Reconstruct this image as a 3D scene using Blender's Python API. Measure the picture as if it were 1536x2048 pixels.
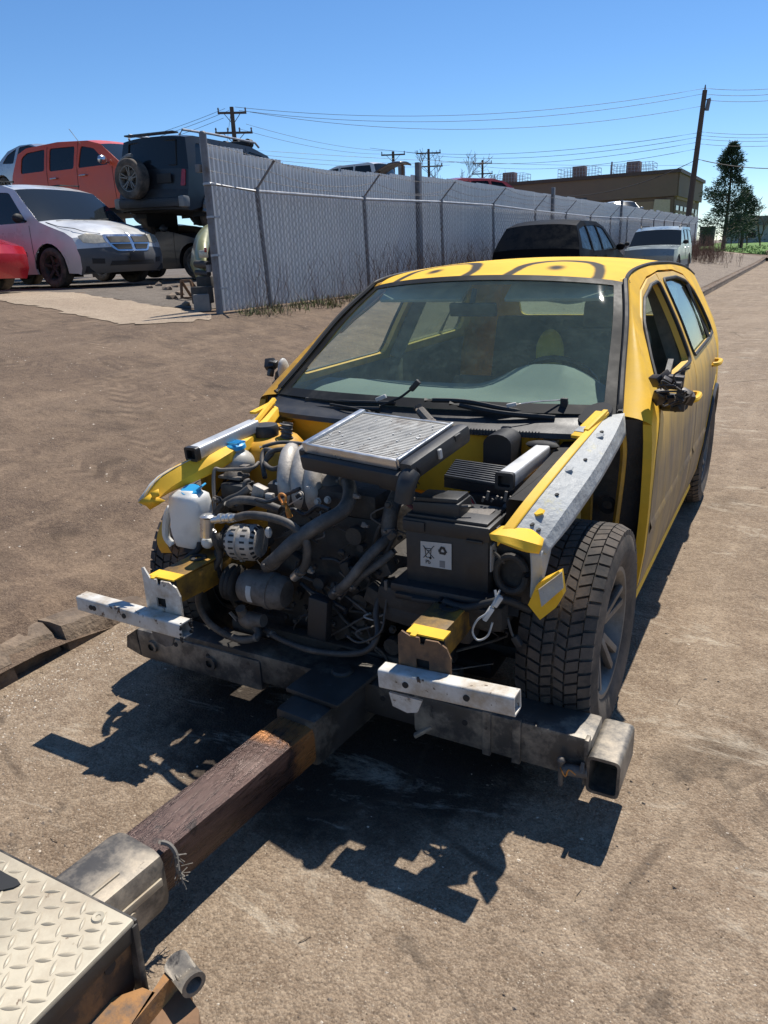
import bpy, bmesh, math, random
from mathutils import Vector, Matrix
from mathutils.geometry import delaunay_2d_cdt
random.seed(7)
R = math.radians
scene = bpy.context.scene
COL = scene.collection
for o in list(bpy.data.objects): bpy.data.objects.remove(o)

# ------------------------------------------------------------------ camera, sky, sun, exposure
CAM = Vector((1.256, -2.2545, 1.517)); FPX = 1500.0
_p, _r, _y = R(19.07), R(-2.317), R(-28.99)
_f = Vector((math.sin(_y)*math.cos(_p), math.cos(_y)*math.cos(_p), -math.sin(_p)))
_rt = Vector((math.cos(_y), -math.sin(_y), 0)); _up = _rt.cross(_f)
CR = _rt*math.cos(_r)+_up*math.sin(_r); CU = -_rt*math.sin(_r)+_up*math.cos(_r); CF = _f
cd = bpy.data.cameras.new('camera'); cam = bpy.data.objects.new('camera', cd); COL.objects.link(cam)
cam.matrix_world = Matrix(((CR.x,CU.x,-CF.x,CAM.x),(CR.y,CU.y,-CF.y,CAM.y),(CR.z,CU.z,-CF.z,CAM.z),(0,0,0,1)))
cd.sensor_fit = 'VERTICAL'; cd.sensor_height = 36; cd.sensor_width = 27; cd.lens = 36*FPX/2048
cd.clip_start = .02; cd.clip_end = 3000
scene.camera = cam
SUN = Vector((.04, .60, 1.0)).normalized()
SUN_EL = math.asin(SUN.z); SUN_AZ = math.atan2(SUN.x, SUN.y)
world = bpy.data.worlds.new('World'); scene.world = world; world.use_nodes = True
wn = world.node_tree; bg = wn.nodes['Background']
sky = wn.nodes.new('ShaderNodeTexSky'); sky.sky_type = 'NISHITA'; sky.sun_disc = False
sky.sun_elevation = SUN_EL; sky.sun_rotation = SUN_AZ
sky.altitude = 2000; sky.air_density = 1.0; sky.dust_density = 0.; sky.ozone_density = 5.0
hsv = wn.nodes.new('ShaderNodeHueSaturation'); hsv.inputs['Saturation'].default_value = 1.13
wn.links.new(sky.outputs[0], hsv.inputs['Color']); wn.links.new(hsv.outputs[0], bg.inputs[0]); bg.inputs[1].default_value = .112
sd = bpy.data.lights.new('sun', 'SUN'); sun = bpy.data.objects.new('sun', sd); COL.objects.link(sun)
sd.energy = 5.0; sd.angle = R(.53); sd.color = (1, .95, .87)
sun.rotation_euler = SUN.to_track_quat('Z', 'Y').to_euler()
vs = scene.view_settings
vs.view_transform = 'Standard'; vs.look = 'None'; vs.exposure = 0.32; vs.gamma = 1.0; vs.use_curve_mapping = False
scene.cycles.max_bounces = 8; scene.cycles.transparent_max_bounces = 16

# ------------------------------------------------------------------ helpers
def pt(px, py, pl, val):
    """point of the place seen at photo position (px,py) on the plane x|y|z = val (metres)"""
    d = CF + CR*((px-768)/FPX) - CU*((py-1024)/FPX)
    i = 'xyz'.index(pl); return CAM + d*((val-CAM[i])/d[i])
def lerp(a, b, t): return a+(b-a)*t
def interp(x, xs, ys):
    if x <= xs[0]: return ys[0]
    for i in range(1, len(xs)):
        if x <= xs[i]:
            return ys[i-1]+(ys[i]-ys[i-1])*(x-xs[i-1])/(xs[i]-xs[i-1])
    return ys[-1]
def crom(pts, n=6, closed=False):
    P = [Vector(p) for p in pts]; out = []; N = len(P)
    if N < 3 and not closed: return P
    rng = range(N) if closed else range(N-1)
    for i in rng:
        if closed: p0, p1, p2, p3 = P[i-1], P[i], P[(i+1) % N], P[(i+2) % N]
        else: p1, p2 = P[i], P[i+1]; p0 = P[i-1] if i else p1*2-p2; p3 = P[i+2] if i+2 < N else p2*2-p1
        for k in range(n):
            t = k/n
            out.append(.5*((2*p1)+(p2-p0)*t+(2*p0-5*p1+4*p2-p3)*t*t+(3*p1-p0-3*p2+p3)*t**3))
    if not closed: out.append(P[-1])
    return out
def fillet(poly, r, n=4):
    out = []; N = len(poly)
    for i in range(N):
        a, b, c = Vector(poly[i-1]), Vector(poly[i]), Vector(poly[(i+1) % N])
        u, w = (a-b), (c-b); lu, lw = u.length, w.length
        if lu < 1e-6 or lw < 1e-6: continue
        ang = u.angle(w, 0)
        if ang > R(165): out.append(b.to_tuple()); continue
        d = min(r, lu*.45, lw*.45); p, q = b+u/lu*d, b+w/lw*d
        for k in range(n+1):
            t = k/n; out.append(((p*(1-t)**2)+(b*2*t*(1-t))+(q*t*t)).to_tuple())
    return out
def inpoly(x, y, poly):
    c = False; j = len(poly)-1
    for i in range(len(poly)):
        xi, yi = poly[i][0], poly[i][1]; xj, yj = poly[j][0], poly[j][1]
        if (yi > y) != (yj > y) and x < (xj-xi)*(y-yi)/(yj-yi)+xi: c = not c
        j = i
    return c
def circ(cx, cy, r, n=16, a0=0, a1=None):
    if a1 is None: return [(cx+r*math.cos(2*math.pi*k/n), cy+r*math.sin(2*math.pi*k/n)) for k in range(n)]
    return [(cx+r*math.cos(lerp(a0, a1, k/n)), cy+r*math.sin(lerp(a0, a1, k/n))) for k in range(n+1)]
def frame_of(d):
    d = d.normalized(); a = Vector((0, 0, 1)) if abs(d.z) < .9 else Vector((1, 0, 0))
    u = d.cross(a).normalized(); return u, u.cross(d).normalized()
def basis(x, y, z, o=(0, 0, 0)):
    x, y, z, o = Vector(x), Vector(y), Vector(z), Vector(o)
    return Matrix(((x.x,y.x,z.x,o.x),(x.y,y.y,z.y,o.y),(x.z,y.z,z.z,o.z),(0,0,0,1)))
class MB:
    def __init__(s): s.v = []; s.f = []; s.m = []; s.T = None
    def add(s, vs, fs, mi=0):
        b = len(s.v)
        for p in vs:
            p = Vector(p); s.v.append((s.T @ p) if s.T else p)
        for f in fs: s.f.append([b+i for i in f]); s.m.append(mi)
        return s
    def box(s, c, d, rot=None, bev=0., mi=0):
        c = Vector(c); hx, hy, hz = d[0]/2, d[1]/2, d[2]/2
        M = rot if rot is not None else Matrix.Identity(3)
        if isinstance(M, (int, float)): M = Matrix.Rotation(M, 3, 'Z')
        if bev <= 0:
            vs = [c+M@Vector((x*hx, y*hy, z*hz)) for x in (-1,1) for y in (-1,1) for z in (-1,1)]
            return s.add(vs, [(0,1,3,2),(4,6,7,5),(0,4,5,1),(2,3,7,6),(0,2,6,4),(1,5,7,3)], mi)
        bm = bmesh.new(); bmesh.ops.create_cube(bm, size=1)
        for v in bm.verts: v.co = Vector((v.co.x*d[0], v.co.y*d[1], v.co.z*d[2]))
        bmesh.ops.bevel(bm, geom=bm.edges[:], offset=min(bev, min(d)*.45), segments=2, affect='EDGES', profile=.6)
        bm.verts.index_update()
        s.add([c+M@v.co for v in bm.verts], [[v.index for v in f.verts] for f in bm.faces], mi); bm.free(); return s
    def bar(s, a, b, w, h, bev=0., mi=0, up=None):
        a, b = Vector(a), Vector(b); d = b-a; z = d.normalized()
        up = Vector(up) if up is not None else (Vector((0,0,1)) if abs(z.z) < .95 else Vector((0,1,0)))
        x = z.cross(up).normalized(); y = x.cross(z).normalized()      # x: across, y: up-ish
        M = Matrix(((x.x, z.x, y.x), (x.y, z.y, y.y), (x.z, z.z, y.z)))
        return s.box((a+b)/2, (w, d.length, h), M, bev, mi)
    def cyl(s, a, b, r0, r1=None, n=16, caps=True, mi=0):
        a, b = Vector(a), Vector(b); r1 = r0 if r1 is None else r1; u, w = frame_of(b-a); vs = []
        for p, r in ((a, r0), (b, r1)):
            for k in range(n):
                t = 2*math.pi*k/n; vs.append(p+u*(r*math.cos(t))+w*(r*math.sin(t)))
        fs = [(k, (k+1) % n, n+(k+1) % n, n+k) for k in range(n)]
        if caps: fs += [tuple(range(n-1, -1, -1)), tuple(range(n, 2*n))]
        return s.add(vs, fs, mi)
    def tube(s, pts, r, n=8, caps=True, mi=0, sm=0):
        P = crom(pts, sm) if sm else [Vector(p) for p in pts]
        rs = r if isinstance(r, (list, tuple)) else [r]*len(P)
        if len(rs) != len(P): rs = [lerp(rs[0], rs[-1], i/(len(P)-1)) for i in range(len(P))]
        vs = []; u = None
        for i, p in enumerate(P):
            d = (P[min(i+1, len(P)-1)]-P[max(i-1, 0)])
            if d.length < 1e-9: d = Vector((0,0,1))
            d.normalize()
            if u is None: u, w = frame_of(d)
            else:
                u = (u-d*u.dot(d)); u = u.normalized() if u.length > 1e-6 else frame_of(d)[0]; w = d.cross(u)
            for k in range(n):
                t = 2*math.pi*k/n; vs.append(p+u*(rs[i]*math.cos(t))+w*(rs[i]*math.sin(t)))
        fs = [(i*n+k, i*n+(k+1) % n, (i+1)*n+(k+1) % n, (i+1)*n+k) for i in range(len(P)-1) for k in range(n)]
        if caps: fs += [tuple(range(n-1, -1, -1)), tuple(range(len(vs)-n, len(vs)))]
        return s.add(vs, fs, mi)
    def lathe(s, prof, o, axis, n=32, mi=0):
        """prof: (radius, along-axis) pairs"""
        o = Vector(o); axis = Vector(axis).normalized(); u, w = frame_of(axis); vs = []; m = len(prof)
        for k in range(n):
            t = 2*math.pi*k/n; e = u*math.cos(t)+w*math.sin(t)
            for r, h in prof: vs.append(o+e*r+axis*h)
        fs = [(k*m+i, ((k+1) % n)*m+i, ((k+1) % n)*m+i+1, k*m+i+1) for k in range(n) for i in range(m-1)]
        return s.add(vs, fs, mi)
    def prism(s, poly, M, h, mi=0):
        """polygon in the local xy plane of matrix M, extruded along local z by h (centred)"""
        n = len(poly); vs = [M@Vector((x, y, -h/2)) for x, y in poly]+[M@Vector((x, y, h/2)) for x, y in poly]
        return s.add(vs, [tuple(range(n-1, -1, -1)), tuple(range(n, 2*n))]+[(k, (k+1) % n, n+(k+1) % n, n+k) for k in range(n)], mi)
    def grid(s, nu, nv, fn, mi=0):
        vs = [fn(i/nu, j/nv) for j in range(nv+1) for i in range(nu+1)]; w = nu+1
        return s.add(vs, [(j*w+i, j*w+i+1, (j+1)*w+i+1, (j+1)*w+i) for j in range(nv) for i in range(nu)], mi)
    def ball(s, c, r, n=12, m=8, mi=0, sc=(1,1,1)):
        c = Vector(c); sc = Vector(sc)
        def fn(u, v):
            a, b = 2*math.pi*u, math.pi*(v-.5)
            return c+Vector((r*sc.x*math.cos(a)*math.cos(b), r*sc.y*math.sin(a)*math.cos(b), r*sc.z*math.sin(b)))
        return s.grid(n, m, fn, mi)
    def build(s, name, mat, parent=None, smooth=True, ang=38, fixn=True):
        me = bpy.data.meshes.new(name); me.from_pydata([tuple(p) for p in s.v], [], s.f)
        mats = mat if isinstance(mat, (list, tuple)) else [mat]
        for m in mats: me.materials.append(m)
        if len(mats) > 1: me.polygons.foreach_set('material_index', s.m)
        if fixn:
            bm = bmesh.new(); bm.from_mesh(me); bmesh.ops.remove_doubles(bm, verts=bm.verts, dist=1e-5)
            bmesh.ops.recalc_face_normals(bm, faces=bm.faces); bm.to_mesh(me); bm.free()
        if smooth:
            me.polygons.foreach_set('use_smooth', [True]*len(me.polygons)); me.set_sharp_from_angle(angle=R(ang))
        me.update(); return link(name, me, parent)
def split_build(mb, name, mat, parent=None, **kw):
    par = list(range(len(mb.v)))
    def fd(i):
        while par[i] != i: par[i] = par[par[i]]; i = par[i]
        return i
    for f in mb.f:
        for k in f[1:]: par[fd(k)] = fd(f[0])
    comp = {}
    for f in mb.f: comp.setdefault(fd(f[0]), []).append(f)
    out = []
    for fs in comp.values():
        ids = sorted({i for f in fs for i in f}); mp = {i: k for k, i in enumerate(ids)}; m2 = MB(); m2.add([mb.v[i] for i in ids], [[mp[i] for i in f] for f in fs]); out.append(m2.build(name, mat, parent, **kw))
    return out
def link(name, data, parent=None):
    o = bpy.data.objects.new(name, data); COL.objects.link(o)
    if parent is not None: o.parent = parent
    return o
def tag(o, label=None, cat=None, group=None, kind=None):
    if label: o['label'] = label
    if cat: o['category'] = cat
    if group: o['group'] = group
    if kind: o['kind'] = kind
    return o
def thing(name, label, cat, loc=(0,0,0), rz=0., group=None, rot=None):
    o = bpy.data.objects.new(name, None); COL.objects.link(o); o.location = loc
    o.rotation_euler = rot if rot else (0, 0, rz); o.empty_display_size = .2
    return tag(o, label, cat, group)
def dens(poly, step, closed=True):
    out = []; N = len(poly)
    for i in range(N if closed else N-1):
        a, b = poly[i], poly[(i+1) % N]; L = math.hypot(b[0]-a[0], b[1]-a[1]); n = max(1, int(math.ceil(L/step)))
        for k in range(n): out.append((lerp(a[0], b[0], k/n), lerp(a[1], b[1], k/n)))
    return out
def panel(name, outer, holes, fn, mat, parent, step=.07, th=.02, back=None):
    """sheet bounded by a 2-D outline with holes, bent onto the surface fn(u,v); back(u,v) gives the offset direction"""
    loops = [dens(outer, step)]+[dens(h, step) for h in holes]
    pts = []; ed = []
    for L in loops:
        b = len(pts); pts += L; ed += [(b+i, b+(i+1) % len(L)) for i in range(len(L))]
    bnd = list(pts); us = [p[0] for p in loops[0]]; vs_ = [p[1] for p in loops[0]]
    u = min(us)+step*.5
    while u < max(us):
        v = min(vs_)+step*.5
        while v < max(vs_):
            if inpoly(u, v, loops[0]) and not any(inpoly(u, v, h) for h in loops[1:]) and min((u-q[0])**2+(v-q[1])**2 for q in bnd) > (step*.45)**2: pts.append((u, v))
            v += step
        u += step
    V, E, F, _, _, _ = delaunay_2d_cdt([Vector(p) for p in pts], ed, [], 0, 1e-6)
    faces = []
    for f in F:
        cx = sum(V[i].x for i in f)/3; cy = sum(V[i].y for i in f)/3
        if inpoly(cx, cy, loops[0]) and not any(inpoly(cx, cy, h) for h in loops[1:]): faces.append(f)
    A = [Vector(fn(p.x, p.y)) for p in V]
    off = Vector(back) if back is not None else Vector((0,0,-1))
    mb = MB(); mb.add(A, faces)
    if th > 0:
        B = [a+off*th for a in A]; mb.add(B, [tuple(reversed(f)) for f in faces])
        cnt = {}
        for f in faces:
            for k in range(3):
                e = (f[k], f[(k+1) % 3]); key = (min(e), max(e)); cnt[key] = None if key in cnt else e
        for e in cnt.values():
            if e: mb.add([A[e[0]], A[e[1]], B[e[1]], B[e[0]]], [(0, 1, 2, 3)])
    o = mb.build(name, mat, parent, ang=50, fixn=False)
    bm = bmesh.new(); bm.from_mesh(o.data); bmesh.ops.recalc_face_normals(bm, faces=bm.faces); bm.to_mesh(o.data); bm.free()
    return o

# ------------------------------------------------------------------ materials
class NT:
    def __init__(s, name):
        s.mat = bpy.data.materials.new(name); s.mat.use_nodes = True; s.t = s.mat.node_tree
        s.bsdf = s.t.nodes['Principled BSDF']; s.out = s.t.nodes['Material Output']; s._tc = None
    def n(s, typ, **kw):
        x = s.t.nodes.new(typ)
        for k, v in kw.items(): setattr(x, k, v)
        return x
    def l(s, a, b): s.t.links.new(a, b)
    def tc(s, which='Object'):
        if s._tc is None: s._tc = s.n('ShaderNodeTexCoord')
        return s._tc.outputs[which]
    def noise(s, scale, detail=4, rough=.6, co=None, dist=0.):
        x = s.n('ShaderNodeTexNoise'); x.inputs['Scale'].default_value = scale; x.inputs['Detail'].default_value = detail
        x.inputs['Roughness'].default_value = rough; x.inputs['Distortion'].default_value = dist
        s.l(co if co is not None else s.tc(), x.inputs['Vector']); return x.outputs['Fac']
    def vor(s, scale, co=None, feature='F1', out='Distance', rnd=1.):
        x = s.n('ShaderNodeTexVoronoi', feature=feature); x.inputs['Scale'].default_value = scale; x.inputs['Randomness'].default_value = rnd
        s.l(co if co is not None else s.tc(), x.inputs['Vector']); return x.outputs[out]
    def rng(s, v, a, b, c=0., d=1., smooth=False):
        x = s.n('ShaderNodeMapRange'); x.interpolation_type = 'SMOOTHSTEP' if smooth else 'LINEAR'
        for i, q in enumerate((a, b, c, d)): x.inputs[i+1].default_value = q
        s.l(v, x.inputs[0]); return x.outputs[0]
    def mix(s, fac, a, b, blend='MIX'):
        x = s.n('ShaderNodeMix', data_type='RGBA', blend_type=blend)
        for sock, v in ((x.inputs[0], fac), (x.inputs[6], a), (x.inputs[7], b)):
            if hasattr(v, 'is_output') or hasattr(v, 'node'): s.l(v, sock)
            elif isinstance(v, (int, float)): sock.default_value = v
            else: sock.default_value = (*v[:3], 1)
        return x.outputs[2]
    def math(s, op, a, b=None, clamp=False):
        x = s.n('ShaderNodeMath', operation=op, use_clamp=clamp)
        for i, v in enumerate((a, b)):
            if v is None: continue
            if isinstance(v, (int, float)): x.inputs[i].default_value = v
            else: s.l(v, x.inputs[i])
        return x.outputs[0]
    def mapping(s, scale=(1,1,1), rot=(0,0,0), loc=(0,0,0), co=None):
        x = s.n('ShaderNodeMapping'); x.inputs['Scale'].default_value = scale; x.inputs['Rotation'].default_value = rot; x.inputs['Location'].default_value = loc
        s.l(co if co is not None else s.tc(), x.inputs['Vector']); return x.outputs[0]
    def xyz(s, co=None):
        x = s.n('ShaderNodeSeparateXYZ'); s.l(co if co is not None else s.tc(), x.inputs[0]); return x.outputs
    def bump(s, h, strength=.3, dist=.01, normal=None):
        x = s.n('ShaderNodeBump'); x.inputs['Strength'].default_value = strength; x.inputs['Distance'].default_value = dist
        s.l(h, x.inputs['Height'])
        if normal is not None: s.l(normal, x.inputs['Normal'])
        s.l(x.outputs[0], s.bsdf.inputs['Normal']); return x.outputs[0]
    def col(s, v):
        if hasattr(v, 'node'): s.l(v, s.bsdf.inputs['Base Color'])
        else: s.bsdf.inputs['Base Color'].default_value = (*v, 1)
    def setv(s, k, v):
        if hasattr(v, 'node'): s.l(v, s.bsdf.inputs[k])
        else: s.bsdf.inputs[k].default_value = v
def pbr(name, c, rough=.5, metal=0., var=.2, vs=6., dirt=None, da=(.5, .7), ds=4., bump=.15, bs=60., bd=.003, spec=.5, coat=0., rvar=.12, chip=None, ca=(.62, .66), cs=12.):
    m = NT(name); a = m.noise(vs, 5, .65)
    col = m.mix(m.rng(a, .3, .7), tuple(x*(1-var) for x in c), tuple(min(1, x*(1+var)) for x in c))
    rg = m.rng(a, .3, .7, max(.02, rough-rvar), min(1, rough+rvar))
    if dirt:
        d = m.rng(m.noise(ds, 7, .7), *da); col = m.mix(d, col, dirt)
    if chip:
        k = m.rng(m.noise(cs, 6, .65, dist=.3), *ca); col = m.mix(k, col, chip)
    m.col(col); m.setv('Roughness', rg); m.setv('Metallic', metal); m.setv('Specular IOR Level', spec)
    if coat: m.setv('Coat Weight', coat); m.setv('Coat Roughness', .12)
    if bump: m.bump(m.noise(bs, 4, .6), bump, bd)
    return m.mat
def glassy(name, tint=(.6, .72, .66), dust=.1, dustcol=(.5, .52, .48), rough=.03):
    m = NT(name); m.t.nodes.remove(m.bsdf)
    tr = m.n('ShaderNodeBsdfTransparent'); tr.inputs[0].default_value = (*tint, 1)
    gl = m.n('ShaderNodeBsdfGlossy'); gl.inputs['Roughness'].default_value = rough
    lw = m.n('ShaderNodeLayerWeight'); lw.inputs[0].default_value = .5; fres = m.math('ADD', m.math('MULTIPLY', m.math('POWER', lw.outputs['Facing'], 5.), .9), .045)
    mx = m.n('ShaderNodeMixShader'); m.l(fres, mx.inputs[0]); m.l(tr.outputs[0], mx.inputs[1]); m.l(gl.outputs[0], mx.inputs[2])
    df = m.n('ShaderNodeBsdfDiffuse'); df.inputs[0].default_value = (*dustcol, 1)
    tl = m.n('ShaderNodeBsdfTranslucent'); tl.inputs[0].default_value = (*dustcol, 1)
    ad = m.n('ShaderNodeMixShader'); ad.inputs[0].default_value = .5; m.l(df.outputs[0], ad.inputs[1]); m.l(tl.outputs[0], ad.inputs[2])
    big = m.rng(m.noise(5, 6, .7), .3, .75, dust*.45, dust*1.1); sp = m.rng(m.noise(420, 2, .5), .62, .75, 0, dust*2.5)
    st = m.rng(m.noise(14, 6, .7, dist=1.2), .5, .8, 0, dust*.6)
    fac = m.math('ADD', m.math('ADD', big, sp), st, True)
    m2 = m.n('ShaderNodeMixShader'); m.l(fac, m2.inputs[0]); m.l(mx.outputs[0], m2.inputs[1]); m.l(ad.outputs[0], m2.inputs[2])
    m.l(m2.outputs[0], m.out.inputs[0]); return m.mat
# ------------------------------------------------------------------ terrain
KX = -1.25
def hsh(x, y): 
    return math.sin(x*1.7+y*.9)*.5+math.sin(x*.6-y*1.9+2)*.3+math.sin(x*3.3+y*2.7+1)*.2
def sstep(a, b, x):
    t = max(0., min(1., (x-a)/(b-a))); return t*t*(3-2*t)
def kerb_h(y):
    return .115*(1-sstep(-.7, .1, y))+.012*sstep(-.7, .1, y)*(1-sstep(9, 10.5, y))+.13*sstep(9, 10.5, y)
def gz(x, y):
    if x >= KX: return 0.
    k = kerb_h(y); t = min(1., (KX-x)/4.1)
    z = lerp(k, .85, t**.95)
    if x < -5.35: z += .29*sstep(0, 3.8, -5.35-x)
    if y < .3 and x > KX-.26: z -= .05*(1-sstep(.17, .26, KX-x))*(1-sstep(-.2, .3, y))
    fade = min(1., (KX-x)/1.0)
    z += .016*hsh(x, y)*fade + .007*hsh(x*3.1, y*2.7)*fade
    if y > 45: z = lerp(z, .55, sstep(45, 75, y))
    return z
def ground_hit(px, py):
    d = CF + CR*((px-768)/FPX) - CU*((py-1024)/FPX); t = .5
    while t < 150:
        q = CAM+d*t
        if q.z <= gz(q.x, q.y): 
            return Vector((q.x, q.y, gz(q.x, q.y)))
        t += .02 if t < 25 else .2
    return CAM+d*150
def axis_steps(a, b, fine0, fine1, f, c):
    out = [a]
    while out[-1] < b:
        v = out[-1]; dd = 0 if fine0 <= v <= fine1 else min(abs(v-fine0), abs(v-fine1))
        out.append(min(b, v+f+dd*c))
    return out

def dirt_mat(name, base, dark, light, speck, scale=1., oil=.0, speckamt=.5, bumps=.45, stain_shade=False, tracks=False, cell=1.):
    m = NT(name)
    n1 = m.noise(.9*scale, 6, .62); n2 = m.noise(7*scale, 6, .7); n3 = m.noise(60, 4, .7)
    st = m.noise(1., 6, .65, co=m.mapping((5, .9, 1), (0, 0, R(50))))
    c = m.mix(m.rng(n1, .32, .68), dark, base)
    c = m.mix(m.rng(m.noise(.55, 5, .6, dist=.5), .5, .72, 0, .55), c, light); c = m.mix(m.rng(n2, .45, .75, 0, .8), c, light)
    c = m.mix(m.rng(st, .50, .68, 0, .6), c, light)
    c = m.mix(m.rng(m.noise(2.3, 7, .72, co=m.mapping((1, 2.2, 1), (0, 0, R(-25)))), .5, .66, 0, .6), c, dark)
    c = m.mix(m.rng(m.noise(.35, 5, .6), .52, .7, 0, .55), c, dark)
    c = m.mix(m.rng(n3, .4, .6, 0, .8), c, m.mix(.6, c, dark)); c = m.mix(m.rng(m.noise(140, 4, .75), .5, .64, 0, .7), c, m.mix(.7, c, light))
    f1 = m.rng(m.noise(230, 3, .6), .56, .7, 0, .8); c = m.mix(m.math('MULTIPLY', f1, m.rng(n2, .3, .6)), c, light)
    for sc_, am in ((125, .42*cell), (46, .30*cell), (330, .45*cell)):
        r_ = m.xyz(co=m.vor(sc_, out='Color'))[0]; c = m.mix(m.rng(r_, .0, .35, am, 0), c, tuple(x*.55 for x in dark)); c = m.mix(m.rng(r_, .72, 1., 0, am*.8), c, light)
    v = m.vor(95, feature='F1'); sp = m.math('MULTIPLY', m.rng(v, .16, .24, 1, 0), m.rng(m.noise(9, 3, .6), .45, .62, 0, speckamt))
    c = m.mix(sp, c, speck)
    v2 = m.vor(38); c = m.mix(m.rng(v2, .07, .1, .75, 0), c, tuple(x*.25 for x in dark))
    if oil:
        o = m.rng(m.noise(1.3, 4, .55, dist=.6), .62, .72, 0, oil); c = m.mix(o, c, tuple(x*.35 for x in dark))
    X_, Y_, Z_ = m.xyz(); hx_ = None
    if stain_shade:
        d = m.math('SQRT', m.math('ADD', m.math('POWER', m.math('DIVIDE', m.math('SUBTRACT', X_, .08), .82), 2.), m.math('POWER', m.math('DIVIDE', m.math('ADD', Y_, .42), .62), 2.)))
        d = m.math('ADD', d, m.math('MULTIPLY', m.math('SUBTRACT', m.noise(3.5, 6, .7), .5), .9)); c = m.mix(m.rng(d, .6, 1.0, .92, 0, True), c, (.022, .017, .014))  # oil stain that also paints the car's ground shadow darker
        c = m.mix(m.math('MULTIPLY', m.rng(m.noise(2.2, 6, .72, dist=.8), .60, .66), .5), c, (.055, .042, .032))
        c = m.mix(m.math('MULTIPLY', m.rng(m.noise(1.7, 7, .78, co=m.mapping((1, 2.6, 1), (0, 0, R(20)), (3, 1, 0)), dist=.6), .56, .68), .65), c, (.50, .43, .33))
    if tracks:
        hx_ = 0.
        for k, (sl_, off, w_, fq) in enumerate(((.75, 1.9, .13, 46.), (.75, .45, .13, 46.), (-.35, -3.6, .12, 52.), (1.3, 4.9, .14, 44.), (-.15, -1.2, .12, 50.))):
            L_ = math.hypot(1, sl_); a_ = m.math('DIVIDE', m.math('ADD', m.math('ADD', Y_, m.math('MULTIPLY', X_, sl_)), off), L_); b_ = m.math('DIVIDE', m.math('SUBTRACT', X_, m.math('MULTIPLY', Y_, sl_)), L_)
            a_ = m.math('ADD', a_, m.math('MULTIPLY', m.math('SUBTRACT', m.noise(.5, 2, .5), .5), .8))
            band = m.math('MULTIPLY', m.rng(m.math('ABSOLUTE', a_), w_*.8, w_, 1, 0), m.rng(m.noise(2.1+.1*k, 5, .65), .42, .62))
            wv = m.rng(m.math('SINE', m.math('ADD', m.math('MULTIPLY', b_, fq), m.math('MULTIPLY', m.math('ABSOLUTE', a_), 40.))), -.3, .5)
            q_ = m.math('MULTIPLY', band, wv); c = m.mix(m.math('MULTIPLY', q_, .34), c, light); c = m.mix(m.math('MULTIPLY', m.math('SUBTRACT', band, q_), .3), c, dark); hx_ = m.math('ADD', q_, hx_)
    if stain_shade:
        ck = m.vor(.55, co=m.mix(.12, m.tc(), m.n('ShaderNodeTexNoise').outputs[1]), feature='DISTANCE_TO_EDGE'); ckm = m.math('MULTIPLY', m.rng(ck, .0025, .007, 1, 0), m.rng(m.noise(.8, 4, .6), .5, .6)); c = m.mix(m.math('MULTIPLY', ckm, .7), c, (.07, .05, .035))
    m.col(c); m.setv('Roughness', m.rng(n2, .3, .7, .82, .97)); m.setv('Specular IOR Level', .25)
    if hx_ is not None: n2 = m.math('ADD', n2, m.math('MULTIPLY', hx_, .25))
    h = m.math('ADD', m.math('MULTIPLY', n3, .5), m.math('ADD', m.math('MULTIPLY', n2, .9), m.math('MULTIPLY', sp, .5)))
    h = m.math('ADD', h, m.math('MULTIPLY', m.vor(125), -.5)); h = m.math('ADD', h, m.math('MULTIPLY', m.vor(46), -.35))
    m.bump(h, bumps*1.3, .012)
    return m.mat
M_ROAD = dirt_mat('road_dust', (.265, .19, .125), (.15, .104, .068), (.42, .33, .235), (.64, .55, .43), 1.0, oil=.45, speckamt=.5, stain_shade=True, cell=.8)
M_APRON = dirt_mat('oily_dirt', (.145, .098, .067), (.058, .038, .027), (.30, .215, .145), (.45, .36, .26), .8, oil=.6, speckamt=.4, tracks=True, cell=.55)
M_YARD = dirt_mat('yard_gravel', (.16, .135, .11), (.07, .058, .05), (.26, .22, .18), (.4, .36, .3), 1.5, oil=.5)
M_SLAB = dirt_mat('driveway_concrete', (.40, .31, .22), (.23, .17, .12), (.48, .39, .29), (.6, .52, .42), .7, speckamt=.15, bumps=.2)
M_VERGE = dirt_mat('verge_dirt', (.25, .195, .15), (.15, .115, .09), (.34, .28, .21), (.45, .4, .32), 1.5)

xs = sorted(set([round(-a, 4) for a in axis_steps(-KX, 90, 1.25, 5.8, .13, .045)]))
ys = axis_steps(-9, 120, -1.5, 9, .14, .045)
def strip_mesh(name, xs, ys, fn, mat, kind='structure'):
    mb = MB(); w = len(xs)
    mb.add([(x, y, fn(x, y)) for y in ys for x in xs], [(j*w+i, j*w+i+1, (j+1)*w+i+1, (j+1)*w+i) for j in range(len(ys)-1) for i in range(w-1)])
    o = mb.build(name, mat, fixn=False); tag(o, kind=kind); return o
fy = lambda x, y: gz(min(x, KX-1e-4), y)
strip_mesh('apron', xs, ys, fy, M_APRON)
mb = MB(); mb.add([(-900, -300, -.25), (900, -300, -.25), (900, 1400, -.25), (-900, 1400, -.25)], [(0,1,2,3)])
tag(mb.build('ground', M_VERGE), kind='structure')
def road_z(x, y): return .004*hsh(x*1.3, y*1.1)
strip_mesh('road', axis_steps(KX-.06, 40, -1.3, 2.5, .18, .1), axis_steps(-9, 56, -2, 5, .18, .06), road_z, M_ROAD)
# verge between kerb and fence beyond the driveway
def gsheet(name, poly, dz, mat, step=.25):
    o = panel(name, poly, [], lambda x, y: (x, y, gz(x, y)+dz), mat, None, step, 0); return tag(o, kind='structure')
gsheet('verge', [(-1.45, 10.2), (-1.45, 56), (-5.2, 56), (-5.2, 13), (-4.2, 11), (-3, 10.3)], .012, M_VERGE, .5)
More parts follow.
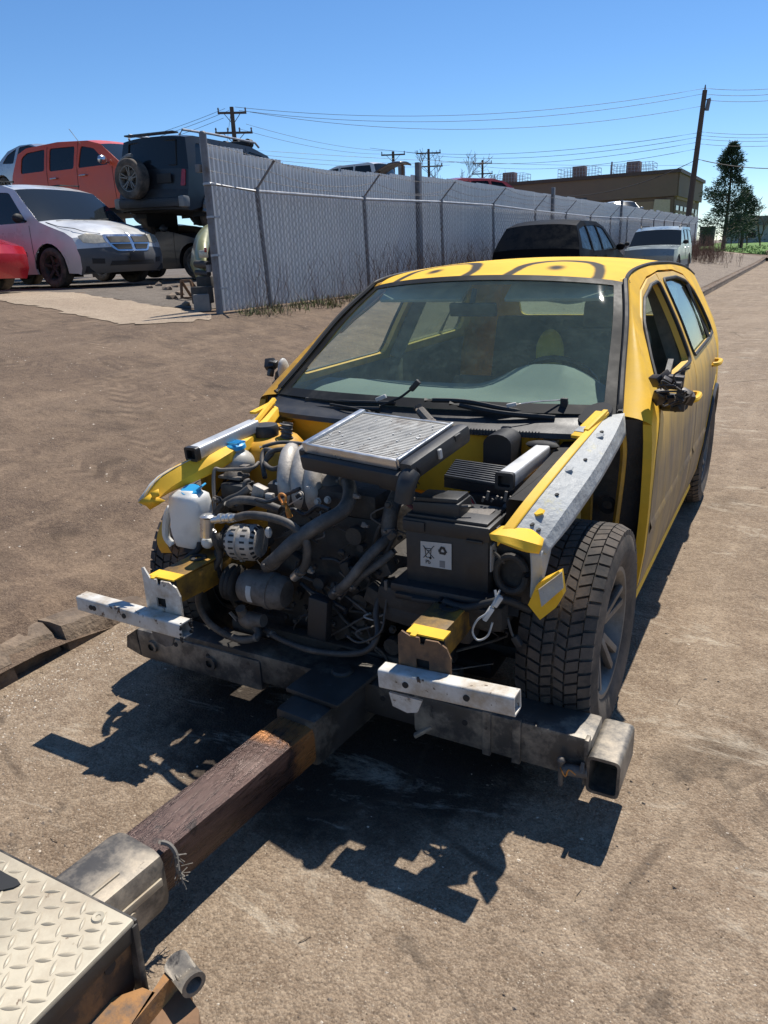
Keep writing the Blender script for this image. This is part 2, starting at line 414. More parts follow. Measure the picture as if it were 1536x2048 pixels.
# concrete driveway slab rising into the yard
sl = [ground_hit(*q) for q in ((-60, 592), (-20, 600), (30, 608), (90, 616), (150, 630), (200, 641), (270, 650), (340, 648), (416, 641), (428, 634), (400, 626), (352, 617))]
sl += [Vector((-7.6, 5.9, 0)), Vector((-8.6, 5.95, 0)), Vector((-10.2, 5.8, 0)), Vector((-12.5, 5.4, 0))]
rj = random.Random(8); slp = [(a+rj.gauss(0, .035), b+rj.gauss(0, .035)) for a, b in dens([(q.x, q.y) for q in sl], .12)]
gsheet('driveway_slab', slp, .007, M_SLAB, .16)
gsheet('yard', [(-5.9, 5.9), (-6.9, 5.75), (-7.6, 5.93), (-10.2, 5.83), (-14, 5.2), (-30, 5), (-30, 30), (-6.0, 30)], .006, M_YARD, .6)
# lawn beyond the verge and side path
M_LAWN = NT('lawn_grass'); _g = M_LAWN
_c = _g.mix(_g.rng(_g.noise(.4, 6, .7), .35, .65), (.09, .19, .035), (.14, .26, .05)); _c = _g.mix(_g.rng(_g.noise(6, 4, .7), .4, .7, 0, .5), _c, (.17, .22, .06))
_g.col(_c); _g.setv('Roughness', .95); _g.bump(_g.noise(25, 3, .7), .8, .08); M_LAWN = _g.mat
def lawn_z(x, y): return gz(min(x, KX-1e-3), y)+.03 if x < KX else .12
mb = MB(); 
mb.grid(24, 24, lambda u, v: Vector((lerp(-16, 12, u), lerp(59, 190, v), max(lawn_z(lerp(-16, 12, u), lerp(59, 190, v)), .16)+.02+.15*v)))
tag(mb.build('lawn', M_LAWN), kind='structure')
mb = MB(); mb.grid(10, 3, lambda u, v: Vector((lerp(-4.2, 30, u), lerp(55.8, 59.2, v), max(.14, lawn_z(lerp(-4.2, 30, u), lerp(55.8, 59.2, v)))+.03)))
tag(mb.build('path', M_SLAB), kind='structure')
M_BLADE = pbr('blade_green', (.11, .20, .045), .8, var=.4, vs=1.5)
M_DRY = pbr('dry_stem', (.24, .175, .115), .9, var=.35, vs=3)
M_WEED = pbr('weed_green', (.12, .14, .045), .85, var=.5, vs=8)
def tufts(name, spots, mat, n, h, lean, w, label, cat, seed=1):
    rd = random.Random(seed); mb = MB()
    for (x, y) in spots:
        for k in range(n):
            a = rd.uniform(0, 6.28); r = rd.random()**.5*.12; bx, by = x+r*math.cos(a), y+r*math.sin(a); b = Vector((bx, by, gz(bx, by)-.01))
            hh = h*rd.uniform(.4, 1.15); l = lean*rd.uniform(.2, 1); a2 = rd.uniform(0, 6.28); d = Vector((math.cos(a2)*l, math.sin(a2)*l, 1))*hh
            sd_ = Vector((math.cos(a2+1.57), math.sin(a2+1.57), 0))*w*rd.uniform(.6, 1.3)
            md = b+d*.55+Vector((0, 0, hh*.08)); mb.add([b-sd_, b+sd_, md+sd_*.7, md-sd_*.7, b+d], [(0,1,2,3), (3,2,4)])
    o = mb.build(name, mat, smooth=False, fixn=False); return tag(o, label, cat, kind='stuff')
rd = random.Random(3)
tufts('grass_blades', [(rd.uniform(-9, 3), 59+rd.random()**2*40) for _ in range(700)], M_BLADE, 5, .22, .5, .03, 'blades of the green lawn past the road end', 'grass', 4)

# ------------------------------------------------------------------ kerb (broken concrete lengths)
M_KERB = pbr('kerb_concrete', (.19, .14, .097), .9, var=.4, vs=9, dirt=(.11, .078, .054), da=(.42, .62), ds=7, bump=.9, bs=45, bd=.012)
def kerb_block(name, y0, y1, x0, label, h0, h1, rough=.02, seed=1, parent=None):
    rd = random.Random(seed); n = max(3, int((y1-y0)/.035)) if y1-y0 < 2 else 8; prof = [(0.0, -.12), (.012, 0.), (.02, .6), (.05, .95), (.11, 1.0), (.19, .97), (.2, -.12)]
    mb = MB(); vs = []
    for i in range(n+1):
        y = lerp(y0, y1, i/n); h = lerp(h0, h1, i/n)
        for k, (dx, hz) in enumerate(prof):
            j = rough if k in (2, 3, 4) else rough*.3
            vs.append((x0-dx-rd.uniform(0, j)*1.3, y+(rd.uniform(-j, j)*.6 if 0 < i < n else rd.uniform(-j, j)), h*hz-(rd.random()**3*j*2.2 if 0 < k < 6 else 0)))
    m = len(prof); fs = [(i*m+k, i*m+k+1, (i+1)*m+k+1, (i+1)*m+k) for i in range(n) for k in range(m-1)]+[tuple(range(m)), tuple(range(n*m+m-1, n*m-1, -1))]
    mb.add(vs, fs); return mb.build(name, M_KERB, parent, ang=25)
kb = thing('kerb', 'broken concrete kerb beside the tow truck at lower left', 'kerb', (0, 0, 0))
for i, (y0, y1, h0, h1) in enumerate(((-2.6, -1.35, .14, .14), (-1.335, -.71, .135, .12), (-.70, -.48, .10, .105), (-.465, -.16, .11, .07), (-.145, .02, .05, .02))):
    kerb_block('kerb_stone', y0, y1, KX+.012-.035*(i == 2), None, h0, h1, .011, i+3, kb)
kf = thing('kerb', 'long concrete kerb along the dirt verge past the yellow car', 'kerb', (0, 0, 0))
for i in range(15): kerb_block('kerb_stone', 10+i*3.0, 10+i*3.0+2.985, KX+.03, None, .16, .16, .012, i+30, kf)
# loose chips, stones and sand
M_CHIP = pbr('pale_chip', (.55, .47, .37), .8, var=.3, vs=20); M_STONE = pbr('brown_stone', (.2, .155, .115), .9, var=.5, vs=7, bump=.3)
M_DARKBIT = pbr('dark_bit', (.035, .03, .027), .8, var=.4, vs=9)
def chips(name, n, place, smin, smax, mat, flat, label, seed):
    rd = random.Random(seed); mb = MB()
    for _ in range(n):
        x, y = place(rd); s = lerp(smin, smax, rd.random()**2.5); z = gz(x, y)+(road_z(x, y) if x > KX else .0)
        a = rd.uniform(0, 6.28); k = rd.choice((3, 4, 5)); ring = []
        for i in range(k):
            t = a+6.28*i/k; r = s*rd.uniform(.6, 1.2); ring.append(Vector((x+r*math.cos(t)*1.3, y+r*math.sin(t), z-.001+rd.uniform(0, s*.2))))
        top = Vector((x+rd.uniform(-.3, .3)*s, y+rd.uniform(-.3, .3)*s, z+s*flat*rd.uniform(.6, 1.3)))
        mb.add(ring+[top], [(i, (i+1) % k, k) for i in range(k)])
    o = mb.build(name, mat, smooth=False, fixn=False); return tag(o, label, 'gravel', kind='stuff')
def near_road(rd): 
    while True:
        x, y = rd.uniform(-1.2, 2.6), -1.9+8*rd.random()**2.2
        if rd.random() < .25+.9*max(0, hsh(x*2.1+3, y*1.7)+.5*hsh(x*5, y*6)): return x, y
def along_kerb(rd): return KX+.04+abs(rd.gauss(0, .16)), rd.uniform(-1.6, .7)
def apron_pl(rd): return rd.uniform(-6, -1.3), rd.uniform(-1, 7)
def verge_pl(rd): return rd.uniform(-4.8, -1.5), 10.5+rd.random()**1.5*25
chips('gravel', 3000, near_road, .0007, .0055, M_CHIP, .4, 'fine pale chips strewn over the sunlit road', 1)
chips('gravel', 3800, along_kerb, .0012, .006, M_CHIP, .6, 'pale sand and chips gathered along the broken kerb', 2)
chips('gravel', 1500, apron_pl, .002, .009, M_CHIP, .35, 'pale chips on the brown driveway apron', 3)
chips('gravel', 900, verge_pl, .012, .06, M_STONE, .5, 'brown clods and stones on the dirt verge', 5)
mb = MB(); rs = random.Random(44)
for _ in range(170):
    x, y = (near_road(rs) if rs.random() < .45 else (along_kerb(rs) if rs.random() < .4 else apron_pl(rs))); a = rs.uniform(0, 3.14); L = .012+.05*rs.random()**2; z = gz(x, y)+(road_z(x, y) if x > KX else 0)+.002; d = Vector((math.cos(a), math.sin(a), rs.uniform(-.03, .06)))*L
    mb.tube([(x, y, z), Vector((x, y, z))+d*.5+Vector((rs.uniform(-.004, .004), rs.uniform(-.004, .004), .002)), Vector((x, y, z))+d], [.0016, .0008], 4)
tag(mb.build('twig_litter', M_DRY, None, smooth=False, fixn=False), 'bits of straw and twig littering road and apron', 'litter', kind='stuff')
chips('gravel', 900, near_road, .002, .008, M_STONE, .6, 'small brown pebbles lying on the road', 12)
chips('gravel', 500, lambda rd: (near_road(rd) if rd.random() < .5 else apron_pl(rd)), .003, .009, M_DARKBIT, .6, 'tiny dark bits scattered on road and apron', 6)
# ------------------------------------------------------------------ sheet-metal wall behind the chain-link fence
M_SHEET = pbr('galvanised_sheet', (.62, .63, .635), .5, .12, var=.14, vs=.8, dirt=(.42, .40, .42), da=(.5, .8), ds=1.2, bump=.05, bs=8, rvar=.1)
M_GALV = pbr('galvanised_pipe', (.36, .37, .39), .5, .55, var=.2, vs=9, dirt=(.2, .18, .16), da=(.55, .75), ds=6)
M_GALVD = pbr('weathered_post', (.17, .17, .18), .6, .4, var=.3, vs=7, dirt=(.12, .09, .07), da=(.5, .7), ds=5)
M_WIRE = pbr('chain_link_wire', (.30, .30, .31), .5, .5, var=.2, vs=3, bump=0)
WX = -5.62
wall = thing('sheet_metal_wall', 'tall wall of ribbed galvanised metal sheets behind the chain-link fence', 'wall', (WX, 5.75, gz(WX, 5.75)))
def sheet_mesh(h, wd=.86, ph=0):
    mb = MB(); prof = []; p = .086; n = 10
    for i in range(n):
        for a, d in ((0, 0), (.20, .03), (.5, .03), (.7, 0)): prof.append(((i+a)*p, d))
    prof.append((n*p, 0)); m = len(prof); zz = (0, .5*h, h); k = wd/prof[-1][0]
    vs = [(d, t*k, z) for z in zz for t, d in prof]
    mb.add(vs, [(j*m+i, j*m+i+1, (j+1)*m+i+1, (j+1)*m+i) for j in range(2) for i in range(m-1)])
    me = bpy.data.meshes.new('sheet'); me.from_pydata([tuple(v) for v in mb.v], [], mb.f); me.materials.append(M_SHEET)
    return me
sheets = [sheet_mesh(h) for h in (2.12, 2.08, 2.15)]
rd = random.Random(11); y = 5.80; k = 0
while y < 54:
    o = link('metal_sheet', sheets[k % 3], wall); far = max(0, (y-17)/20)
    o.location = ((k % 2)*.003, y-5.75, interp(y, [5.8, 7.3, 8.7, 9.6, 11.9, 15, 54], [2.89, 2.78, 2.79, 2.83, 2.9, 2.93, 2.93])-(2.12, 2.08, 2.15)[k % 3]-gz(WX, 5.75)+rd.uniform(-.008, .008)+rd.uniform(-.04, .04)*min(1, far))
    o.rotation_euler = (rd.uniform(-.003, .003), rd.uniform(-.004, .004), 0); y += .845; k += 1
for yy in (11.95, 21.0, 30.5):
    mb = MB(); mb.box((.06, yy-5.75, 1.05), (.09, .13, 2.42), bev=.008); o = mb.build('wall_post', M_GALVD, wall)
for zz in (.55, 1.75):
    mb = MB(); mb.box((-.05, 24, zz), (.05, 48, .09)); mb.build('girt', M_GALVD, wall)
# ------------------------------------------------------------------ chain-link fence with barbed-wire arms
FX = -5.33
fence = thing('chain_link_fence', 'grey chain-link fence with angled barbed-wire arms along the yard', 'fence', (FX, 5.5, gz(FX, 5.5)))
Z0 = gz(FX, 5.5); RAILZ = lambda y: interp(y, [5.5, 6.5, 9.4, 12.5, 15.5, 19, 26, 32, 54], [2.40, 2.35, 2.36, 2.42, 2.45, 2.41, 2.38, 2.47, 2.47])
def L3(x, y, z): return (x-FX, y-5.5, z-Z0)
posty = [6.5, 9.38, 12.49, 15.42, 18.6, 21.6, 24.6, 27.6, 30.6, 33.6, 36.6, 39.6, 42.6, 45.6, 48.6, 51.6]
# big end post
mb = MB(); mb.cyl(L3(FX-.02, 5.52, Z0-.1), L3(FX-.06, 5.60, 2.97), .045, .045, 16); mb.cyl(L3(FX-.06, 5.60, 2.96), L3(FX-.06, 5.60, 2.985), .049, .03, 16)
ep = mb.build('end_post', M_GALVD, fence)
for zz in (1.15, 1.55, 2.0, 2.38):
    mb = MB(); mb.cyl(L3(FX-.03, 5.55, zz), L3(FX-.032, 5.551, zz+.025), .05, .05, 16); mb.box(L3(FX+.02, 5.61, zz+.012), (.012, .09, .025), bev=.003); mb.build('clamp', M_GALV, ep)
for i, y in enumerate(posty):
    rz = RAILZ(y); g = gz(FX, y); lean = rd.uniform(-.04, .04) if i else -.06
    mb = MB(); mb.cyl(L3(FX+.03, y-lean, g-.1), L3(FX, y, rz+.01), .03, .03, 12); mb.cyl(L3(FX, y, rz-.01), L3(FX, y, rz+.045), .04, .03, 12)
    p_ = mb.build('fence_post', M_GALVD, fence)
    mb = MB(); mb.bar(L3(FX, y, rz+.03), L3(FX+.29, y+.05, rz+.36), .035, .02, .004); mb.build('barb_arm', M_GALVD, p_)
pts = [L3(FX, y, RAILZ(y)) for y in [5.55]+posty]
mb = MB(); mb.tube(pts, .021, 8); mb.build('top_rail', M_GALV, fence)
def wire_zig(y0, y1, step, rad):
    mb = MB(); y = y0; n = 3; k = 0
    while y < y1:
        zb = gz(FX, y)+.03; zt = RAILZ(y); rows = int((zt-zb)/step); V = []
        for j in range(rows+1):
            s = 1 if (j+k) % 2 else -1
            V.append(Vector(L3(FX+.035+.006*s, y+s*step*.52, zb+j*step)))
        for j in range(rows):
            a, b = V[j], V[j+1]; u, w = frame_of(b-a); ring = []
            for c in (a, b):
                for q in range(3): t = 2.094*q; ring.append(c+u*rad*math.cos(t)+w*rad*math.sin(t))
            mb.add(ring, [(q, (q+1) % 3, 3+(q+1) % 3, 3+q) for q in range(3)])
        y += step; k += 1
    return mb
for y0, y1, st, ra in ((5.62, 9.36, .054, .0029), (9.4, 15.4, .054, .0033), (15.45, 24.5, .08, .005), (24.6, 36, .12, .007)):
    tag(wire_zig(y0, y1, st, ra).build('chain_mesh', M_WIRE, fence, smooth=False, fixn=False), kind='stuff')
for j in range(3):
    f = .3+.33*j; P = []
    for i in range(len(posty)-1):
        y0, y1 = posty[i], posty[i+1]; sag = rd.uniform(.03, .16)*(1.5 if j == 1 else 1)
        for q in range(6):
            t = q/6; yy = lerp(y0, y1, t); P.append(Vector(L3(FX+.29*f, yy+.05*f, RAILZ(yy)+.03+.33*f-sag*4*t*(1-t)*.6)))
    P = [Vector(L3(FX-.05, 5.62, 2.55+.15*j))]+P
    mb = MB(); mb.tube(P, .0032, 4)
    q = P[0].copy(); i = 0; acc = 0
    for a, b in zip(P, P[1:]):
        Ls = (b-a).length; t = .06
        if a.y > 16: break
        while t < Ls:
            c = a.lerp(b, t/Ls); mb.tube([c+Vector((.012, -.008, .016)), c-Vector((.012, -.008, .016))], .0022, 3); mb.tube([c+Vector((-.012, .004, .016)), c-Vector((-.012, .004, .016))], .0022, 3); t += .13
    mb.build('barbed_wire', M_GALVD, fence, smooth=False)
# weeds and dry stems at the foot of the fence
sp = [(FX+rd.uniform(-.12, .32), 5.75+rd.random()*3.9) for _ in range(60)]
tufts('weeds', sp, M_WEED, 12, .10, 1.3, .006, 'low green weeds along the foot of the fence', 'weeds', 8)
sp = [(FX+rd.uniform(-.05, .4), 5.8+rd.random()*5) for _ in range(70)]
tufts('dry_grass', sp, M_DRY, 7, .16, 1.3, .004, 'dead straw and litter under the near fence', 'grass', 9)
def stems(name, spots, h, n, mat, label, seed, twig=3, cat='weeds'):
    rd = random.Random(seed); mb = MB()
    for x, y in spots:
        for k in range(n):
            b = Vector((x+rd.uniform(-.1, .1), y+rd.uniform(-.12, .12), 0)); b.z = gz(b.x, b.y)-.02; hh = h*rd.uniform(.5, 1.1); ln = Vector((rd.uniform(-.25, .25), rd.uniform(-.3, .3), 1)); P = [b]
            for q in range(1, 5): P.append(b+ln*hh*q/4+Vector((rd.uniform(-.03, .03), rd.uniform(-.03, .03), 0))*q)
            mb.tube(P, [.0035*(1+y/60), .0015*(1+y/60)], 3, caps=False)
            for q in range(twig):
                c = P[1+q % 3].lerp(P[2+q % 3], rd.random()); mb.tube([c, c+Vector((rd.uniform(-.12, .12), rd.uniform(-.16, .16), rd.uniform(.05, .2)))*hh*.8], [.0022*(1+y/60), .001*(1+y/60)], 3, caps=False)
    return tag(mb.build(name, mat, smooth=False, fixn=False), label, cat, kind='stuff')
M_DRYB = pbr('dry_weed_brown', (.13, .085, .06), .9, var=.3, vs=2)
stems('dry_weeds', [(FX+.12+rd.random()*.25, 6.0+rd.random()*3.2) for _ in range(24)], .75, 2, M_DRYB, 'sparse dry stems against the first fence bays', 21)
stems('dry_weeds', [(FX+.12+rd.random()*.5, 9+rd.random()**1.2*9) for _ in range(120)], .85, 3, M_DRYB, 'thick brown dead weeds along the fence behind the yellow car', 22, 4)
# ------------------------------------------------------------------ shared paints
M_BLACKP = pbr('black_plastic', (.022, .022, .023), .5, var=.25, vs=8, dirt=(.055, .048, .041), da=(.55, .85), ds=7, bump=.12, bs=90)
M_RUBBER = pbr('hose_rubber', (.05, .046, .042), .62, var=.3, vs=12, dirt=(.20, .17, .14), da=(.45, .75), ds=8)
M_CAST = pbr('cast_aluminium', (.42, .385, .34), .55, .3, var=.2, vs=11, dirt=(.10, .085, .07), da=(.5, .75), ds=9, bump=.35, bs=130)
M_DCAST = pbr('dirty_casting', (.17, .15, .13), .65, .3, var=.3, vs=9, dirt=(.06, .05, .042), da=(.5, .75), ds=14, bump=.35, bs=110)
M_BLOCK = pbr('grimy_iron', (.045, .04, .035), .7, .1, var=.5, vs=14, dirt=(.11, .09, .07), da=(.55, .8), ds=12, bump=.4, bs=70, bd=.006)
M_ALU = pbr('bare_aluminium', (.62, .61, .59), .34, .85, var=.12, vs=14, bump=.06, bs=150)
M_SILV = pbr('silver_paint', (.58, .58, .57), .42, .35, var=.12, vs=6, dirt=(.30, .27, .23), da=(.58, .8), ds=9, chip=(.10, .085, .07), ca=(.69, .71), cs=30)
M_SILVW = pbr('worn_white_steel', (.62, .60, .55), .5, .1, var=.12, vs=9, dirt=(.33, .24, .14), da=(.46, .72), ds=10, chip=(.09, .055, .035), ca=(.62, .66), cs=26)
M_PRIMER = pbr('grey_primer', (.37, .38, .37), .6, .0, var=.2, vs=9, dirt=(.58, .50, .16), da=(.60, .72), ds=4, chip=(.07, .06, .05), ca=(.69, .705), cs=28, bump=.6, bs=22, bd=.01)
YEL = (.80, .47, .035)
M_YEL = pbr('yellow_spray', YEL, .62, spec=.3, var=.16, vs=5, dirt=(.42, .22, .04), da=(.62, .85), ds=3, bump=.12, bs=220, chip=(.09, .06, .03), ca=(.74, .76), cs=25)
m = NT('yellow_spray_dust_shade'); _X, _Y, _Z = m.xyz(); _n = m.noise(3, 5, .6); _c = m.mix(m.rng(_n, .3, .7), (.68, .41, .06), (.76, .46, .07))
_s = m.noise(1, 5, .65, co=m.mapping((9, 9, 1.3))); _d = m.math('ADD', m.rng(_Z, .99, .72, 0, .95), m.rng(_s, .35, .7, -.3, .3), True)  # darkens down the door: dirt, with the lower side's shade painted in
_c = m.mix(_d, _c, m.mix(m.rng(m.noise(4, 6, .7), .35, .65), (.085, .063, .042), (.165, .125, .08))); m.col(_c); m.setv('Roughness', m.rng(_n, .3, .7, .42, .62)); m.setv('Coat Weight', .08); m.bump(m.noise(180, 3, .6), .12, .003); M_YELDUST_SHADE = m.mat
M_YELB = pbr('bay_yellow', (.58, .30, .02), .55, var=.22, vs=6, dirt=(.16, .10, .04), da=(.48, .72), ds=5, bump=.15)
M_DARKM = pbr('dark_underbody', (.02, .019, .018), .85, var=.4, vs=6, bump=.3)
M_BLUE = pbr('blue_cap', (.03, .33, .62), .4, var=.1, vs=9, bump=.05)
def bottle_mat(name, c):
    m = NT(name); n = m.noise(7, 5, .6); m.col(m.mix(m.rng(n, .45, .75, 0, .7), c, tuple(x*.55 for x in c))); m.setv('Roughness', .4)
    m.setv('Subsurface Weight', .35); m.setv('Subsurface Radius', (.05, .05, .045)); m.setv('Subsurface Scale', .4); return m.mat
M_BOTTLE = bottle_mat('milky_plastic', (.70, .69, .65)); M_BOTTLE2 = bottle_mat('dusty_milky_plastic', (.44, .41, .35))
M_ORANGE = pbr('orange_plastic', (.62, .24, .045), .5, var=.15, vs=20)
M_GREYW = pbr('grey_white_plastic', (.5, .49, .46), .5, var=.2, vs=15)
M_RUSTY = pbr('rusty_steel', (.19, .11, .06), .75, .2, var=.4, vs=12, dirt=(.07, .05, .04), da=(.5, .7), ds=9, bump=.3)
M_SEAL = pbr('black_seal', (.018, .018, .018), .7, var=.2, bump=0)
M_FABRIC = pbr('grey_seat_cloth', (.21, .185, .15), .95, var=.3, vs=14, bump=.3, bs=200)
M_FOAM = pbr('yellow_foam', (.62, .45, .10), .9, var=.25, vs=8, bump=.4, bs=60)
M_DASH = pbr('grey_dash', (.20, .215, .205), .75, var=.1, vs=6, bump=.15, bs=250)
M_LINER = pbr('headliner', (.34, .33, .30), .95, var=.1)
M_SCREEN = glassy('dusty_windscreen', (.80, .93, .86), .15, (.40, .53, .44), .012)
M_GLASS = glassy('green_side_glass', (.74, .84, .79), .05, (.4, .42, .4))

# ------------------------------------------------------------------ yellow hatchback, stripped front end
car = thing('hatchback_car', 'yellow stripped hatchback with its bonnet, wings and bumper removed, engine exposed', 'car', (0, 0, 0))
def sx(y, z):
    x = interp(z, [.14, .2, .3, .45, .62, .78, .90, .97, 1.05, 1.15, 1.25, 1.33, 1.38, 1.43], [.775, .81, .842, .862, .868, .864, .852, .832, .795, .748, .695, .650, .617, .575])
    if y > 2.2: t = (y-2.2)/1.1; x *= 1-.085*t*t
    if y < 1.5 and z > .95: x -= .03*min(1, (1.5-y)/.6)*min(1, (z-.95)/.3)
    if y < .6: x -= .035*((.6-y)/.6)**2
    return x
RT, LT = (lambda y, z: (sx(y, z), y, z)), (lambda y, z: (-sx(y, z), y, z))
edgeR = [(1.10, 1.375), (1.3, 1.40), (1.7, 1.412), (2.2, 1.402), (2.7, 1.365), (3.02, 1.31)]
arch = [(2.51+.375*math.cos(t), .335+.375*math.sin(t)) for t in [R(200)-R(220)*k/14 for k in range(15)]]
frontA = [(.43, .915), (.52, .975), (.70, 1.105), (.90, 1.245), (1.10, 1.375)]
ap_out = [(.455, .25), (.415, .45), (.425, .66), (.475, .81), (.56, .905), (.64, .965), (.80, 1.085), (1.0, 1.215), (1.2, 1.305), (1.42, 1.345), (1.75, 1.36), (2.15, 1.35), (2.42, 1.315), (2.60, 1.22), (2.70, 1.05), (2.665, .93), (2.55, .77), (2.33, .70), (2.17, .56), (2.11, .4), (2.10, .25)]
frame_poly = frontA+edgeR[1:]+[(3.12, 1.12), (3.21, .98), (3.26, .80), (3.27, .55), (3.22, .36), (3.05, .26)]+[q for q in reversed(arch) if q[1] > .25][::1]
frame_poly += [(2.10, .22), (1.2, .205), (.46, .205), (.42, .30), (.385, .45), (.385, .64), (.40, .80)]
win_f = fillet([(.735, .985), (.86, 1.085), (1.03, 1.19), (1.2, 1.265), (1.40, 1.308), (1.585, 1.318), (1.535, .985)], .05)
win_r = fillet([(1.665, .99), (1.715, 1.318), (2.12, 1.312), (2.36, 1.28), (2.50, 1.205), (2.585, 1.05), (2.56, 1.005)], .05)
d_f = [(.462, .262), (.423, .45), (.433, .655), (.482, .80), (.566, .895), (.645, .955), (.805, 1.074), (1.005, 1.204), (1.205, 1.294), (1.42, 1.335), (1.645, 1.347), (1.60, .95), (1.575, .6), (1.57, .262)]
d_r = [(1.58, .262), (1.585, .6), (1.61, .95), (1.656, 1.348), (1.75, 1.349), (2.15, 1.339), (2.412, 1.305), (2.588, 1.213), (2.688, 1.05), (2.655, .937), (2.54, .78), (2.32, .71), (2.16, .565), (2.10, .4), (2.09, .262)]
_up_ = lambda P, k: [(a-(.05*(1-sstep(.8, 1.5, a)) if k else 0), b+.026*sstep(1.0, 1.28, b)) for a, b in P]
ap_out = _up_(ap_out, 0); win_f = _up_(win_f, 1); win_r = _up_(win_r, 0); d_f = _up_(d_f, 0); d_r = _up_(d_r, 0)
for side, fn in ((1, RT), (-1, LT)):
    bk = (-side, 0, 0)
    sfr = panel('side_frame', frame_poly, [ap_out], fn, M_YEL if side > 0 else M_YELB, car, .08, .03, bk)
    for nm, dp, wp, front in (('front_door', d_f, win_f, 1), ('rear_door', d_r, win_r, 0)):
        dr = panel(nm, dp, [wp], fn, M_YELDUST_SHADE, car, .06, .035, bk)
        # inner trim card
        low = [q for q in dp if q[1] < .955]; yy0, yy1 = min(q[0] for q in low)+.05, max(q[0] for q in low)-.06
        mb = MB(); mb.grid(8, 6, lambda u, v: Vector((side*(sx(lerp(yy0, yy1, u), lerp(.3, .96, v))-.075), lerp(yy0, yy1, u), lerp(.3, .96, v)))); mb.build('trim_card', M_FABRIC, dr)
        # window seal
        lp = [Vector(fn(a, b))+Vector((side*.002, 0, 0)) for a, b in dens(wp, .05)]; lp.append(lp[0])
        mb = MB(); mb.tube(lp, .0085, 6, caps=False); mb.build('window_seal', M_SEAL, dr)
        if not front:
            panel('window_glass', wp, [], lambda a, b: (side*(sx(a, b)-.012), a, b), M_GLASS, dr, .08, .004, bk)
            mb = MB(); mb.tube([Vector(fn(2.36, 1.285)), Vector(fn(2.335, 1.0))], .012, 6); mb.build('window_divider', M_SEAL, dr)
        hy, hz = (1.38, .845) if front else (2.36, .865)
        mb = MB(); x = sx(hy, hz); mb.tube([(side*(x-.005), hy-.10, hz), (side*(x+.028), hy-.075, hz+.002), (side*(x+.034), hy, hz+.004), (side*(x+.026), hy+.07, hz+.002), (side*(x-.005), hy+.09, hz)], .013, 8, sm=4); mb.build('door_handle', M_YEL, dr)
        y0, y1 = (.45, 1.56) if front else (1.6, 2.11)
        mb = MB(); mb.grid(8, 2, lambda u, v: Vector((side*(sx(lerp(y0, y1, u), .53)+.007*(1-abs(2*v-1)**3)), lerp(y0, y1, u), lerp(.505, .56, v)))); mb.build('rub_strip', M_YELDUST_SHADE, dr)
    # sill
    mb = MB(); mb.grid(14, 4, lambda u, v: Vector((side*(sx(1, .2)-.012+.022*math.sin(math.pi*v)), lerp(.44, 2.12, u), lerp(.155, .245, v)))); mb.build('sill', M_YEL, car)
    # rear arch trim and rear bumper end
    mb = MB(); mb.tube([Vector(fn(a, b))+Vector((side*.004, 0, 0)) for a, b in arch if b > .26], .014, 6); mb.build('arch_trim', M_BLACKP, car)
    # gutter strip along roof edge
    mb = MB(); P = [Vector((side*(sx(a, b)-.004), a, b+.006)) for a, b in [(1.08, 1.352)]+edgeR]; mb.tube(crom(P, 4), .008, 6); mb.build('roof_gutter', M_SEAL, car)
# screen edges and A pillars
scrE = [(.735, .42, .945), (.70, .60, 1.06), (.652, .85, 1.228), (.592, 1.085, 1.360)]
scrC = crom(scrE, 6); outC = crom([Vector((sx(a, b), a, b)) for a, b in frontA], 6)
def along(C, t):
    f = t*(len(C)-1); i = min(int(f), len(C)-2); return C[i].lerp(C[i+1], f-i)
for side in (1, -1):
    def pil(u, v):
        a, b = along(scrC, v), along(outC, v); p = a.lerp(b, u); p += Vector((.6, -.7, .35)).normalized()*.022*math.sin(math.pi*u); p.x *= side; return p
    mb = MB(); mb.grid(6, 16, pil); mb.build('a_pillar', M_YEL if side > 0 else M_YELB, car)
    mb = MB(); P = [Vector((c.x*side, c.y, c.z))+Vector((side*.004, -.012, .012)) for c in scrC]; mb.tube(P, .011, 6); mb.build('screen_trim', M_SEAL, car)
def screen(u, v, inset=0.):
    e = along(scrC, v); s = 2*u-1; bow = lerp(.15, .105, v)*(1-s*s)
    return Vector((e.x*s, e.y-bow, e.z+lerp(.012, .045, v)*(1-s*s)**lerp(1, .8, v)+inset))
mb = MB(); mb.grid(20, 14, screen); ws = mb.build('windscreen', M_SCREEN, car)
# black printed border of the windscreen
def border(u0, u1, v0, v1, nu, nv):
    return MB().grid(nu, nv, lambda u, v: screen(lerp(u0, u1, u), lerp(v0, v1, v))+Vector((0, -.0025, .0025)))
M_FRIT = pbr('black_border_print', (.012, .013, .014), .6, var=.2, spec=.15, dirt=(.05, .05, .048), da=(.5, .8), ds=6, bump=0)
for a in ((0, 1, .0, .075, 24, 2), (0, 1, .955, 1, 24, 1), (0, .035, .07, .96, 2, 14), (.965, 1, .07, .96, 2, 14)): border(*a).build('glass_border', M_FRIT, ws)
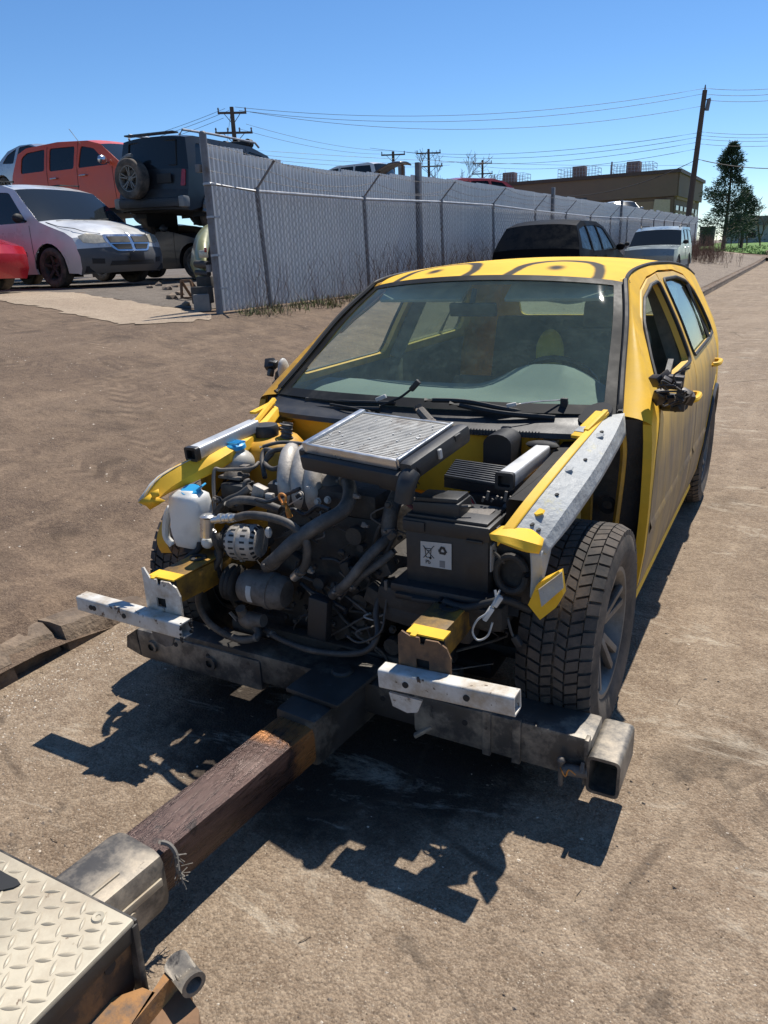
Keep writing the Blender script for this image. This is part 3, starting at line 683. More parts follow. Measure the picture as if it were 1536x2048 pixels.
# roof with sprayed eyes
m = NT('yellow_roof_sprayed'); X, Y, Z = m.xyz()
def ell(cx, cy, a, b, rot=0.):
    dx = m.math('SUBTRACT', X, cx); dy = m.math('SUBTRACT', Y, cy)
    return m.math('SQRT', m.math('ADD', m.math('POWER', m.math('DIVIDE', dx, a), 2.), m.math('POWER', m.math('DIVIDE', dy, b), 2.)))
wob = m.math('MULTIPLY', m.math('SUBTRACT', m.noise(7, 3, .6), .5), .10)
msk = None
for cx, cy, a, b, dxp, dyp in ((.30, 1.03, .185, .36, -.02, .13), (-.27, 1.02, .19, .36, -.03, .13)):
    e = m.math('ADD', ell(cx, cy, a, b), wob); ring = m.math('MULTIPLY', m.rng(m.math('ABSOLUTE', m.math('SUBTRACT', e, 1.)), .07, .16, 1, 0, True), m.rng(Y, cy-.12, cy-.04, 0, 1))
    dot = m.rng(m.math('ADD', ell(cx+dxp, cy+dyp, .055, .075), wob), .2, 1.0, 1, 0, True)
    k = m.math('MAXIMUM', ring, dot); msk = k if msk is None else m.math('MAXIMUM', msk, k)
n = m.noise(5, 5, .6); c = m.mix(m.rng(n, .3, .7), tuple(q*.9 for q in YEL), tuple(q*1.08 for q in YEL))
c = m.mix(m.rng(m.noise(2.2, 6, .7), .6, .8, 0, .5), c, (.55, .33, .10)); c = m.mix(m.math('MULTIPLY', msk, .98), c, (.012, .012, .015))
m.col(c); m.setv('Roughness', .72); m.setv('Specular IOR Level', .2); m.bump(m.noise(240, 3, .6), .12, .002); M_ROOF = m.mat
eC = crom([Vector((sx(a, b), a, b)) for a, b in [(1.085, 1.360)]+edgeR[1:]], 5); eC[0].x = .592
def roof(u, v):
    e = along(eC, v); s = 2*u-1; fr = max(0, 1-v*3); bk = max(0, (v-.7)/.3)
    return Vector((e.x*s, e.y-.105*(1-s*s)*fr*fr+.07*(1-s*s)*bk, e.z+.046*(1-s*s)**.8+.004*min(1, v*8)))
mb = MB(); mb.grid(24, 40, roof); rf = mb.build('roof', M_ROOF, car)
mb = MB(); mb.grid(12, 12, lambda u, v: roof(lerp(.04, .96, u), lerp(.02, .97, v))-Vector((0, 0, .045))); mb.build('headliner', M_LINER, rf)
# tailgate with rear window
tgC = crom([Vector((sx(a, b), a, b)) for a, b in ((3.02, 1.31), (3.12, 1.12), (3.21, .98), (3.26, .80), (3.27, .55), (3.22, .36))], 4)
def tail(u, v): e = along(tgC, v); s = 2*u-1; return Vector((e.x*s, e.y+.07*(1-s*s), e.z))
def tail_pt(x, v): return tail(x, v)
tgp = panel('tailgate', [(0, 0), (1, 0), (1, 1), (0, 1)], [fillet([(.1, .06), (.9, .06), (.86, .30), (.14, .30)], .04)], lambda a, b: tail(a, b), M_YEL, car, .09, .03, (0, -1, 0))
panel('rear_glass', [(.1, .06), (.9, .06), (.86, .30), (.14, .30)], [], lambda a, b: tail(a, b)+Vector((0, -.01, 0)), M_GLASS, tgp, .1, .004, (0, -1, 0))
# underbody, floor and firewall
mb = MB(); mb.box((0, 1.75, .24), (1.55, 2.75, .04)); mb.build('floor_pan', M_DARKM, car)
mb = MB(); mb.box((0, .36, .56), (1.34, .03, .60)); mb.build('firewall', M_YELB, car)
# interior
it = MB(); 
def dash(u, v):
    x = lerp(-.70, .70, u); hump = math.exp(-(abs(x-.36)/.20)**3)
    prof = [(.50, .93), (.62, .955), (.78, .965+.095*hump), (.86, .945+.105*hump), (.90, .90+.06*hump), (.88, .80), (.82, .62)]
    f = v*(len(prof)-1); i = min(int(f), len(prof)-2); a, b = prof[i], prof[i+1]; return Vector((x, lerp(a[0], b[0], f-i), lerp(a[1], b[1], f-i)))
it.grid(36, 18, dash); it.build('dashboard', M_DASH, car)
def seat(x, name='front_seat'):
    mb = MB(); s = None
    mb.box((x, 1.42, .46), (.48, .5, .16), Matrix.Rotation(.08, 3, 'X'), .06); s = mb.build(name, M_FABRIC, car)
    mb = MB(); mb.box((x, 1.75, .80), (.47, .15, .62), Matrix.Rotation(-.28, 3, 'X'), .06); mb.build('backrest', M_FABRIC, s)
    mb = MB(); mb.box((x, 1.87, 1.17), (.25, .09, .17), Matrix.Rotation(-.2, 3, 'X'), .04); mb.build('headrest', M_FABRIC, s); return s
seat(.36)
mb = MB(); mb.box((-.36, 1.42, .44), (.48, .5, .14), Matrix.Rotation(.08, 3, 'X'), .05); ps = mb.build('front_seat', M_FABRIC, car); mb = MB(); mb.box((-.36, 1.86, .60), (.46, .15, .52), Matrix.Rotation(-.95, 3, 'X'), .06); mb.build('backrest', M_FABRIC, ps)
mb = MB(); mb.box((0, 2.55, .48), (1.25, .5, .16), None, .05); mb.box((0, 2.85, .8), (1.25, .14, .55), Matrix.Rotation(-.3, 3, 'X'), .05); mb.build('rear_seat', M_FABRIC, car)
mb = MB(); mb.ball((.13, 1.62, .99), .10, 14, 10, sc=(.75, .55, 1.25)); mb.ball((.10, 1.64, .86), .12, 12, 8, sc=(.9, .5, .8)); tag(mb.build('torn_foam', M_FOAM, car), 'torn yellow foam beside the driver seat')
sw = MB(); P = [Vector((.36+.185*math.cos(t), .98-.185*math.sin(t)*.42, .90+.185*math.sin(t)*.9)) for t in [6.2832*k/24 for k in range(25)]]; sw.tube(P, .015, 8, caps=False); sw.bar((.2, .98, .90), (.52, .98, .90), .03, .03, .01); sw.tube([(.36, .98, .9), (.36, .80, .80)], .03, 8); sw.build('steering_wheel', M_BLACKP, car)
for s in (1, -1):
    mb = MB(); mb.bar((s*.79, 1.60, .25), (s*.765, 1.60, .95), .05, .11, .015); mb.bar((s*.765, 1.60, .95), (s*.60, 1.69, 1.34), .05, .075, .015); mb.build('b_pillar', M_FABRIC, car)
mb = MB(); mb.box((-.02, .93, 1.265), (.22, .025, .06), Matrix.Rotation(.2, 3, 'X'), .01); mb.cyl((-.02, .92, 1.29), (-.02, .95, 1.35), .012); mb.build('rear_view_mirror', M_BLACKP, car)
for s in (-1, 1):
    mb = MB(); mb.box((s*.31, 1.06, 1.335), (.42, .15, .018), Matrix.Rotation(.5, 3, 'X'), .006); mb.build('sun_visor', M_LINER, car)
# door mirrors: broken
mr = MB()
mr.prism([(.56, .92), (.70, .985), (.86, 1.085), (.80, .97), (.62, .90)], basis((0,1,0), (0,0,1), (1,0,0), (sx(.7, .98)+.006, 0, 0)), .02)
mr.tube([(.84, .66, .955), (.885, .60, .965), (.92, .56, .97)], [.035, .03], 10, sm=3)
mirR = mr.build('door_mirror', M_BLACKP, car); tag(mirR, 'smashed door mirror with its glass gone')
mb = MB(); rr = random.Random(5)
base = pt(1340, 785, 'y', .50)
for k in range(13):
    c = base+Vector((rr.uniform(-.05, .05), rr.uniform(-.04, .05), rr.uniform(-.055, .055))); mb.box(c, (rr.uniform(.02, .055), rr.uniform(.02, .05), rr.uniform(.015, .05)), Matrix.Rotation(rr.uniform(0, 3), 3, Vector((rr.random(), rr.random(), rr.random()+.1)).normalized()), .004)
for k in range(8):
    c = base+Vector((rr.uniform(-.05, .05), -.04, rr.uniform(-.05, .05))); mb.tube([c, c+Vector((rr.uniform(-.04, .05), rr.uniform(-.05, 0), rr.uniform(-.05, .05))), c+Vector((rr.uniform(-.05, .07), rr.uniform(-.05, .03), rr.uniform(-.06, .06)))], .0035, 5, sm=4)
mb.build('mirror_innards', pbr('mirror_mechanism', (.04, .032, .028), .5, .3, var=.5, vs=30), mirR)
mb = MB(); a = [pt(1362, 740, 'y', .56), pt(1372, 733, 'y', .56), pt(1362, 815, 'y', .56), pt(1346, 812, 'y', .56), pt(1358, 770, 'y', .56)]
mb.add(a+[q+Vector((-.004, .03, 0)) for q in a], [(0,1,2,3,4), (9,8,7,6,5)]+[(k, (k+1) % 5, 5+(k+1) % 5, 5+k) for k in range(5)]); mb.build('housing_shard', M_BLACKP, mirR)
mb = MB()
b2 = pt(560, 748, 'y', .66)
for k in range(9):
    c = b2+Vector((rr.uniform(-.06, .03), rr.uniform(-.04, .04), rr.uniform(-.05, .05))); mb.box(c, (rr.uniform(.02, .06), rr.uniform(.02, .05), rr.uniform(.02, .05)), Matrix.Rotation(rr.uniform(0, 3), 3, Vector((rr.random(), rr.random(), rr.random()+.1)).normalized()), .005)
mb.tube([(-.80, .66, .955), (-.85, .64, .97), b2], .028, 8, sm=3); mirL = mb.build('door_mirror', M_BLACKP, car); tag(mirL, 'broken door mirror with a bare pale shell')
mb = MB(); mb.ball(b2+Vector((.03, -.01, .02)), .05, 12, 8, sc=(.35, .8, 1.15)); mb.build('mirror_shell', M_GREYW, mirL)

# ------------------------------------------------------------------ wheels
M_TYRE = pbr('dusty_tyre', (.040, .036, .032), .85, var=.3, vs=7, dirt=(.155, .12, .09), da=(.40, .68), ds=6, bump=.25, bs=120)
M_RIM = pbr('dirty_alloy', (.19, .175, .155), .5, .3, var=.25, vs=9, dirt=(.07, .058, .047), da=(.45, .7), ds=7)
def tyre_mesh(Rr, w, rim, tread=True, n=48):
    mb = MB(); h = w/2; sh = Rr*.955
    prof = [(rim-.012, -h*.62), (rim, -h*.86), (rim+.02, -h*.97), (lerp(rim, Rr, .5), -h*1.08), (sh-.012, -h*.98), (sh, -h*.86), (Rr-.014, -h*.8), (Rr-.011, 0), (Rr-.014, h*.8), (sh, h*.86), (sh-.012, h*.98), (lerp(rim, Rr, .5), h*1.08), (rim+.02, h*.97), (rim, h*.86), (rim-.012, h*.62)]
    mb.lathe(prof, (0,0,0), (1,0,0), n)
    if tread:
        rows = ((-.80, .30, 52, .10), (-.45, .30, 60, .25), (-.12, .26, 64, -.2), (.20, .24, 64, .3), (.52, .30, 60, -.25), (.84, .28, 52, -.1))
        for c, ww, cnt, sk in rows:
            for i in range(cnt):
                t0 = 2*math.pi*(i+.06+c*.3)/cnt; t1 = 2*math.pi*(i+.84+c*.3)/cnt; x0, x1 = (c-ww*.5)*h*1.02, (c+ww*.5)*h*1.02; V = []
                for rr_ in (0, 1):
                    for t, sg in ((t0, 0), (t1, 1)):
                        for x in (x0, x1):
                            tt = t+sk*(x-(x0+x1)/2)/Rr*1.6; ra = (Rr-.03 if not rr_ else Rr-.014*max(0, abs(x)/h-.75)/.25-(.001 if sg else 0))
                            V.append((x if abs(x) <= h*.99 else math.copysign(h*.99, x), ra*math.cos(tt), ra*math.sin(tt)))
                mb.add(V, [(0,1,3,2), (4,6,7,5), (0,4,5,1), (2,3,7,6), (0,2,6,4), (1,5,7,3)])
    return mb
def rim_mesh(rim, w, spokes=5, split=True, out=1):
    mb = MB(); h = w/2*.86
    mb.lathe([(rim-.004, -h), (rim+.006, -h+.004), (rim-.018, -h+.02), (rim-.03, 0), (rim-.02, h-.03), (rim-.004, h-.016), (rim+.008, h-.004), (rim+.008, h+.003), (rim-.008, h+.002), (rim-.024, h-.02), (rim-.036, 0), (rim-.03, -h)], (0,0,0), (out,0,0), 40)
    mb.lathe([(0, h-.034), (.03, h-.034), (.034, h-.04), (.06, h-.046), (.068, h-.06), (.068, h-.09), (0, h-.09)], (0,0,0), (out,0,0), 24)
    for k in range(spokes):
        for d in ((-.16, .16) if split else (0,)):
            t = 2*math.pi*k/spokes+.3; a0, a1 = t+d*.9, t+d*1.05
            a = Vector((out*(h-.04), .05*math.cos(a0), .05*math.sin(a0))); b = Vector((out*(h-.012), (rim-.018)*math.cos(a1), (rim-.018)*math.sin(a1)))
            mb.bar(a, b, .026 if split else .05, .022, .006, up=(1, 0, 0))
    return mb
def wheel(name, parent, x, y, z, Rr, w, rim, out, tread=False, tm=None, rm=None, spokes=5, split=True, camber=0.):
    e = bpy.data.objects.new(name, None); COL.objects.link(e); e.parent = parent; e.location = (x, y, z); e.empty_display_size = .1
    e.rotation_euler = (0, camber, 0)
    tyre_mesh(Rr, w, rim, tread, 64 if tread else 32).build('tyre', tm or M_TYRE, e, ang=30)
    rim_mesh(rim, w, spokes, split, out).build('rim', rm or M_RIM, e)
    mb = MB(); mb.lathe([(.02, -.03), (rim*.72, -.03), (rim*.72, -.015), (.02, -.015)], (0,0,0), (out,0,0), 28); mb.cyl((out*-.06, 0, 0), (out*w*.2, 0, 0), .05, .05, 16); mb.build('brake_disc', M_DCAST, e)
    return e
wl = wheel('wheel', car, .748, -.05, .345, .347, .224, .208, 1, True)
mb = MB(); mb.box((.03, -.10, .05), (.06, .08, .14), Matrix.Rotation(.5, 3, 'X'), .015); mb.build('brake_caliper', pbr('pale_caliper', (.36, .33, .28), .6, .3, var=.2), wl)
wheel('wheel', car, -.748, -.02, .335, .335, .224, .208, -1, True)
wheel('wheel', car, .745, 2.51, .335, .335, .215, .208, 1, True); wheel('wheel', car, -.745, 2.51, .335, .335, .215, .208, -1, True)
for y_ in (-.02, 2.51):
    mb = MB(); mb.cyl((-.66, y_, .32), (.66, y_, .32), .035, .035, 12); mb.build('axle_beam', M_BLOCK, car)
# ------------------------------------------------------------------ engine bay of the yellow hatchback
M_LEG = pbr('grimy_shaded_yellow', (.30, .16, .02), .6, var=.3, vs=7, dirt=(.05, .035, .02), da=(.40, .62), ds=8, bump=.2)  # grime over a yellow darkened to paint in the legs' shade
def Q(px, py, y): return pt(px, py, 'y', y)
# inner wings, strut towers, scuttle
for s in (1, -1):
    mb = MB()
    mb.grid(8, 4, lambda u, v: Vector((s*(.575+.03*math.sin(math.pi*u)), lerp(-.30, .36, u), lerp(.36, .83+.04*u, v))))
    mb.grid(6, 2, lambda u, v: Vector((s*lerp(.575, .66, v), lerp(-.28, .36, u), lerp(.83, .87, u)))); mb.build('inner_wing', M_YELB if s < 0 else M_DARKM, car)
    mb = MB(); mb.lathe([(.16, -.42), (.15, -.12), (.14, -.03), (.115, 0), (.07, .012), (.03, .014), (0, .014)], (s*.545, .08, .842 if s < 0 else .79), (0, 0, 1), 28); st_ = mb.build('strut_tower', M_YELB, car)
    mb = MB(); mb.lathe([(.052, 0), (.054, .03), (.048, .042), (.02, .046), (0, .046)], (s*.545, .06, .856), (0, 0, 1), 24); (mb.build('strut_cap', M_BLACKP, st_) if s < 0 else None)
    # chassis leg
    mb = MB(); mb.bar((s*.47, -.635, .495), (s*.44, .2, .47), .086, .09, .012); cl = mb.build('chassis_leg', M_LEG, car)
    # hinge pillar face behind the missing wing
    mb = MB(); mb.grid(3, 8, lambda u, v: Vector((s*lerp(.63, sx(.42, lerp(.28, .92, v))-.03, u), .44-.06*(1-u)+.03*math.sin(3*v), lerp(.24, .93, v)))); mb.build('hinge_pillar', M_BLOCK, car)
    mb = MB(); mb.tube([(s*.745, .40, .925), (s*.765, .385, .82), (s*.76, .37, .62), (s*.745, .37, .45), (s*.72, .38, .3)], .012, 6, sm=4); mb.build('wing_flange', M_YELB, car)
    mb = MB(); mb.grid(10, 10, lambda u, v: Vector((s*lerp(.58, .64, u), .395*math.sin(lerp(-1.2, 1.45, v))*1.0, .36+.40*math.cos(lerp(-1.2, 1.45, v))))); mb.build('wheel_house', M_DARKM, car)
for (px, py, r) in ((1262, 985, .03),):
    mb = MB(); c = Vector((.72, .395, .62)); mb.lathe([(.018, 0), (.032, .003), (.032, .012), (.018, .012)], c, (0, -1, 0), 16); mb.build('grommet', M_BLACKP, car)
# scuttle panel (black plastic) with ribs, orange-yellow bulkhead strip
def cowl(u, v):
    s = 2*u-1; bow = .15*(1-s*s); P = [(.0, .945), (-.06, .918), (-.10, .908), (-.125, .90), (-.13, .882)]
    f = v*4; i = min(int(f), 3); a, b = P[i], P[i+1]; dy, z = lerp(a[0], b[0], f-i), lerp(a[1], b[1], f-i)
    return Vector((.735*s, .425-bow*.85+dy, z+.012*(1-s*s)))
mb = MB(); mb.grid(30, 12, cowl); cw = mb.build('scuttle_panel', M_BLACKP, car)
mb = MB()
for k in range(44):
    u = .53+.32*k/44; mb.bar(cowl(u, .68)+Vector((0, -.004, 0)), cowl(u, .98)+Vector((0, -.004, 0)), .0035, .006)
mb.build('scuttle_grille', M_SEAL, cw)
mb = MB(); mb.grid(16, 3, lambda u, v: Vector((lerp(-.62, .62, u), .315-.125*(1-(2*u-1)**2), lerp(.66, .893, v)))); mb.build('bulkhead', M_YEL, car)
# wiper arms
def armP(*a): return [Q(x, y, d) for x, y, d in a]
mb = MB(); mb.tube(armP((595, 797, .40), (650, 801, .33), (720, 804, .29), (790, 806, .275)), .007, 6, sm=4); mb.box(Q(628, 801, .36), (.07, .04, .03), None, .008); mb.tube(armP((560, 806, .40), (640, 815, .30), (760, 818, .25)), .009, 6, sm=4); mb.build('wiper_arm', M_SEAL, car)
mb = MB(); mb.tube(armP((850, 800, .27), (930, 803, .28), (1010, 818, .31), (1090, 830, .36), (1128, 822, .39), (1132, 803, .41)), .009, 6, sm=5); mb.tube(armP((900, 806, .27), (1000, 826, .28), (1110, 836, .33)), .010, 6, sm=5); mb.box(Q(1128, 810, .39), (.025, .02, .05), None, .004); mb.build('wiper_arm', M_SEAL, car)
mb = MB(); mb.tube(armP((760, 812, .25), (775, 806, .25), (800, 795, .255), (818, 782, .26), (830, 772, .265)), .005, 6, sm=5); mb.tube(armP((750, 825, .24), (700, 815, .25), (660, 808, .30)), .004, 6, sm=4); cb = mb.build('loose_cable', M_SEAL, car)
mb = MB(); mb.bar(Q(822, 780, .26), Q(838, 762, .262), .018, .02, .004); mb.build('black_plug', M_BLACKP, cb)
mb = MB(); mb.bar(Q(752, 800, .245), Q(772, 792, .245), .014, .016, .005); mb.build('white_plug', M_GREYW, cb)
mb = MB(); mb.bar(Q(1013, 812, .27), Q(1033, 808, .28), .012, .014, .004); mb.tube(armP((1030, 809, .28), (1075, 803, .33), (1125, 800, .40)), .003, 5, sm=4); mb.build('washer_nozzle', M_GREYW, car)
# heater duct, plus grey bits by the bulkhead
mb = MB(); c = Q(1005, 893, .16); mb.prism([(-.05, -.05), (.05, -.05), (.05, .02)]+[(.05*math.cos(t), .02+.035*math.sin(t)) for t in [math.pi*k/8 for k in range(1, 8)]]+[(-.05, .02)], basis((1,0,0), (0,0,1), (0,-1,0), c), .11); mb.build('air_duct', M_BLACKP, car)
mb = MB(); mb.ball(Q(1085, 890, .2), .06, 12, 6, sc=(1, .5, .25)); mb.build('bulkhead_bung', M_SEAL, car)
mb = MB(); mb.box(Q(860, 855, .15), (.05, .07, .05), Matrix.Rotation(.5, 3, 'Z'), .008); mb.tube([Q(835, 815, .22), Q(850, 832, .2), Q(862, 845, .18)], .018, 8, sm=3); mb.build('heater_hose', M_RUBBER, car)

# right upper rail: primer over yellow
def ribbon(name, A, B, C, mat, parent, n=12, th=.006, cs=5):
    """bent sheet through three edge lines"""
    a, b, c = crom(A, cs), crom(B, cs), crom(C, cs)
    mb = MB()
    def fn(u, v):
        p, q, r_ = along(a, u), along(b, u), along(c, u)
        return p.lerp(q, v*2) if v < .5 else q.lerp(r_, v*2-1)
    mb.grid(n, 10, fn); o = mb.build(name, mat, parent, ang=22)
    s = o.modifiers.new('thick', 'SOLIDIFY'); s.thickness = th; s.offset = -1; return o
railA = [Q(1000, 1072, -.44), Q(1055, 1000, -.30), Q(1118, 925, -.08), Q(1170, 868, .14), Q(1205, 832, .33)]
railB = [Q(1078, 1096, -.40), Q(1130, 1022, -.26), Q(1188, 940, -.03), Q(1228, 872, .20), Q(1249, 826, .40)]
railC = [Q(1094, 1108, -.39), Q(1143, 1048, -.24), Q(1199, 965, .0), Q(1236, 900, .22), Q(1253, 868, .40)]
rl = ribbon('upper_rail', railA, railB, railC, M_PRIMER, car, 18); tag(rl, 'grey-primed upper rail where the wing was cut away')
yA = [q+Vector((-.006, 0, .003)) for q in railA]; yB = [a.lerp(b, .22)+Vector((0, 0, .004)) for a, b in zip(railA, railB)]
ribbon('rail_flange', [q+Vector((-.008, 0, -.03)) for q in railA], yA, yB, M_YEL, rl, 16, .003)
# front bracket of the rail: flared yellow lip and the vertical leg below
lip = [Q(978, 1068, -.46), Q(1010, 1072, -.455), Q(1050, 1082, -.44), Q(1085, 1092, -.42)]; lip2 = [Q(982, 1080, -.465), Q(1015, 1090, -.47), Q(1052, 1104, -.45), Q(1078, 1108, -.425)]; lip0 = [Q(1003, 1052, -.40), Q(1030, 1050, -.38), Q(1062, 1058, -.37), Q(1088, 1078, -.385)]
ribbon('rail_lip', lip0, lip, lip2, M_YEL, rl, 10, .005)
ribbon('rail_leg', [Q(1060, 1102, -.42), Q(1062, 1150, -.41), Q(1060, 1195, -.40)], [Q(1082, 1104, -.405), Q(1084, 1150, -.40), Q(1078, 1200, -.39)], [Q(1106, 1085, -.34), Q(1098, 1120, -.34), Q(1088, 1160, -.34)], M_PRIMER, rl, 8, .005)
mb = MB()
for a, b, t_ in ((.12, .5, .0), (.10, .72, .002), (.32, .55, .002), (.55, .6, .002), (.78, .5, .002)):
    c = along(crom(railA, 5), a).lerp(along(crom(railB, 5), a), b); mb.lathe([(.0, .003), (.0065, .003), (.0075, 0)], c, (-.15, -.25, 1), 12)
split_build(mb, 'rail_hole', M_SEAL, rl)
for a, b in ((.20, .45), (.47, .35), (.74, .5)):
    c = along(crom(railA, 5), a).lerp(along(crom(railB, 5), a), b); d = (railB[4]-railB[0]).normalized(); mb = MB(); mb.lathe([(0, .004), (.016, .004), (.019, 0)], c, (-.15, -.3, 1), 6); mb.build('nut_plate', M_YEL if a == .20 else M_PRIMER, rl)
# hinge mounting at the back of the right rail
mb = MB(); mb.bar(Q(1155, 875, .16), Q(1205, 825, .34), .05, .012, .004); mb.bar(Q(1172, 872, .17), Q(1212, 832, .34), .018, .05, .004); mb.bar(Q(1150, 905, .10), Q(1172, 878, .16), .02, .02, .006); hb = mb.build('bonnet_hinge', M_YEL, car)
mb = MB(); mb.bar(Q(1160, 865, .185), Q(1190, 842, .28), .045, .008, .002); mb.build('hinge_pad', M_PRIMER, hb)
mb = MB(); mb.lathe([(.0, .0), (.06, 0), (.062, -.008), (0, -.008)], Q(1190, 826, .36), (-.3, -.5, 1), 18); mb.build('rubber_pad', M_SEAL, car)
# right headlight-side panel: dark oval mount, yellow tab with white plate
mb = MB(); c = Q(1022, 1148, -.36); ring = [(c+Vector((.045*math.cos(t), -.0, .055*math.sin(t)))) for t in [6.2832*k/20 for k in range(21)]]; mb.tube(ring, .011, 8, caps=False); mb.grid(4, 4, lambda u, v: Q(lerp(985, 1075, u), lerp(1085, 1215, v), -.34)); mb.build('lamp_panel', M_BLOCK, car)
tabp = [Q(1056, 1210, -.41), Q(1072, 1172, -.42), Q(1078, 1165, -.43), Q(1120, 1145, -.44), Q(1126, 1190, -.43), Q(1112, 1215, -.42), Q(1080, 1240, -.40)]
mb = MB(); mb.add(tabp+[q+Vector((0, .03, 0)) for q in tabp], [tuple(range(7)), tuple(range(13, 6, -1))]+[(k, (k+1) % 7, 7+(k+1) % 7, 7+k) for k in range(7)]); tb = mb.build('wing_bracket', M_YEL, car)
pl_ = [Q(1077, 1180, -.452), Q(1124, 1145, -.47), Q(1127, 1176, -.46), Q(1083, 1214, -.443)]
mb = MB(); mb.add(pl_+[q+Vector((-.002, .008, 0)) for q in pl_], [(0,1,2,3), (7,6,5,4), (0,4,5,1), (1,5,6,2), (2,6,7,3), (3,7,4,0)]); mb.build('bracket_plate', M_PRIMER, tb)
mb = MB(); mb.bar(Q(1073, 1178, -.455), Q(1121, 1142, -.475), .014, .006, .001); mb.build('bracket_edge', M_YEL, tb)

# left upper rail: torn yellow horn
hA = [Q(283, 998, -.52), Q(318, 952, -.45), Q(385, 915, -.32), Q(440, 895, -.20), Q(505, 842, .08), Q(540, 806, .30)]
hB = [Q(310, 1004, -.50), Q(345, 972, -.43), Q(410, 935, -.31), Q(462, 905, -.20), Q(520, 860, .06), Q(556, 815, .28)]
hC = [Q(300, 1012, -.50), Q(340, 985, -.43), Q(420, 950, -.30), Q(470, 920, -.18), Q(525, 880, .06), Q(560, 830, .26)]
hn = ribbon('upper_rail', hA, hB, hC, M_YEL, car, 26, .004, 2); tag(hn, 'torn and bent yellow upper rail')
hO = [q+Vector((-.018, 0, -.008)) for q in hA]
ribbon('torn_edge', [q+Vector((-.012, .004, -.03)) for q in hA], hO, [a.lerp(b, .12)+Vector((0, 0, .004)) for a, b in zip(hA, hB)], M_SILVW, hn, 14, .003)
mb = MB(); mb.add([Q(276, 1005, -.53), Q(300, 988, -.50), Q(330, 1002, -.49), Q(300, 1020, -.5), Q(292, 1012, -.51)], [(0,1,2), (0,2,3,4)]); mb.add([Q(300, 985, -.505), Q(316, 978, -.49), Q(318, 992, -.5), Q(306, 998, -.505)], [(0,1,2,3)]); t_ = mb.build('torn_tip', M_YEL, hn); t_.modifiers.new('thick', 'SOLIDIFY').thickness = .004
mb = MB(); mb.tube([Q(505, 855, .06), Q(525, 828, .16), Q(548, 800, .30)], .012, 6, sm=3); mb.bar(Q(505, 826, .14), Q(545, 806, .28), .03, .01, .002); mb.build('bonnet_hinge', M_YEL, car)
# cut square tubes: two at the top, two across the front
def sq_tube(name, a, b, w, h, mat, label, cap=None, up=(0, 0, 1), wall=.005):
    a, b, up = Vector(a), Vector(b), Vector(up); z = (b-a).normalized(); x = z.cross(up).normalized(); y = x.cross(z)
    def rr(w_, h_, r_): return fillet([(-w_/2, -h_/2), (w_/2, -h_/2), (w_/2, h_/2), (-w_/2, h_/2)], r_, 3)
    o_, i_ = rr(w, h, .008), rr(w-2*wall, h-2*wall, .005); n = len(o_); mb = MB(); V = []
    for P_, e in ((o_, a), (o_, b), (i_, a), (i_, b)): V += [e+x*p[0]+y*p[1] for p in P_]
    fs = []
    for k in range(n):
        j = (k+1) % n; fs += [(k, j, n+j, n+k), (2*n+k, 3*n+k, 3*n+j, 2*n+j), (k, 2*n+k, 2*n+j, j), (n+k, n+j, 3*n+j, 3*n+k)]
    mb.add(V, fs); o = mb.build(name, mat, car); tag(o, label)
    m2 = MB(); m2.add([a+z*.07+x*sx_*(w/2-wall)+y*sy_*(h/2-wall) for sx_, sy_ in ((-1,-1), (1,-1), (1,1), (-1,1))], [(0,1,2,3)]); m2.add([b-z*.07+x*sx_*(w/2-wall)+y*sy_*(h/2-wall) for sx_, sy_ in ((-1,-1), (1,-1), (1,1), (-1,1))], [(0,1,2,3)]); m2.build('tube_inside', M_SEAL, o)
    if cap:
        m3 = MB(); e = a if cap == 'a' else b; d = z*(-1 if cap == 'a' else 1)
        V = [];  
        for P_, k_ in ((rr(w+.005, h+.005, .009), 0.), (rr(w+.005, h+.005, .009), 1.)): V += [e+d*(.004-.02*k_)+x*p[0]+y*p[1] for p in P_]
        iV = [e+d*.004+x*p[0]+y*p[1] for p in rr(w-.014, h-.014, .005)]; dV = [e-d*.02+x*p[0]+y*p[1] for p in rr(w-.014, h-.014, .005)]
        V += iV+dV; fs = []
        for k in range(n):
            j = (k+1) % n; fs += [(k, j, n+j, n+k), (k, 2*n+k, 2*n+j, j), (2*n+k, 3*n+k, 3*n+j, 2*n+j)]
        m3.add(V, fs+[tuple(range(3*n, 4*n))]); m3.build('end_cap', M_BLACKP, o)
    return o
sq_tube('square_tube', (-.575, -.33, .872), (-.575, .03, .898), .052, .046, M_SILV, 'silver square tube on the torn yellow rail', 'a')
sq_tube('square_tube', (.535, -.205, .858), (.535, .355, .852), .052, .048, M_SILV, 'silver square tube beside the primed rail', 'a')
bl = sq_tube('bumper_tube', (-.825, -.685, .412), (-.352, -.685, .404), .052, .055, M_SILVW, 'cut white bumper tube below the washer bottle', None)
br = sq_tube('bumper_tube', (.362, -.685, .420), (.748, -.685, .436), .052, .057, M_SILVW, 'cut white bumper tube below the battery', None)
mb = MB(); rr = random.Random(9)
for k in range(22): mb.ball((-.352+rr.uniform(-.004, .006), -.685+rr.choice((-1, 1))*rr.uniform(.015, .028), .404+rr.uniform(-.03, .03)), .005, 5, 4)
mb.build('weld_beads', M_SEAL, bl)
for par, xs_ in ((bl, (-.60, -.755, -.74)), (br, (.445, .62))):
    mb = MB()
    for x_ in xs_: mb.lathe([(0, .0008), (.009, .0008), (.009, -.002)], (x_, -.7130, .412 if x_ < 0 else lerp(.42, .436, (x_-.36)/.39)), (0, -1, 0), 14)
    split_build(mb, 'bolt_hole', M_SEAL, par)
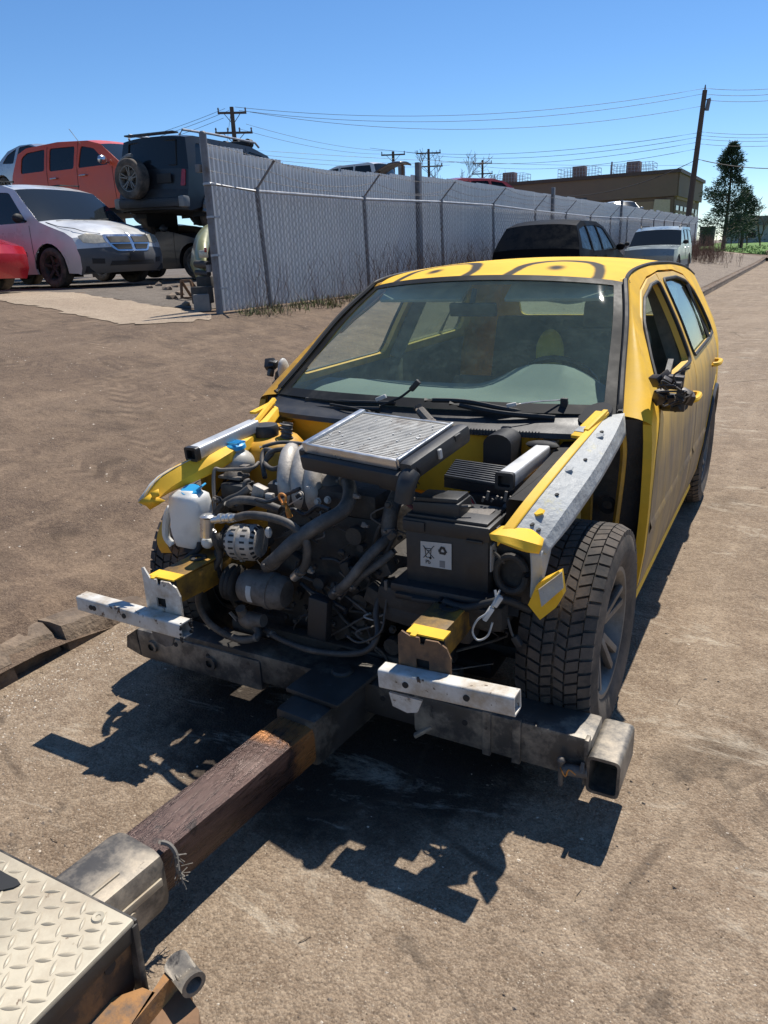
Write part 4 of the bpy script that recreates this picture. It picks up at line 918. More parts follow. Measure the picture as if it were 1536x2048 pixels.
# mounting plates with square holes between leg and tube
for s, cx, mat_, par in ((-1, -.47, M_SILVW, bl), (1, .475, M_RUSTY, br)):
    w = .078; out = [(-w, -.06), (w, -.06), (w, .02), (w*.85, .05), (w*.55, .066), (w*.1, .066), (w*.05, .05), (-w*.1, .05), (-w*.15, .068), (-w*.5, .066), (-w*.85, .10 if s < 0 else .075), (-w, .095 if s < 0 else .06)]
    mb = MB(); mb.box((cx, -.642, .495), (.11, .006, .10)); mb.build('leg_inside', M_SEAL, par)
    o = panel('mount_plate', out, [[(-.022, -.03), (.018, -.03), (.018, .004), (-.022, .004)]], lambda a, b: (cx+a, -.650-.012*math.cos(a*15), .476+b), mat_, par, .03, .006, (0, 1, 0))
    mb = MB(); mb.box((cx, -.625, .546), (.11, .05, .005)); mb.bar((cx-.03, -.66, .544), (cx-.03, -.64, .547), .016, .006); mb.build('leg_top', M_YEL, par)
    mb = MB(); mb.prism([(-.05, .0), (.05, 0), (.035, -.04), (.005, -.05), (-.04, -.04)], basis((1,0,0), (0,0,1), (0,-1,0), (cx+(.02 if s < 0 else -.04), -.692, .375)), .008); mb.build('lower_tab', M_SILVW if s > 0 else M_DCAST, par)
for s in (-1, 1):
    mb = MB(); mb.lathe([(.012, 0), (.03, 0), (.03, .004), (.02, .006), (.012, .003)], (s*.47, -.47, .5485), (0, 0, 1), 20); mb.build('leg_grommet', M_SEAL, car)
    mb = MB(); mb.box((s*.465, -.50, .545), (.10, .22, .005), None, .002); mb.build('leg_cover', M_LEG, car)
# left side yellow panel behind the bumper tube
mb = MB(); a = [Q(385, 1150, -.45), Q(435, 1105, -.40), Q(440, 1165, -.40), Q(408, 1185, -.44)]; mb.add(a, [(0,1,2,3)]); o = mb.build('inner_panel', M_YELB, car); o.modifiers.new('thick', 'SOLIDIFY').thickness = .004

# ------------------------------------------------------------------ engine lump
mb = MB()
mb.box((-.08, -.12, .50), (.46, .34, .42), None, .03); mb.box((-.08, -.14, .745), (.44, .30, .09), None, .03); mb.box((-.10, -.12, .26), (.40, .28, .14), None, .04); mb.box((.22, -.1, .45), (.24, .30, .28), None, .07); eng = mb.build('engine_block', M_BLOCK, car)
mb = MB(); mb.lathe([(0, -.12), (.13, -.12), (.15, -.04), (.15, .05), (.11, .12), (0, .12)], (.28, -.14, .45), (1, 0, 0), 24); mb.build('gearbox', M_BLOCK, eng)
mb = MB()
for k in range(14): mb.box((rr.uniform(-.3, .38), rr.uniform(-.36, -.26), rr.uniform(.28, .72)), (rr.uniform(.03, .10), rr.uniform(.03, .07), rr.uniform(.03, .10)), Matrix.Rotation(rr.uniform(-.5, .5), 3, 'Y'), .01)
for k in range(10):
    c = Vector((rr.uniform(-.28, .35), -.33, rr.uniform(.3, .68))); mb.cyl(c, c+Vector((0, -.03, 0)), rr.uniform(.012, .03), None, 12)
for k in range(26):
    c = Vector((rr.uniform(-.3, .38), rr.uniform(-.38, -.30), rr.uniform(.28, .7))); mb.lathe([(0, .012), (.008, .012), (.008, 0)], c, (0, -1, 0), 6)
split_build(mb, 'engine_fitting', M_BLOCK, eng)
mb = MB(); mb.box((0, -.05, .19), (1.0, .30, .06), None, .02); mb.bar((-.62, -.05, .22), (.62, -.05, .22), .10, .05, .02); mb.build('subframe', M_BLOCK, car)
mb = MB()   # lower radiator-support crossmember in the dark
mb.bar((-.45, -.34, .245), (.45, -.34, .245), .05, .05, .01); mb.build('crossmember', M_BLOCK, car)
mb = MB(); mb.box(Q(640, 1235, -.42), (.075, .04, .15), Matrix.Rotation(.12, 3, 'Y'), .01); mb.build('pump_cover', M_BLACKP, eng)
# intake manifold: pale cast runners into a plenum
mf = MB()
for dx in (0., .055, .11):
    mf.tube([Q(585, 905, -.12)+Vector((dx*1.1, .0, .01)), Q(578, 918, -.19)+Vector((dx*1.05, -.0, .01)), Q(572, 950, -.25)+Vector((dx, 0, .0)), Q(575, 985, -.27)+Vector((dx, .0, 0)), Q(580, 1010, -.24)+Vector((dx, 0, 0))], [.030, .034], 14, sm=5)
mf.build('intake_manifold', M_CAST, eng)
mf = MB(); mf.lathe([(0, -.10), (.05, -.095), (.07, -.06), (.075, .0), (.07, .06), (.05, .09), (0, .095)], Q(640, 975, -.20), (1, .1, -.1), 22); mf.tube([Q(655, 940, -.16), Q(668, 915, -.14), Q(690, 905, -.12)], .04, 12, sm=3); mf.build('throttle_body', M_DCAST, eng)
mb = MB(); mb.box(Q(617, 975, -.315), (.016, .004, .006)); mb.box(Q(555, 968, -.29), (.018, .004, .007), Matrix.Rotation(.2, 3, 'Y')); mb.build('paint_mark', M_GREYW, eng)
for (px, py, dd) in ((600, 990, -.33), (635, 1003, -.33), (655, 1000, -.32)):
    mb = MB(); c = Q(px, py, dd); mb.lathe([(0, .008), (.009, .008), (.009, 0), (.013, 0), (.013, -.004)], c, (0, -1, .2), 10); mb.build('bolt', M_CAST, eng)
mb = MB(); mb.box(Q(520, 985, -.33), (.05, .03, .05), Matrix.Rotation(.3, 3, 'Y'), .006); mb.box(Q(540, 995, -.34), (.03, .02, .03), None, .004); mb.build('sensor_block', M_CAST, eng)
mb = MB(); mb.tube([Q(560, 1000, -.40), Q(558, 990, -.405), Q(566, 988, -.41), Q(572, 996, -.41), Q(566, 1008, -.405), Q(562, 1000, -.40)], .004, 6, sm=4); mb.tube([Q(570, 1005, -.41), Q(575, 1020, -.405), Q(580, 1034, -.40)], [.006, .010], 8); mb.build('dipstick_handle', M_ORANGE, eng)
# alternator
def slotted(o, r, L, mat, parent, name, nslots=18):
    mb = MB(); ax = Vector((1, .12, .05)).normalized()
    mb.lathe([(0, -L/2), (r*.45, -L/2), (r*.75, -L*.47), (r*.93, -L*.36), (r, -L*.26), (r, -L*.08), (r*.9, -L*.06), (r*.9, L*.06), (r, L*.08), (r, L*.26), (r*.93, L*.36), (r*.75, L*.47), (r*.4, L/2), (0, L/2)], o, ax, 36)
    u, w = frame_of(ax)
    g = mb.build(name, mat, parent); mb = MB()
    for k in range(nslots):
        t = 6.2832*k/nslots; e = u*math.cos(t)+w*math.sin(t); tg = ax.cross(e)
        for sg in (-1, 1):
            mb.bar(o+e*(r-.0045)+ax*sg*L*.10, o+e*(r-.0045)+ax*sg*L*.25, .007, .010, up=e); mb.bar(o+e*(r*.93-.004)+ax*sg*L*.35, o+e*(r*.80-.004)+ax*sg*L*.435, .008, .012, up=e)
    mb.build('cooling_slots', M_SEAL, g); return g, ax
al, ax = slotted(Q(492, 1084, -.42), .062, .125, M_CAST, eng, 'alternator')
mb = MB(); o_ = Q(492, 1084, -.42)-ax*.085; mb.lathe([(0, -.02), (.026, -.02), (.03, -.012), (.024, -.006), (.03, 0), (.024, .006), (.03, .012), (.02, .02), (0, .02)], o_, ax, 24); mb.build('pulley', M_BLOCK, al)
mb = MB(); mb.ball(Q(537, 1065, -.46), .012, 8, 6, sc=(1, 1, 1.6)); mb.build('terminal_cap', M_GREYW, al)
# compressor
mb = MB(); cx = Vector((1, .08, -.06)).normalized(); co = Q(528, 1178, -.42); mb.lathe([(0, -.085), (.045, -.085), (.055, -.075), (.06, -.04), (.06, .02), (.064, .022), (.064, .04), (.06, .042), (.058, .075), (.045, .09), (0, .092)], co, cx, 30); cp = mb.build('compressor', M_DCAST, eng)
mb = MB(); mb.lathe([(0, -.03), (.056, -.03), (.064, -.022), (.056, -.014), (.064, -.006), (.056, .002), (.064, .01), (.05, .018), (0, .018)], co-cx*.115, cx, 28); mb.build('pulley', M_BLOCK, cp)
mb = MB(); mb.grid(6, 3, lambda u, v: co+cx*lerp(-.03, -.01, v)+frame_of(cx)[0]*0+Vector((0, -.0615*math.cos(lerp(-.5, .5, u)), .0615*math.sin(lerp(-.5, .5, u))))); mb.build('sticker', M_GREYW, cp)
# belts
mb = MB(); c = Q(450, 1110, -.38); mb.tube([c+Vector((0, .03, .10)), c+Vector((0, -.03, .05)), c+Vector((.01, -.05, -.06)), c+Vector((.01, .03, -.14))], .010, 6, sm=4); mb.build('drive_belt', M_SEAL, eng)
# lower left pump with hose
mb = MB(); c = Q(500, 1240, -.44); mb.ball(c, .04, 14, 9, sc=(1.2, .8, .8)); mb.cyl(c, c+Vector((.06, 0, .01)), .03, .022, 14); mb.cyl(c+Vector((-.02, 0, 0)), c+Vector((-.02, -.02, .05)), .02, .018, 12); mb.build('coolant_pump', M_DCAST, eng)
# hoses
def hose(name, pts_, r, mat, parent=car, n=12, sm=6):
    mb = MB(); mb.tube([Q(*q) for q in pts_], r, n, sm=sm); return mb.build(name, mat, parent)
hose('coolant_hose', ((690, 948, -.22), (700, 985, -.30), (685, 1022, -.38), (640, 1048, -.44), (590, 1082, -.49), (552, 1118, -.50), (535, 1132, -.46)), .0235, M_RUBBER)
hose('coolant_hose', ((830, 958, -.20), (800, 985, -.24), (783, 1020, -.30), (778, 1055, -.32), (780, 1075, -.33)), .025, M_RUBBER)
hose('coolant_hose', ((782, 1070, -.33), (745, 1105, -.40), (715, 1140, -.43), (690, 1170, -.44), (665, 1190, -.42)), .0165, M_RUBBER)
hose('coolant_hose', ((790, 1100, -.34), (760, 1125, -.38), (725, 1150, -.41), (700, 1178, -.42)), .0135, M_RUBBER)
h1 = hose('air_conditioning_hose', ((470, 1036, -.45), (500, 1030, -.46), (545, 1036, -.47), (585, 1052, -.48), (612, 1085, -.48), (612, 1125, -.47), (598, 1148, -.46)), .0135, M_RUBBER)
mb = MB()
for k in range(4):
    a, b = Q(440+k*8, 1037-k*.4, -.45), Q(446+k*8, 1036.5-k*.4, -.45); mb.cyl(a, b, .0145 if k % 2 else .017, None, 16)
mb.cyl(Q(425, 1040, -.45), Q(474, 1035, -.45), .0125, None, 14); mb.cyl(Q(598, 1146, -.46), Q(588, 1155, -.455), .017, .015, 14); split_build(mb, 'hose_crimp', M_ALU, h1)
mb = MB(); c0, c1 = Q(414, 1072, -.45), Q(414, 1034, -.45); mb.cyl(c0, c1, .024, .024, 22); mb.lathe([(.024, 0), (.026, .004), (.02, .008), (0, .009)], c1, (0, 0, 1), 22); mb.build('hose_fitting', M_ALU, h1)
hose('hard_pipe', ((425, 1062, -.44), (432, 1085, -.44), (440, 1105, -.43), (432, 1130, -.44), (410, 1160, -.46), (398, 1185, -.47), (400, 1215, -.47), (418, 1245, -.47), (450, 1268, -.48), (485, 1280, -.49), (512, 1275, -.48), (516, 1262, -.46), (505, 1250, -.44)), .0125, M_RUBBER)
hose('hard_pipe', ((428, 1060, -.44), (436, 1082, -.43), (442, 1110, -.43), (440, 1150, -.42)), .006, M_ALU)
hose('bottom_hose', ((525, 1255, -.42), (560, 1278, -.46), (620, 1300, -.48), (690, 1308, -.48), (735, 1300, -.47), (755, 1270, -.44), (752, 1225, -.40), (760, 1190, -.37)), .010, M_RUBBER)
hose('wiring_loom', ((770, 1190, -.36), (765, 1150, -.36), (770, 1110, -.36), (790, 1070, -.34)), .008, M_SEAL)
hose('wiring_loom', ((690, 1270, -.46), (720, 1285, -.46), (760, 1265, -.45), (770, 1225, -.42), (775, 1185, -.40)), .004, M_RUBBER)
hose('vacuum_hose', ((520, 895, -.10), (560, 885, -.06), (610, 888, -.02), (640, 895, .02)), .007, M_RUBBER)
hose('vacuum_hose', ((528, 935, -.16), (540, 905, -.14), (575, 898, -.12), (600, 900, -.10)), .009, M_RUBBER)
hose('fuel_pipe', ((530, 955, -.2), (524, 920, -.15), (530, 900, -.12), (545, 905, -.13), (530, 925, -.16), (545, 938, -.2), (570, 930, -.2)), .009, M_RUBBER)
hose('fuel_pipe', ((430, 1030, -.36), (428, 945, -.30), (445, 940, -.28), (500, 937, -.24), (518, 925, -.2)), .007, M_DCAST)
hose('wiring_loom', ((415, 1050, -.36), (450, 1005, -.34), (480, 990, -.34), (500, 975, -.33)), .013, M_RUBBER)
hose('breather_hose', ((500, 960, -.28), (490, 965, -.30), (492, 985, -.31), (515, 990, -.31)), .008, M_RUBBER)
hose('breather_hose', ((455, 1010, -.36), (480, 1000, -.37), (520, 1005, -.37), (560, 1020, -.36)), .015, M_RUBBER)
hose('wiring_loom', ((320, 1160, -.56), (310, 1148, -.54), (318, 1140, -.53), (345, 1145, -.53), (365, 1135, -.50)), .009, M_SEAL)
hose('wiring_loom', ((370, 1190, -.5), (378, 1150, -.48), (372, 1120, -.46), (395, 1100, -.44), (400, 1085, -.43)), .010, M_SEAL)
hose('wiring_loom', ((740, 980, -.2), (735, 1010, -.24), (745, 1045, -.26), (750, 1070, -.28)), .004, pbr('purple_wire', (.16, .03, .05), .5))
for k in range(30):
    x0, y0 = rr.uniform(560, 980), rr.uniform(1000, 1260); d0 = rr.uniform(-.36, -.26)
    hose('thin_wire', ((x0, y0, d0), (x0+rr.uniform(-60, 60), y0+rr.uniform(10, 60), d0-.03), (x0+rr.uniform(-90, 90), y0+rr.uniform(40, 110), d0-.02), (x0+rr.uniform(-110, 110), y0+rr.uniform(60, 150), d0)), rr.uniform(.002, .0055), M_RUBBER, eng, 6, 5)
# hose clamps, clips and plugs that catch the light
def clamp(q0, q1, r, mat=M_DCAST, nm='hose_clamp'):
    a, b = Q(*q0), Q(*q1); d = (b-a).normalized(); mb = MB(); mb.cyl(a-d*.005, a+d*.005, r+.0018, None, 16); u, w = frame_of(d); mb.box(a+u*(r+.004)-Vector((0, .003, 0)), (.010, .008, .008), None, .002); mb.build(nm, mat, eng)
for q0, q1, r in (((692, 960, -.25), (697, 980, -.29), .0235), ((545, 1125, -.485), (552, 1118, -.5), .0235), ((806, 980, -.235), (800, 985, -.24), .025), ((779, 1060, -.325), (780, 1075, -.33), .025), ((678, 1180, -.43), (690, 1170, -.44), .0165), ((706, 1170, -.42), (725, 1150, -.41), .0135), ((603, 1142, -.465), (612, 1125, -.47), .0135), ((512, 1275, -.48), (485, 1280, -.49), .0125), ((545, 1268, -.445), (560, 1278, -.46), .010)): clamp(q0, q1, r)
for k in range(46):
    px, py = rr.uniform(430, 800), rr.uniform(985, 1260); dd = rr.uniform(-.40, -.33); c = Q(px, py, dd); mb = MB(); kind = k % 4
    M3 = Matrix.Rotation(rr.uniform(-.8, .8), 3, 'Y') @ Matrix.Rotation(rr.uniform(-.5, .5), 3, 'X')
    if kind == 0: mb.box(c, (rr.uniform(.015, .035), .018, rr.uniform(.012, .022)), M3, .003); mb.box(c+M3@Vector((.012, -.006, 0)), (.012, .014, .010), M3, .002)
    elif kind == 1: mb.lathe([(0, .014), (.007, .014), (.009, .010), (.009, .004), (.014, .004), (.014, 0)], c, M3@Vector((0, -1, .1)), 6)
    elif kind == 2: mb.bar(c, c+M3@Vector((rr.uniform(.03, .07), 0, 0)), .014, .004, .001)
    else: mb.tube([c, c+Vector((rr.uniform(-.03, .03), -.02, rr.uniform(-.03, .02))), c+Vector((rr.uniform(-.05, .05), .0, rr.uniform(-.06, .03)))], .0032, 6, sm=4)
    mb.build(('plug', 'bolt', 'clip_strip', 'short_pipe')[kind], rr.choice((M_DCAST, M_BLACKP, M_DCAST, M_BLOCK, M_CAST)), eng)
for k, (x0, y0, x1, y1) in enumerate(((560, 1030, 660, 1015), (470, 1010, 600, 985), (640, 1110, 760, 1150), (600, 1170, 690, 1215), (440, 1140, 470, 1215))):
    P_ = [Q(lerp(x0, x1, t/4), lerp(y0, y1, t/4)+rr.uniform(-8, 8), -.38+rr.uniform(-.02, .02)) for t in range(5)]; C_ = crom(P_, 8); mb = MB(); mb.tube(C_, [.0075 if i % 2 else .0062 for i in range(len(C_))], 8); mb.build('ribbed_loom', M_BLACKP, eng)
# reservoirs
wb = MB(); c = Q(384, 1035, -.40)
def wash(u, v):
    t = 2*math.pi*u; zz = [(-.105, .62), (-.10, .8), (-.06, .92), (.0, 1.), (.055, 1.), (.085, .92), (.098, .6), (.104, .45), (.104, .0)]
    f = v*8; i = min(int(f), 7); h, w = lerp(zz[i][0], zz[i+1][0], f-i), lerp(zz[i][1], zz[i+1][1], f-i)
    ca, sa = math.cos(t), math.sin(t); p = 4.; rr_ = (abs(ca)**p+abs(sa)**p)**(-1/p)
    return c+Vector((.068*ca*rr_*w-.01*(h < -.02), .055*sa*rr_*w, h))
wb.grid(32, 16, wash); wbo = wb.build('washer_bottle', M_BOTTLE, car, ang=60)
mb = MB(); cc = Q(383, 990, -.40); mb.cyl(cc-Vector((0, 0, .012)), cc+Vector((0, 0, .004)), .024, .024, 20); mb.build('bottle_neck', M_BOTTLE, wbo)
mb = MB(); mb.lathe([(0, .018), (.031, .018), (.036, .012), (.036, 0), (.0, 0)], cc+Vector((0, 0, .006)), (.1, -.35, 1), 22); mb.bar(cc+Vector((.015, .01, .014)), cc+Vector((.045, .02, .038)), .035, .007, .003); mb.build('blue_cap', M_BLUE, wbo)
mb = MB(); mb.tube([Q(345, 1010, -.40), Q(335, 1030, -.39), Q(332, 1070, -.385), Q(345, 1090, -.38)], .014, 8, sm=4); mb.ball(Q(415, 1085, -.43), .022, 10, 7); split_build(mb, 'bottle_lug', M_BOTTLE, wbo)
mb = MB(); mb.grid(4, 6, lambda u, v: Q(lerp(325, 345, u), lerp(1040, 1105, v), -.36)+Vector((0, -.03*math.sin(3*v), 0))); mb.build('splash_strip', M_YELB, car)
mb = MB(); c2 = Q(474, 925, -.14); mb.ball(c2, .068, 24, 16, sc=(1, .95, .78)); mb.cyl(c2+Vector((0, 0, .04)), c2+Vector((0, 0, .058)), .034, .032, 22); ct = mb.build('coolant_tank', M_BOTTLE2, car)
mb = MB(); mb.lathe([(0, .02), (.03, .02), (.038, .014), (.040, 0), (0, 0)], c2+Vector((0, 0, .056)), (.0, -.1, 1), 24)
for k in range(-2, 3): mb.bar(c2+Vector((-.03, k*.012, .078)), c2+Vector((.03, k*.012, .078)), .004, .005)
mb.build('blue_cap', M_BLUE, ct)
mb = MB(); mb.box(Q(468, 952, -.24), (.10, .06, .012), None, .004); mb.lathe([(0, .016), (.022, .014), (.03, .006), (.034, 0), (0, 0)], Q(466, 948, -.24), (0, 0, 1), 18); mb.lathe([(0, .014), (.01, .014), (.012, 0)], Q(470, 944, -.24), (0, 0, 1), 10); mb.box(Q(490, 935, -.22), (.03, .03, .02), None, .004); mb.build('tank_bracket', M_DCAST, car)
mb = MB(); mb.box(Q(478, 990, -.26), (.10, .08, .10), None, .012); mb.box(Q(455, 1010, -.28), (.05, .05, .07), None, .008); mb.build('filter_housing', M_BLACKP, car)
mb = MB(); mb.lathe([(.017, .045), (.021, .045), (.021, -.04), (.025, -.045)], Q(573, 868, .08), (.1, .2, 1), 12)
for k in range(5): mb.lathe([(.021, 0), (.027, .004), (.021, .008)], Q(573, 868, .08)+Vector((0, 0, -.03+.016*k)), (.1, .2, 1), 12)
mb.build('bellows', M_RUBBER, car)
# battery, tray and fuse box
bt = MB(); bx0, bx1, by0, by1 = .292, .565, -.405, -.23
bt.box(((bx0+bx1)/2, (by0+by1)/2, .655), (bx1-bx0-.012, by1-by0-.012, .165), None, .006); bt.box(((bx0+bx1)/2, (by0+by1)/2, .757), (bx1-bx0, by1-by0, .045), None, .006); bt.box(((bx0+bx1)/2+.0, (by0+by1)/2, .783), (bx1-bx0-.02, by1-by0-.02, .012), None, .004)
bat = bt.build('battery', M_BLACKP, car)
mb = MB(); mb.box((.33, by0-.003, .757), (.07, .006, .03), None, .002); mb.box((.52, by0-.003, .735), (.05, .006, .008), None, .002); mb.box((bx1+.002, -.34, .735), (.005, .03, .06), None, .002); split_build(mb, 'battery_rib', M_BLACKP, bat)
M_LABEL = pbr('grey_label', (.44, .43, .41), .5, var=.1, vs=10, bump=0); M_INK = pbr('black_ink', (.02, .02, .02), .6, var=.1, bump=0)
LY = by0+.004
def LQ(px, py, d=0.): 
    # label coordinates measured on the battery's front face
    p = Q(px, py, LY-.0015-d); return p
mb = MB(); mb.add([LQ(841, 1082), LQ(903, 1088), LQ(903, 1140), LQ(841, 1131)], [(0,1,2,3)]); lab = mb.build('battery_label', M_LABEL, bat); tag(lab, 'grey warning label with crossed-out bin, Pb and recycling triangle')
def stroke(mb, a, b, w): mb.bar(LQ(*a, .001), LQ(*b, .001), w, .0008, up=(0, -1, 0))
mb = MB()
for a, b in (((848, 1096), (864, 1098)), ((850, 1097), (852, 1114)), ((862, 1098), (861, 1115)), ((852, 1114), (861, 1115)), ((846, 1091), (868, 1117)), ((868, 1092), (847, 1115)), ((854, 1101), (858, 1101))): stroke(mb, a, b, .0019)
mb.lathe([(0, .0008), (.004, .0008), (.004, 0)], LQ(861, 1116, .0006), (0, -1, 0), 12); mb.build('bin_symbol', M_INK, lab)
mb = MB(); cc = LQ(885, 1102, .001)
for k in range(3):
    t = math.pi/2+k*2.0944; a = Vector((.0155*math.cos(t), 0, .0155*math.sin(t))); b = Vector((.0155*math.cos(t+2.0944), 0, .0155*math.sin(t+2.0944)))
    p0, p1 = a.lerp(b, .12), a.lerp(b, .66); mb.bar(cc+p0, cc+p1, .0068, .0008, up=(0, -1, 0)); d = (b-a).normalized(); n_ = Vector((d.z, 0, -d.x)); tip = a.lerp(b, .95)
    mb.add([cc+p1+n_*.0062, cc+p1-n_*.0062, cc+tip], [(0,1,2)])
mb.build('recycling_symbol', M_INK, lab)
mb = MB(); q4 = [LQ(879, 1121, .0005), LQ(890, 1122, .0005), LQ(890, 1136, .0005), LQ(879, 1134, .0005)]; mb.add(q4, [(0,1,2,3)]); mb.build('grey_square', pbr('label_grey', (.2, .2, .2), .6, bump=0), lab)
def text(name, s, size, M, mat, parent, ext=.0003):
    cu = bpy.data.curves.new(name, 'FONT'); cu.body = s; cu.size = size; cu.extrude = ext; cu.align_x = 'CENTER'; cu.align_y = 'CENTER'
    tmp = bpy.data.objects.new('tmp', cu); COL.objects.link(tmp); dg = bpy.context.evaluated_depsgraph_get(); me = bpy.data.meshes.new_from_object(tmp.evaluated_get(dg)); bpy.data.objects.remove(tmp)
    me.name = name; me.transform(M); me.materials.clear(); me.materials.append(mat); return link(name, me, parent)
text('lettering', 'Pb', .017, basis((1,0,0), (0,0,1), (0,-1,0), LQ(856, 1124, .001)), M_INK, lab)
mb = MB(); c = Vector((bx1-.004, -.36, .68)); mb.box(c, (.004, .05, .08)); mb.build('side_label', M_LABEL, bat)
mb = MB(); mb.box(Q(885, 1022, -.33)+Vector((0, 0, .016)), (.15, .10, .05), Matrix.Rotation(-.06, 3, 'Y'), .008); mb.box(Q(885, 1002, -.33)+Vector((0, 0, .012)), (.135, .085, .02), Matrix.Rotation(-.06, 3, 'Y'), .006); mb.box(Q(838, 1030, -.36), (.03, .03, .02), None, .004); fb = mb.build('fuse_box', M_BLACKP, bat)
mb = MB(); mb.prism(fillet([(-.05, -.035), (.05, -.02), (.06, .05), (.02, .04), (-.03, .03)], .01), basis((1,0,0), (0,1,.15), (0,-.15,1), Q(942, 1030, -.33)), .006); mb.bar(Q(965, 1035, -.33), Q(985, 1060, -.335), .02, .006); mb.build('hold_down', M_DCAST, bat)
wcol = [(.35, .03, .03), (.30, .20, .18), (.4, .02, .05), (.04, .04, .04)]
for k in range(4):
    mb = MB(); mb.tube([Q(905, 1002, -.30), Q(915+k*4, 990-k, -.28), Q(930+k*4, 990+k, -.27), Q(942+k*3, 1008, -.27)], .0028, 5, sm=5); mb.build('fuse_wire', pbr('wire_%d' % k, wcol[k], .5, bump=0), fb)
mb = MB(); mb.tube([Q(845, 1025, -.36), Q(830, 1018, -.37), Q(812, 1005, -.36), Q(812, 995, -.35), Q(825, 992, -.34)], .006, 6, sm=4); mb.build('battery_cable', pbr('maroon_cable', (.10, .025, .03), .6), bat)
mb = MB(); mb.box((.43, -.32, .562), (.34, .24, .03), None, .01); mb.box((.43, -.40, .545), (.30, .10, .02), Matrix.Rotation(.1, 3, 'X'), .006); mb.box(Q(850, 1195, -.43), (.07, .05, .012), Matrix.Rotation(.15, 3, 'Z'), .003); mb.build('battery_tray', M_BLACKP, car)
mb = MB(); mb.box((.40, -.30, .50), (.42, .22, .09), None, .03); mb.box((.36, -.36, .44), (.30, .10, .06), Matrix.Rotation(.1, 3, 'Y'), .02); mb.build('gearbox_linkage', M_BLOCK, car)
# black air box and ribbed cooler panel next to the battery
mb = MB(); mb.box((.50, -.02, .70), (.20, .32, .20), None, .02); mb.build('air_box', M_BLACKP, car)
a0, a1, a2, a3 = Q(888, 956, -.16), Q(1010, 976, -.16), Q(1030, 938, .02), Q(912, 922, .02)
mb = MB(); mb.add([a0, a1, a2, a3]+[q-Vector((0, 0, .03)) for q in (a0, a1, a2, a3)], [(0,1,2,3), (7,6,5,4), (0,4,5,1), (1,5,6,2), (2,6,7,3), (3,7,4,0)]); rp = mb.build('ribbed_cover', M_BLACKP, car)
for k in range(9):
    t = (k+.3)/9; mb = MB(); mb.bar(a0.lerp(a3, t)+Vector((0, 0, .005)), a1.lerp(a2, t)+Vector((0, 0, .005)), .009, .012, .004); mb.build('cover_rib', pbr('rib_plastic', (.05, .05, .05), .35, var=.1, bump=0) if k == 0 else bpy.data.materials['rib_plastic'], rp)
mb = MB()
for k in range(7): mb.bar(Q(965+k*9, 1000+rr.uniform(-6, 6), -.25), Q(968+k*9, 990+rr.uniform(-8, 8), -.25), .008, .006)
mb.box((.58, -.17, .74), (.10, .12, .10), None, .02); mb.build('connector_row', M_DCAST, car)
# right-hand loose wiring with pale plugs
hose('loose_wire', ((1000, 1180, -.45), (990, 1200, -.47), (975, 1225, -.49), (955, 1240, -.5), (945, 1262, -.5), (955, 1280, -.5), (975, 1272, -.49), (985, 1245, -.48)), .003, M_GREYW)
hose('loose_wire', ((1015, 1235, -.42), (1020, 1255, -.43), (1025, 1270, -.43), (1035, 1285, -.43)), .004, M_RUBBER)
hose('loose_wire', ((880, 1200, -.45), (930, 1215, -.46), (980, 1205, -.46), (1010, 1200, -.44), (1060, 1220, -.40)), .011, M_SEAL)
mb = MB(); mb.bar(Q(968, 1240, -.49), Q(985, 1215, -.48), .018, .014, .004); mb.bar(Q(988, 1212, -.48), Q(1002, 1192, -.47), .02, .014, .004); mb.bar(Q(993, 1198, -.47), Q(990, 1180, -.46), .006, .006); mb.build('pale_plug', M_GREYW, car)
mb = MB(); mb.bar(Q(1028, 1272, -.43), Q(1040, 1292, -.43), .02, .02, .004); mb.build('black_plug', M_BLACKP, car)
mb = MB(); mb.bar(Q(772, 1160, -.40), Q(774, 1190, -.40), .012, .012, .004); mb.build('pale_clip', M_DCAST, car)

# ------------------------------------------------------------------ radiator pack lying on top of the engine
rc = Vector((.135, -.242, .968)); ru = Vector((.372, -.079, 0)); rv = Vector((.045, .29, .06))
un, vn = ru.normalized(), (rv-ru.normalized()*rv.dot(ru.normalized())).normalized(); wn_ = un.cross(vn)
if wn_.z < 0: wn_ = -wn_
rad = thing('radiator', 'aluminium-cored radiator pack lying loose on top of the engine', 'radiator', rc-wn_*.06)
rad.rotation_euler = basis(un, vn, wn_).to_euler()
hw_, hd = ru.length/2, .136
mb = MB(); mb.box((0, 0, .058), (2*hw_-.02, 2*hd-.02, .012)); mb.build('core_backing', pbr('core_dark_metal', (.10, .098, .09), .6, .4, var=.3, vs=20), rad)  # dark grey metal plate behind the core tubes
mb = MB(); nb = 26
for k in range(nb): mb.box((0, -hd+.012+(2*hd-.024)*k/(nb-1), .066), (2*hw_-.022, .0052, .008))
M_FIN = pbr('core_fins', (.46, .45, .42), .6, .3, var=.22, vs=7, dirt=(.16, .12, .09), da=(.52, .75), ds=11, bump=0)
tag(mb.build('core_tubes', M_FIN, rad, smooth=False), kind='stuff')
for nm, c, d in (('side_rail', (-hw_, 0, .062), (.024, 2*hd+.02, .036)), ('side_rail', (hw_-.004, 0, .064), (.012, 2*hd+.01, .03)), ('end_rail', (0, -hd-.004, .060), (2*hw_-.01, .012, .032)), ('end_rail', (0, hd, .062), (2*hw_-.02, .008, .024))):
    mb = MB(); mb.box(c, d, None, .005); mb.build(nm, M_ALU, rad)
mb = MB(); mb.box((hw_+.03, 0, .045), (.05, 2*hd+.03, .06), None, .018); mb.tube([(hw_+.035, -hd+.01, .04), (hw_+.04, -hd-.03, .02), (hw_+.035, -hd-.05, -.03)], .028, 14, sm=4); mb.box((hw_+.052, .08, .06), (.012, .03, .02), None, .004); tk = mb.build('end_tank', M_BLACKP, rad)
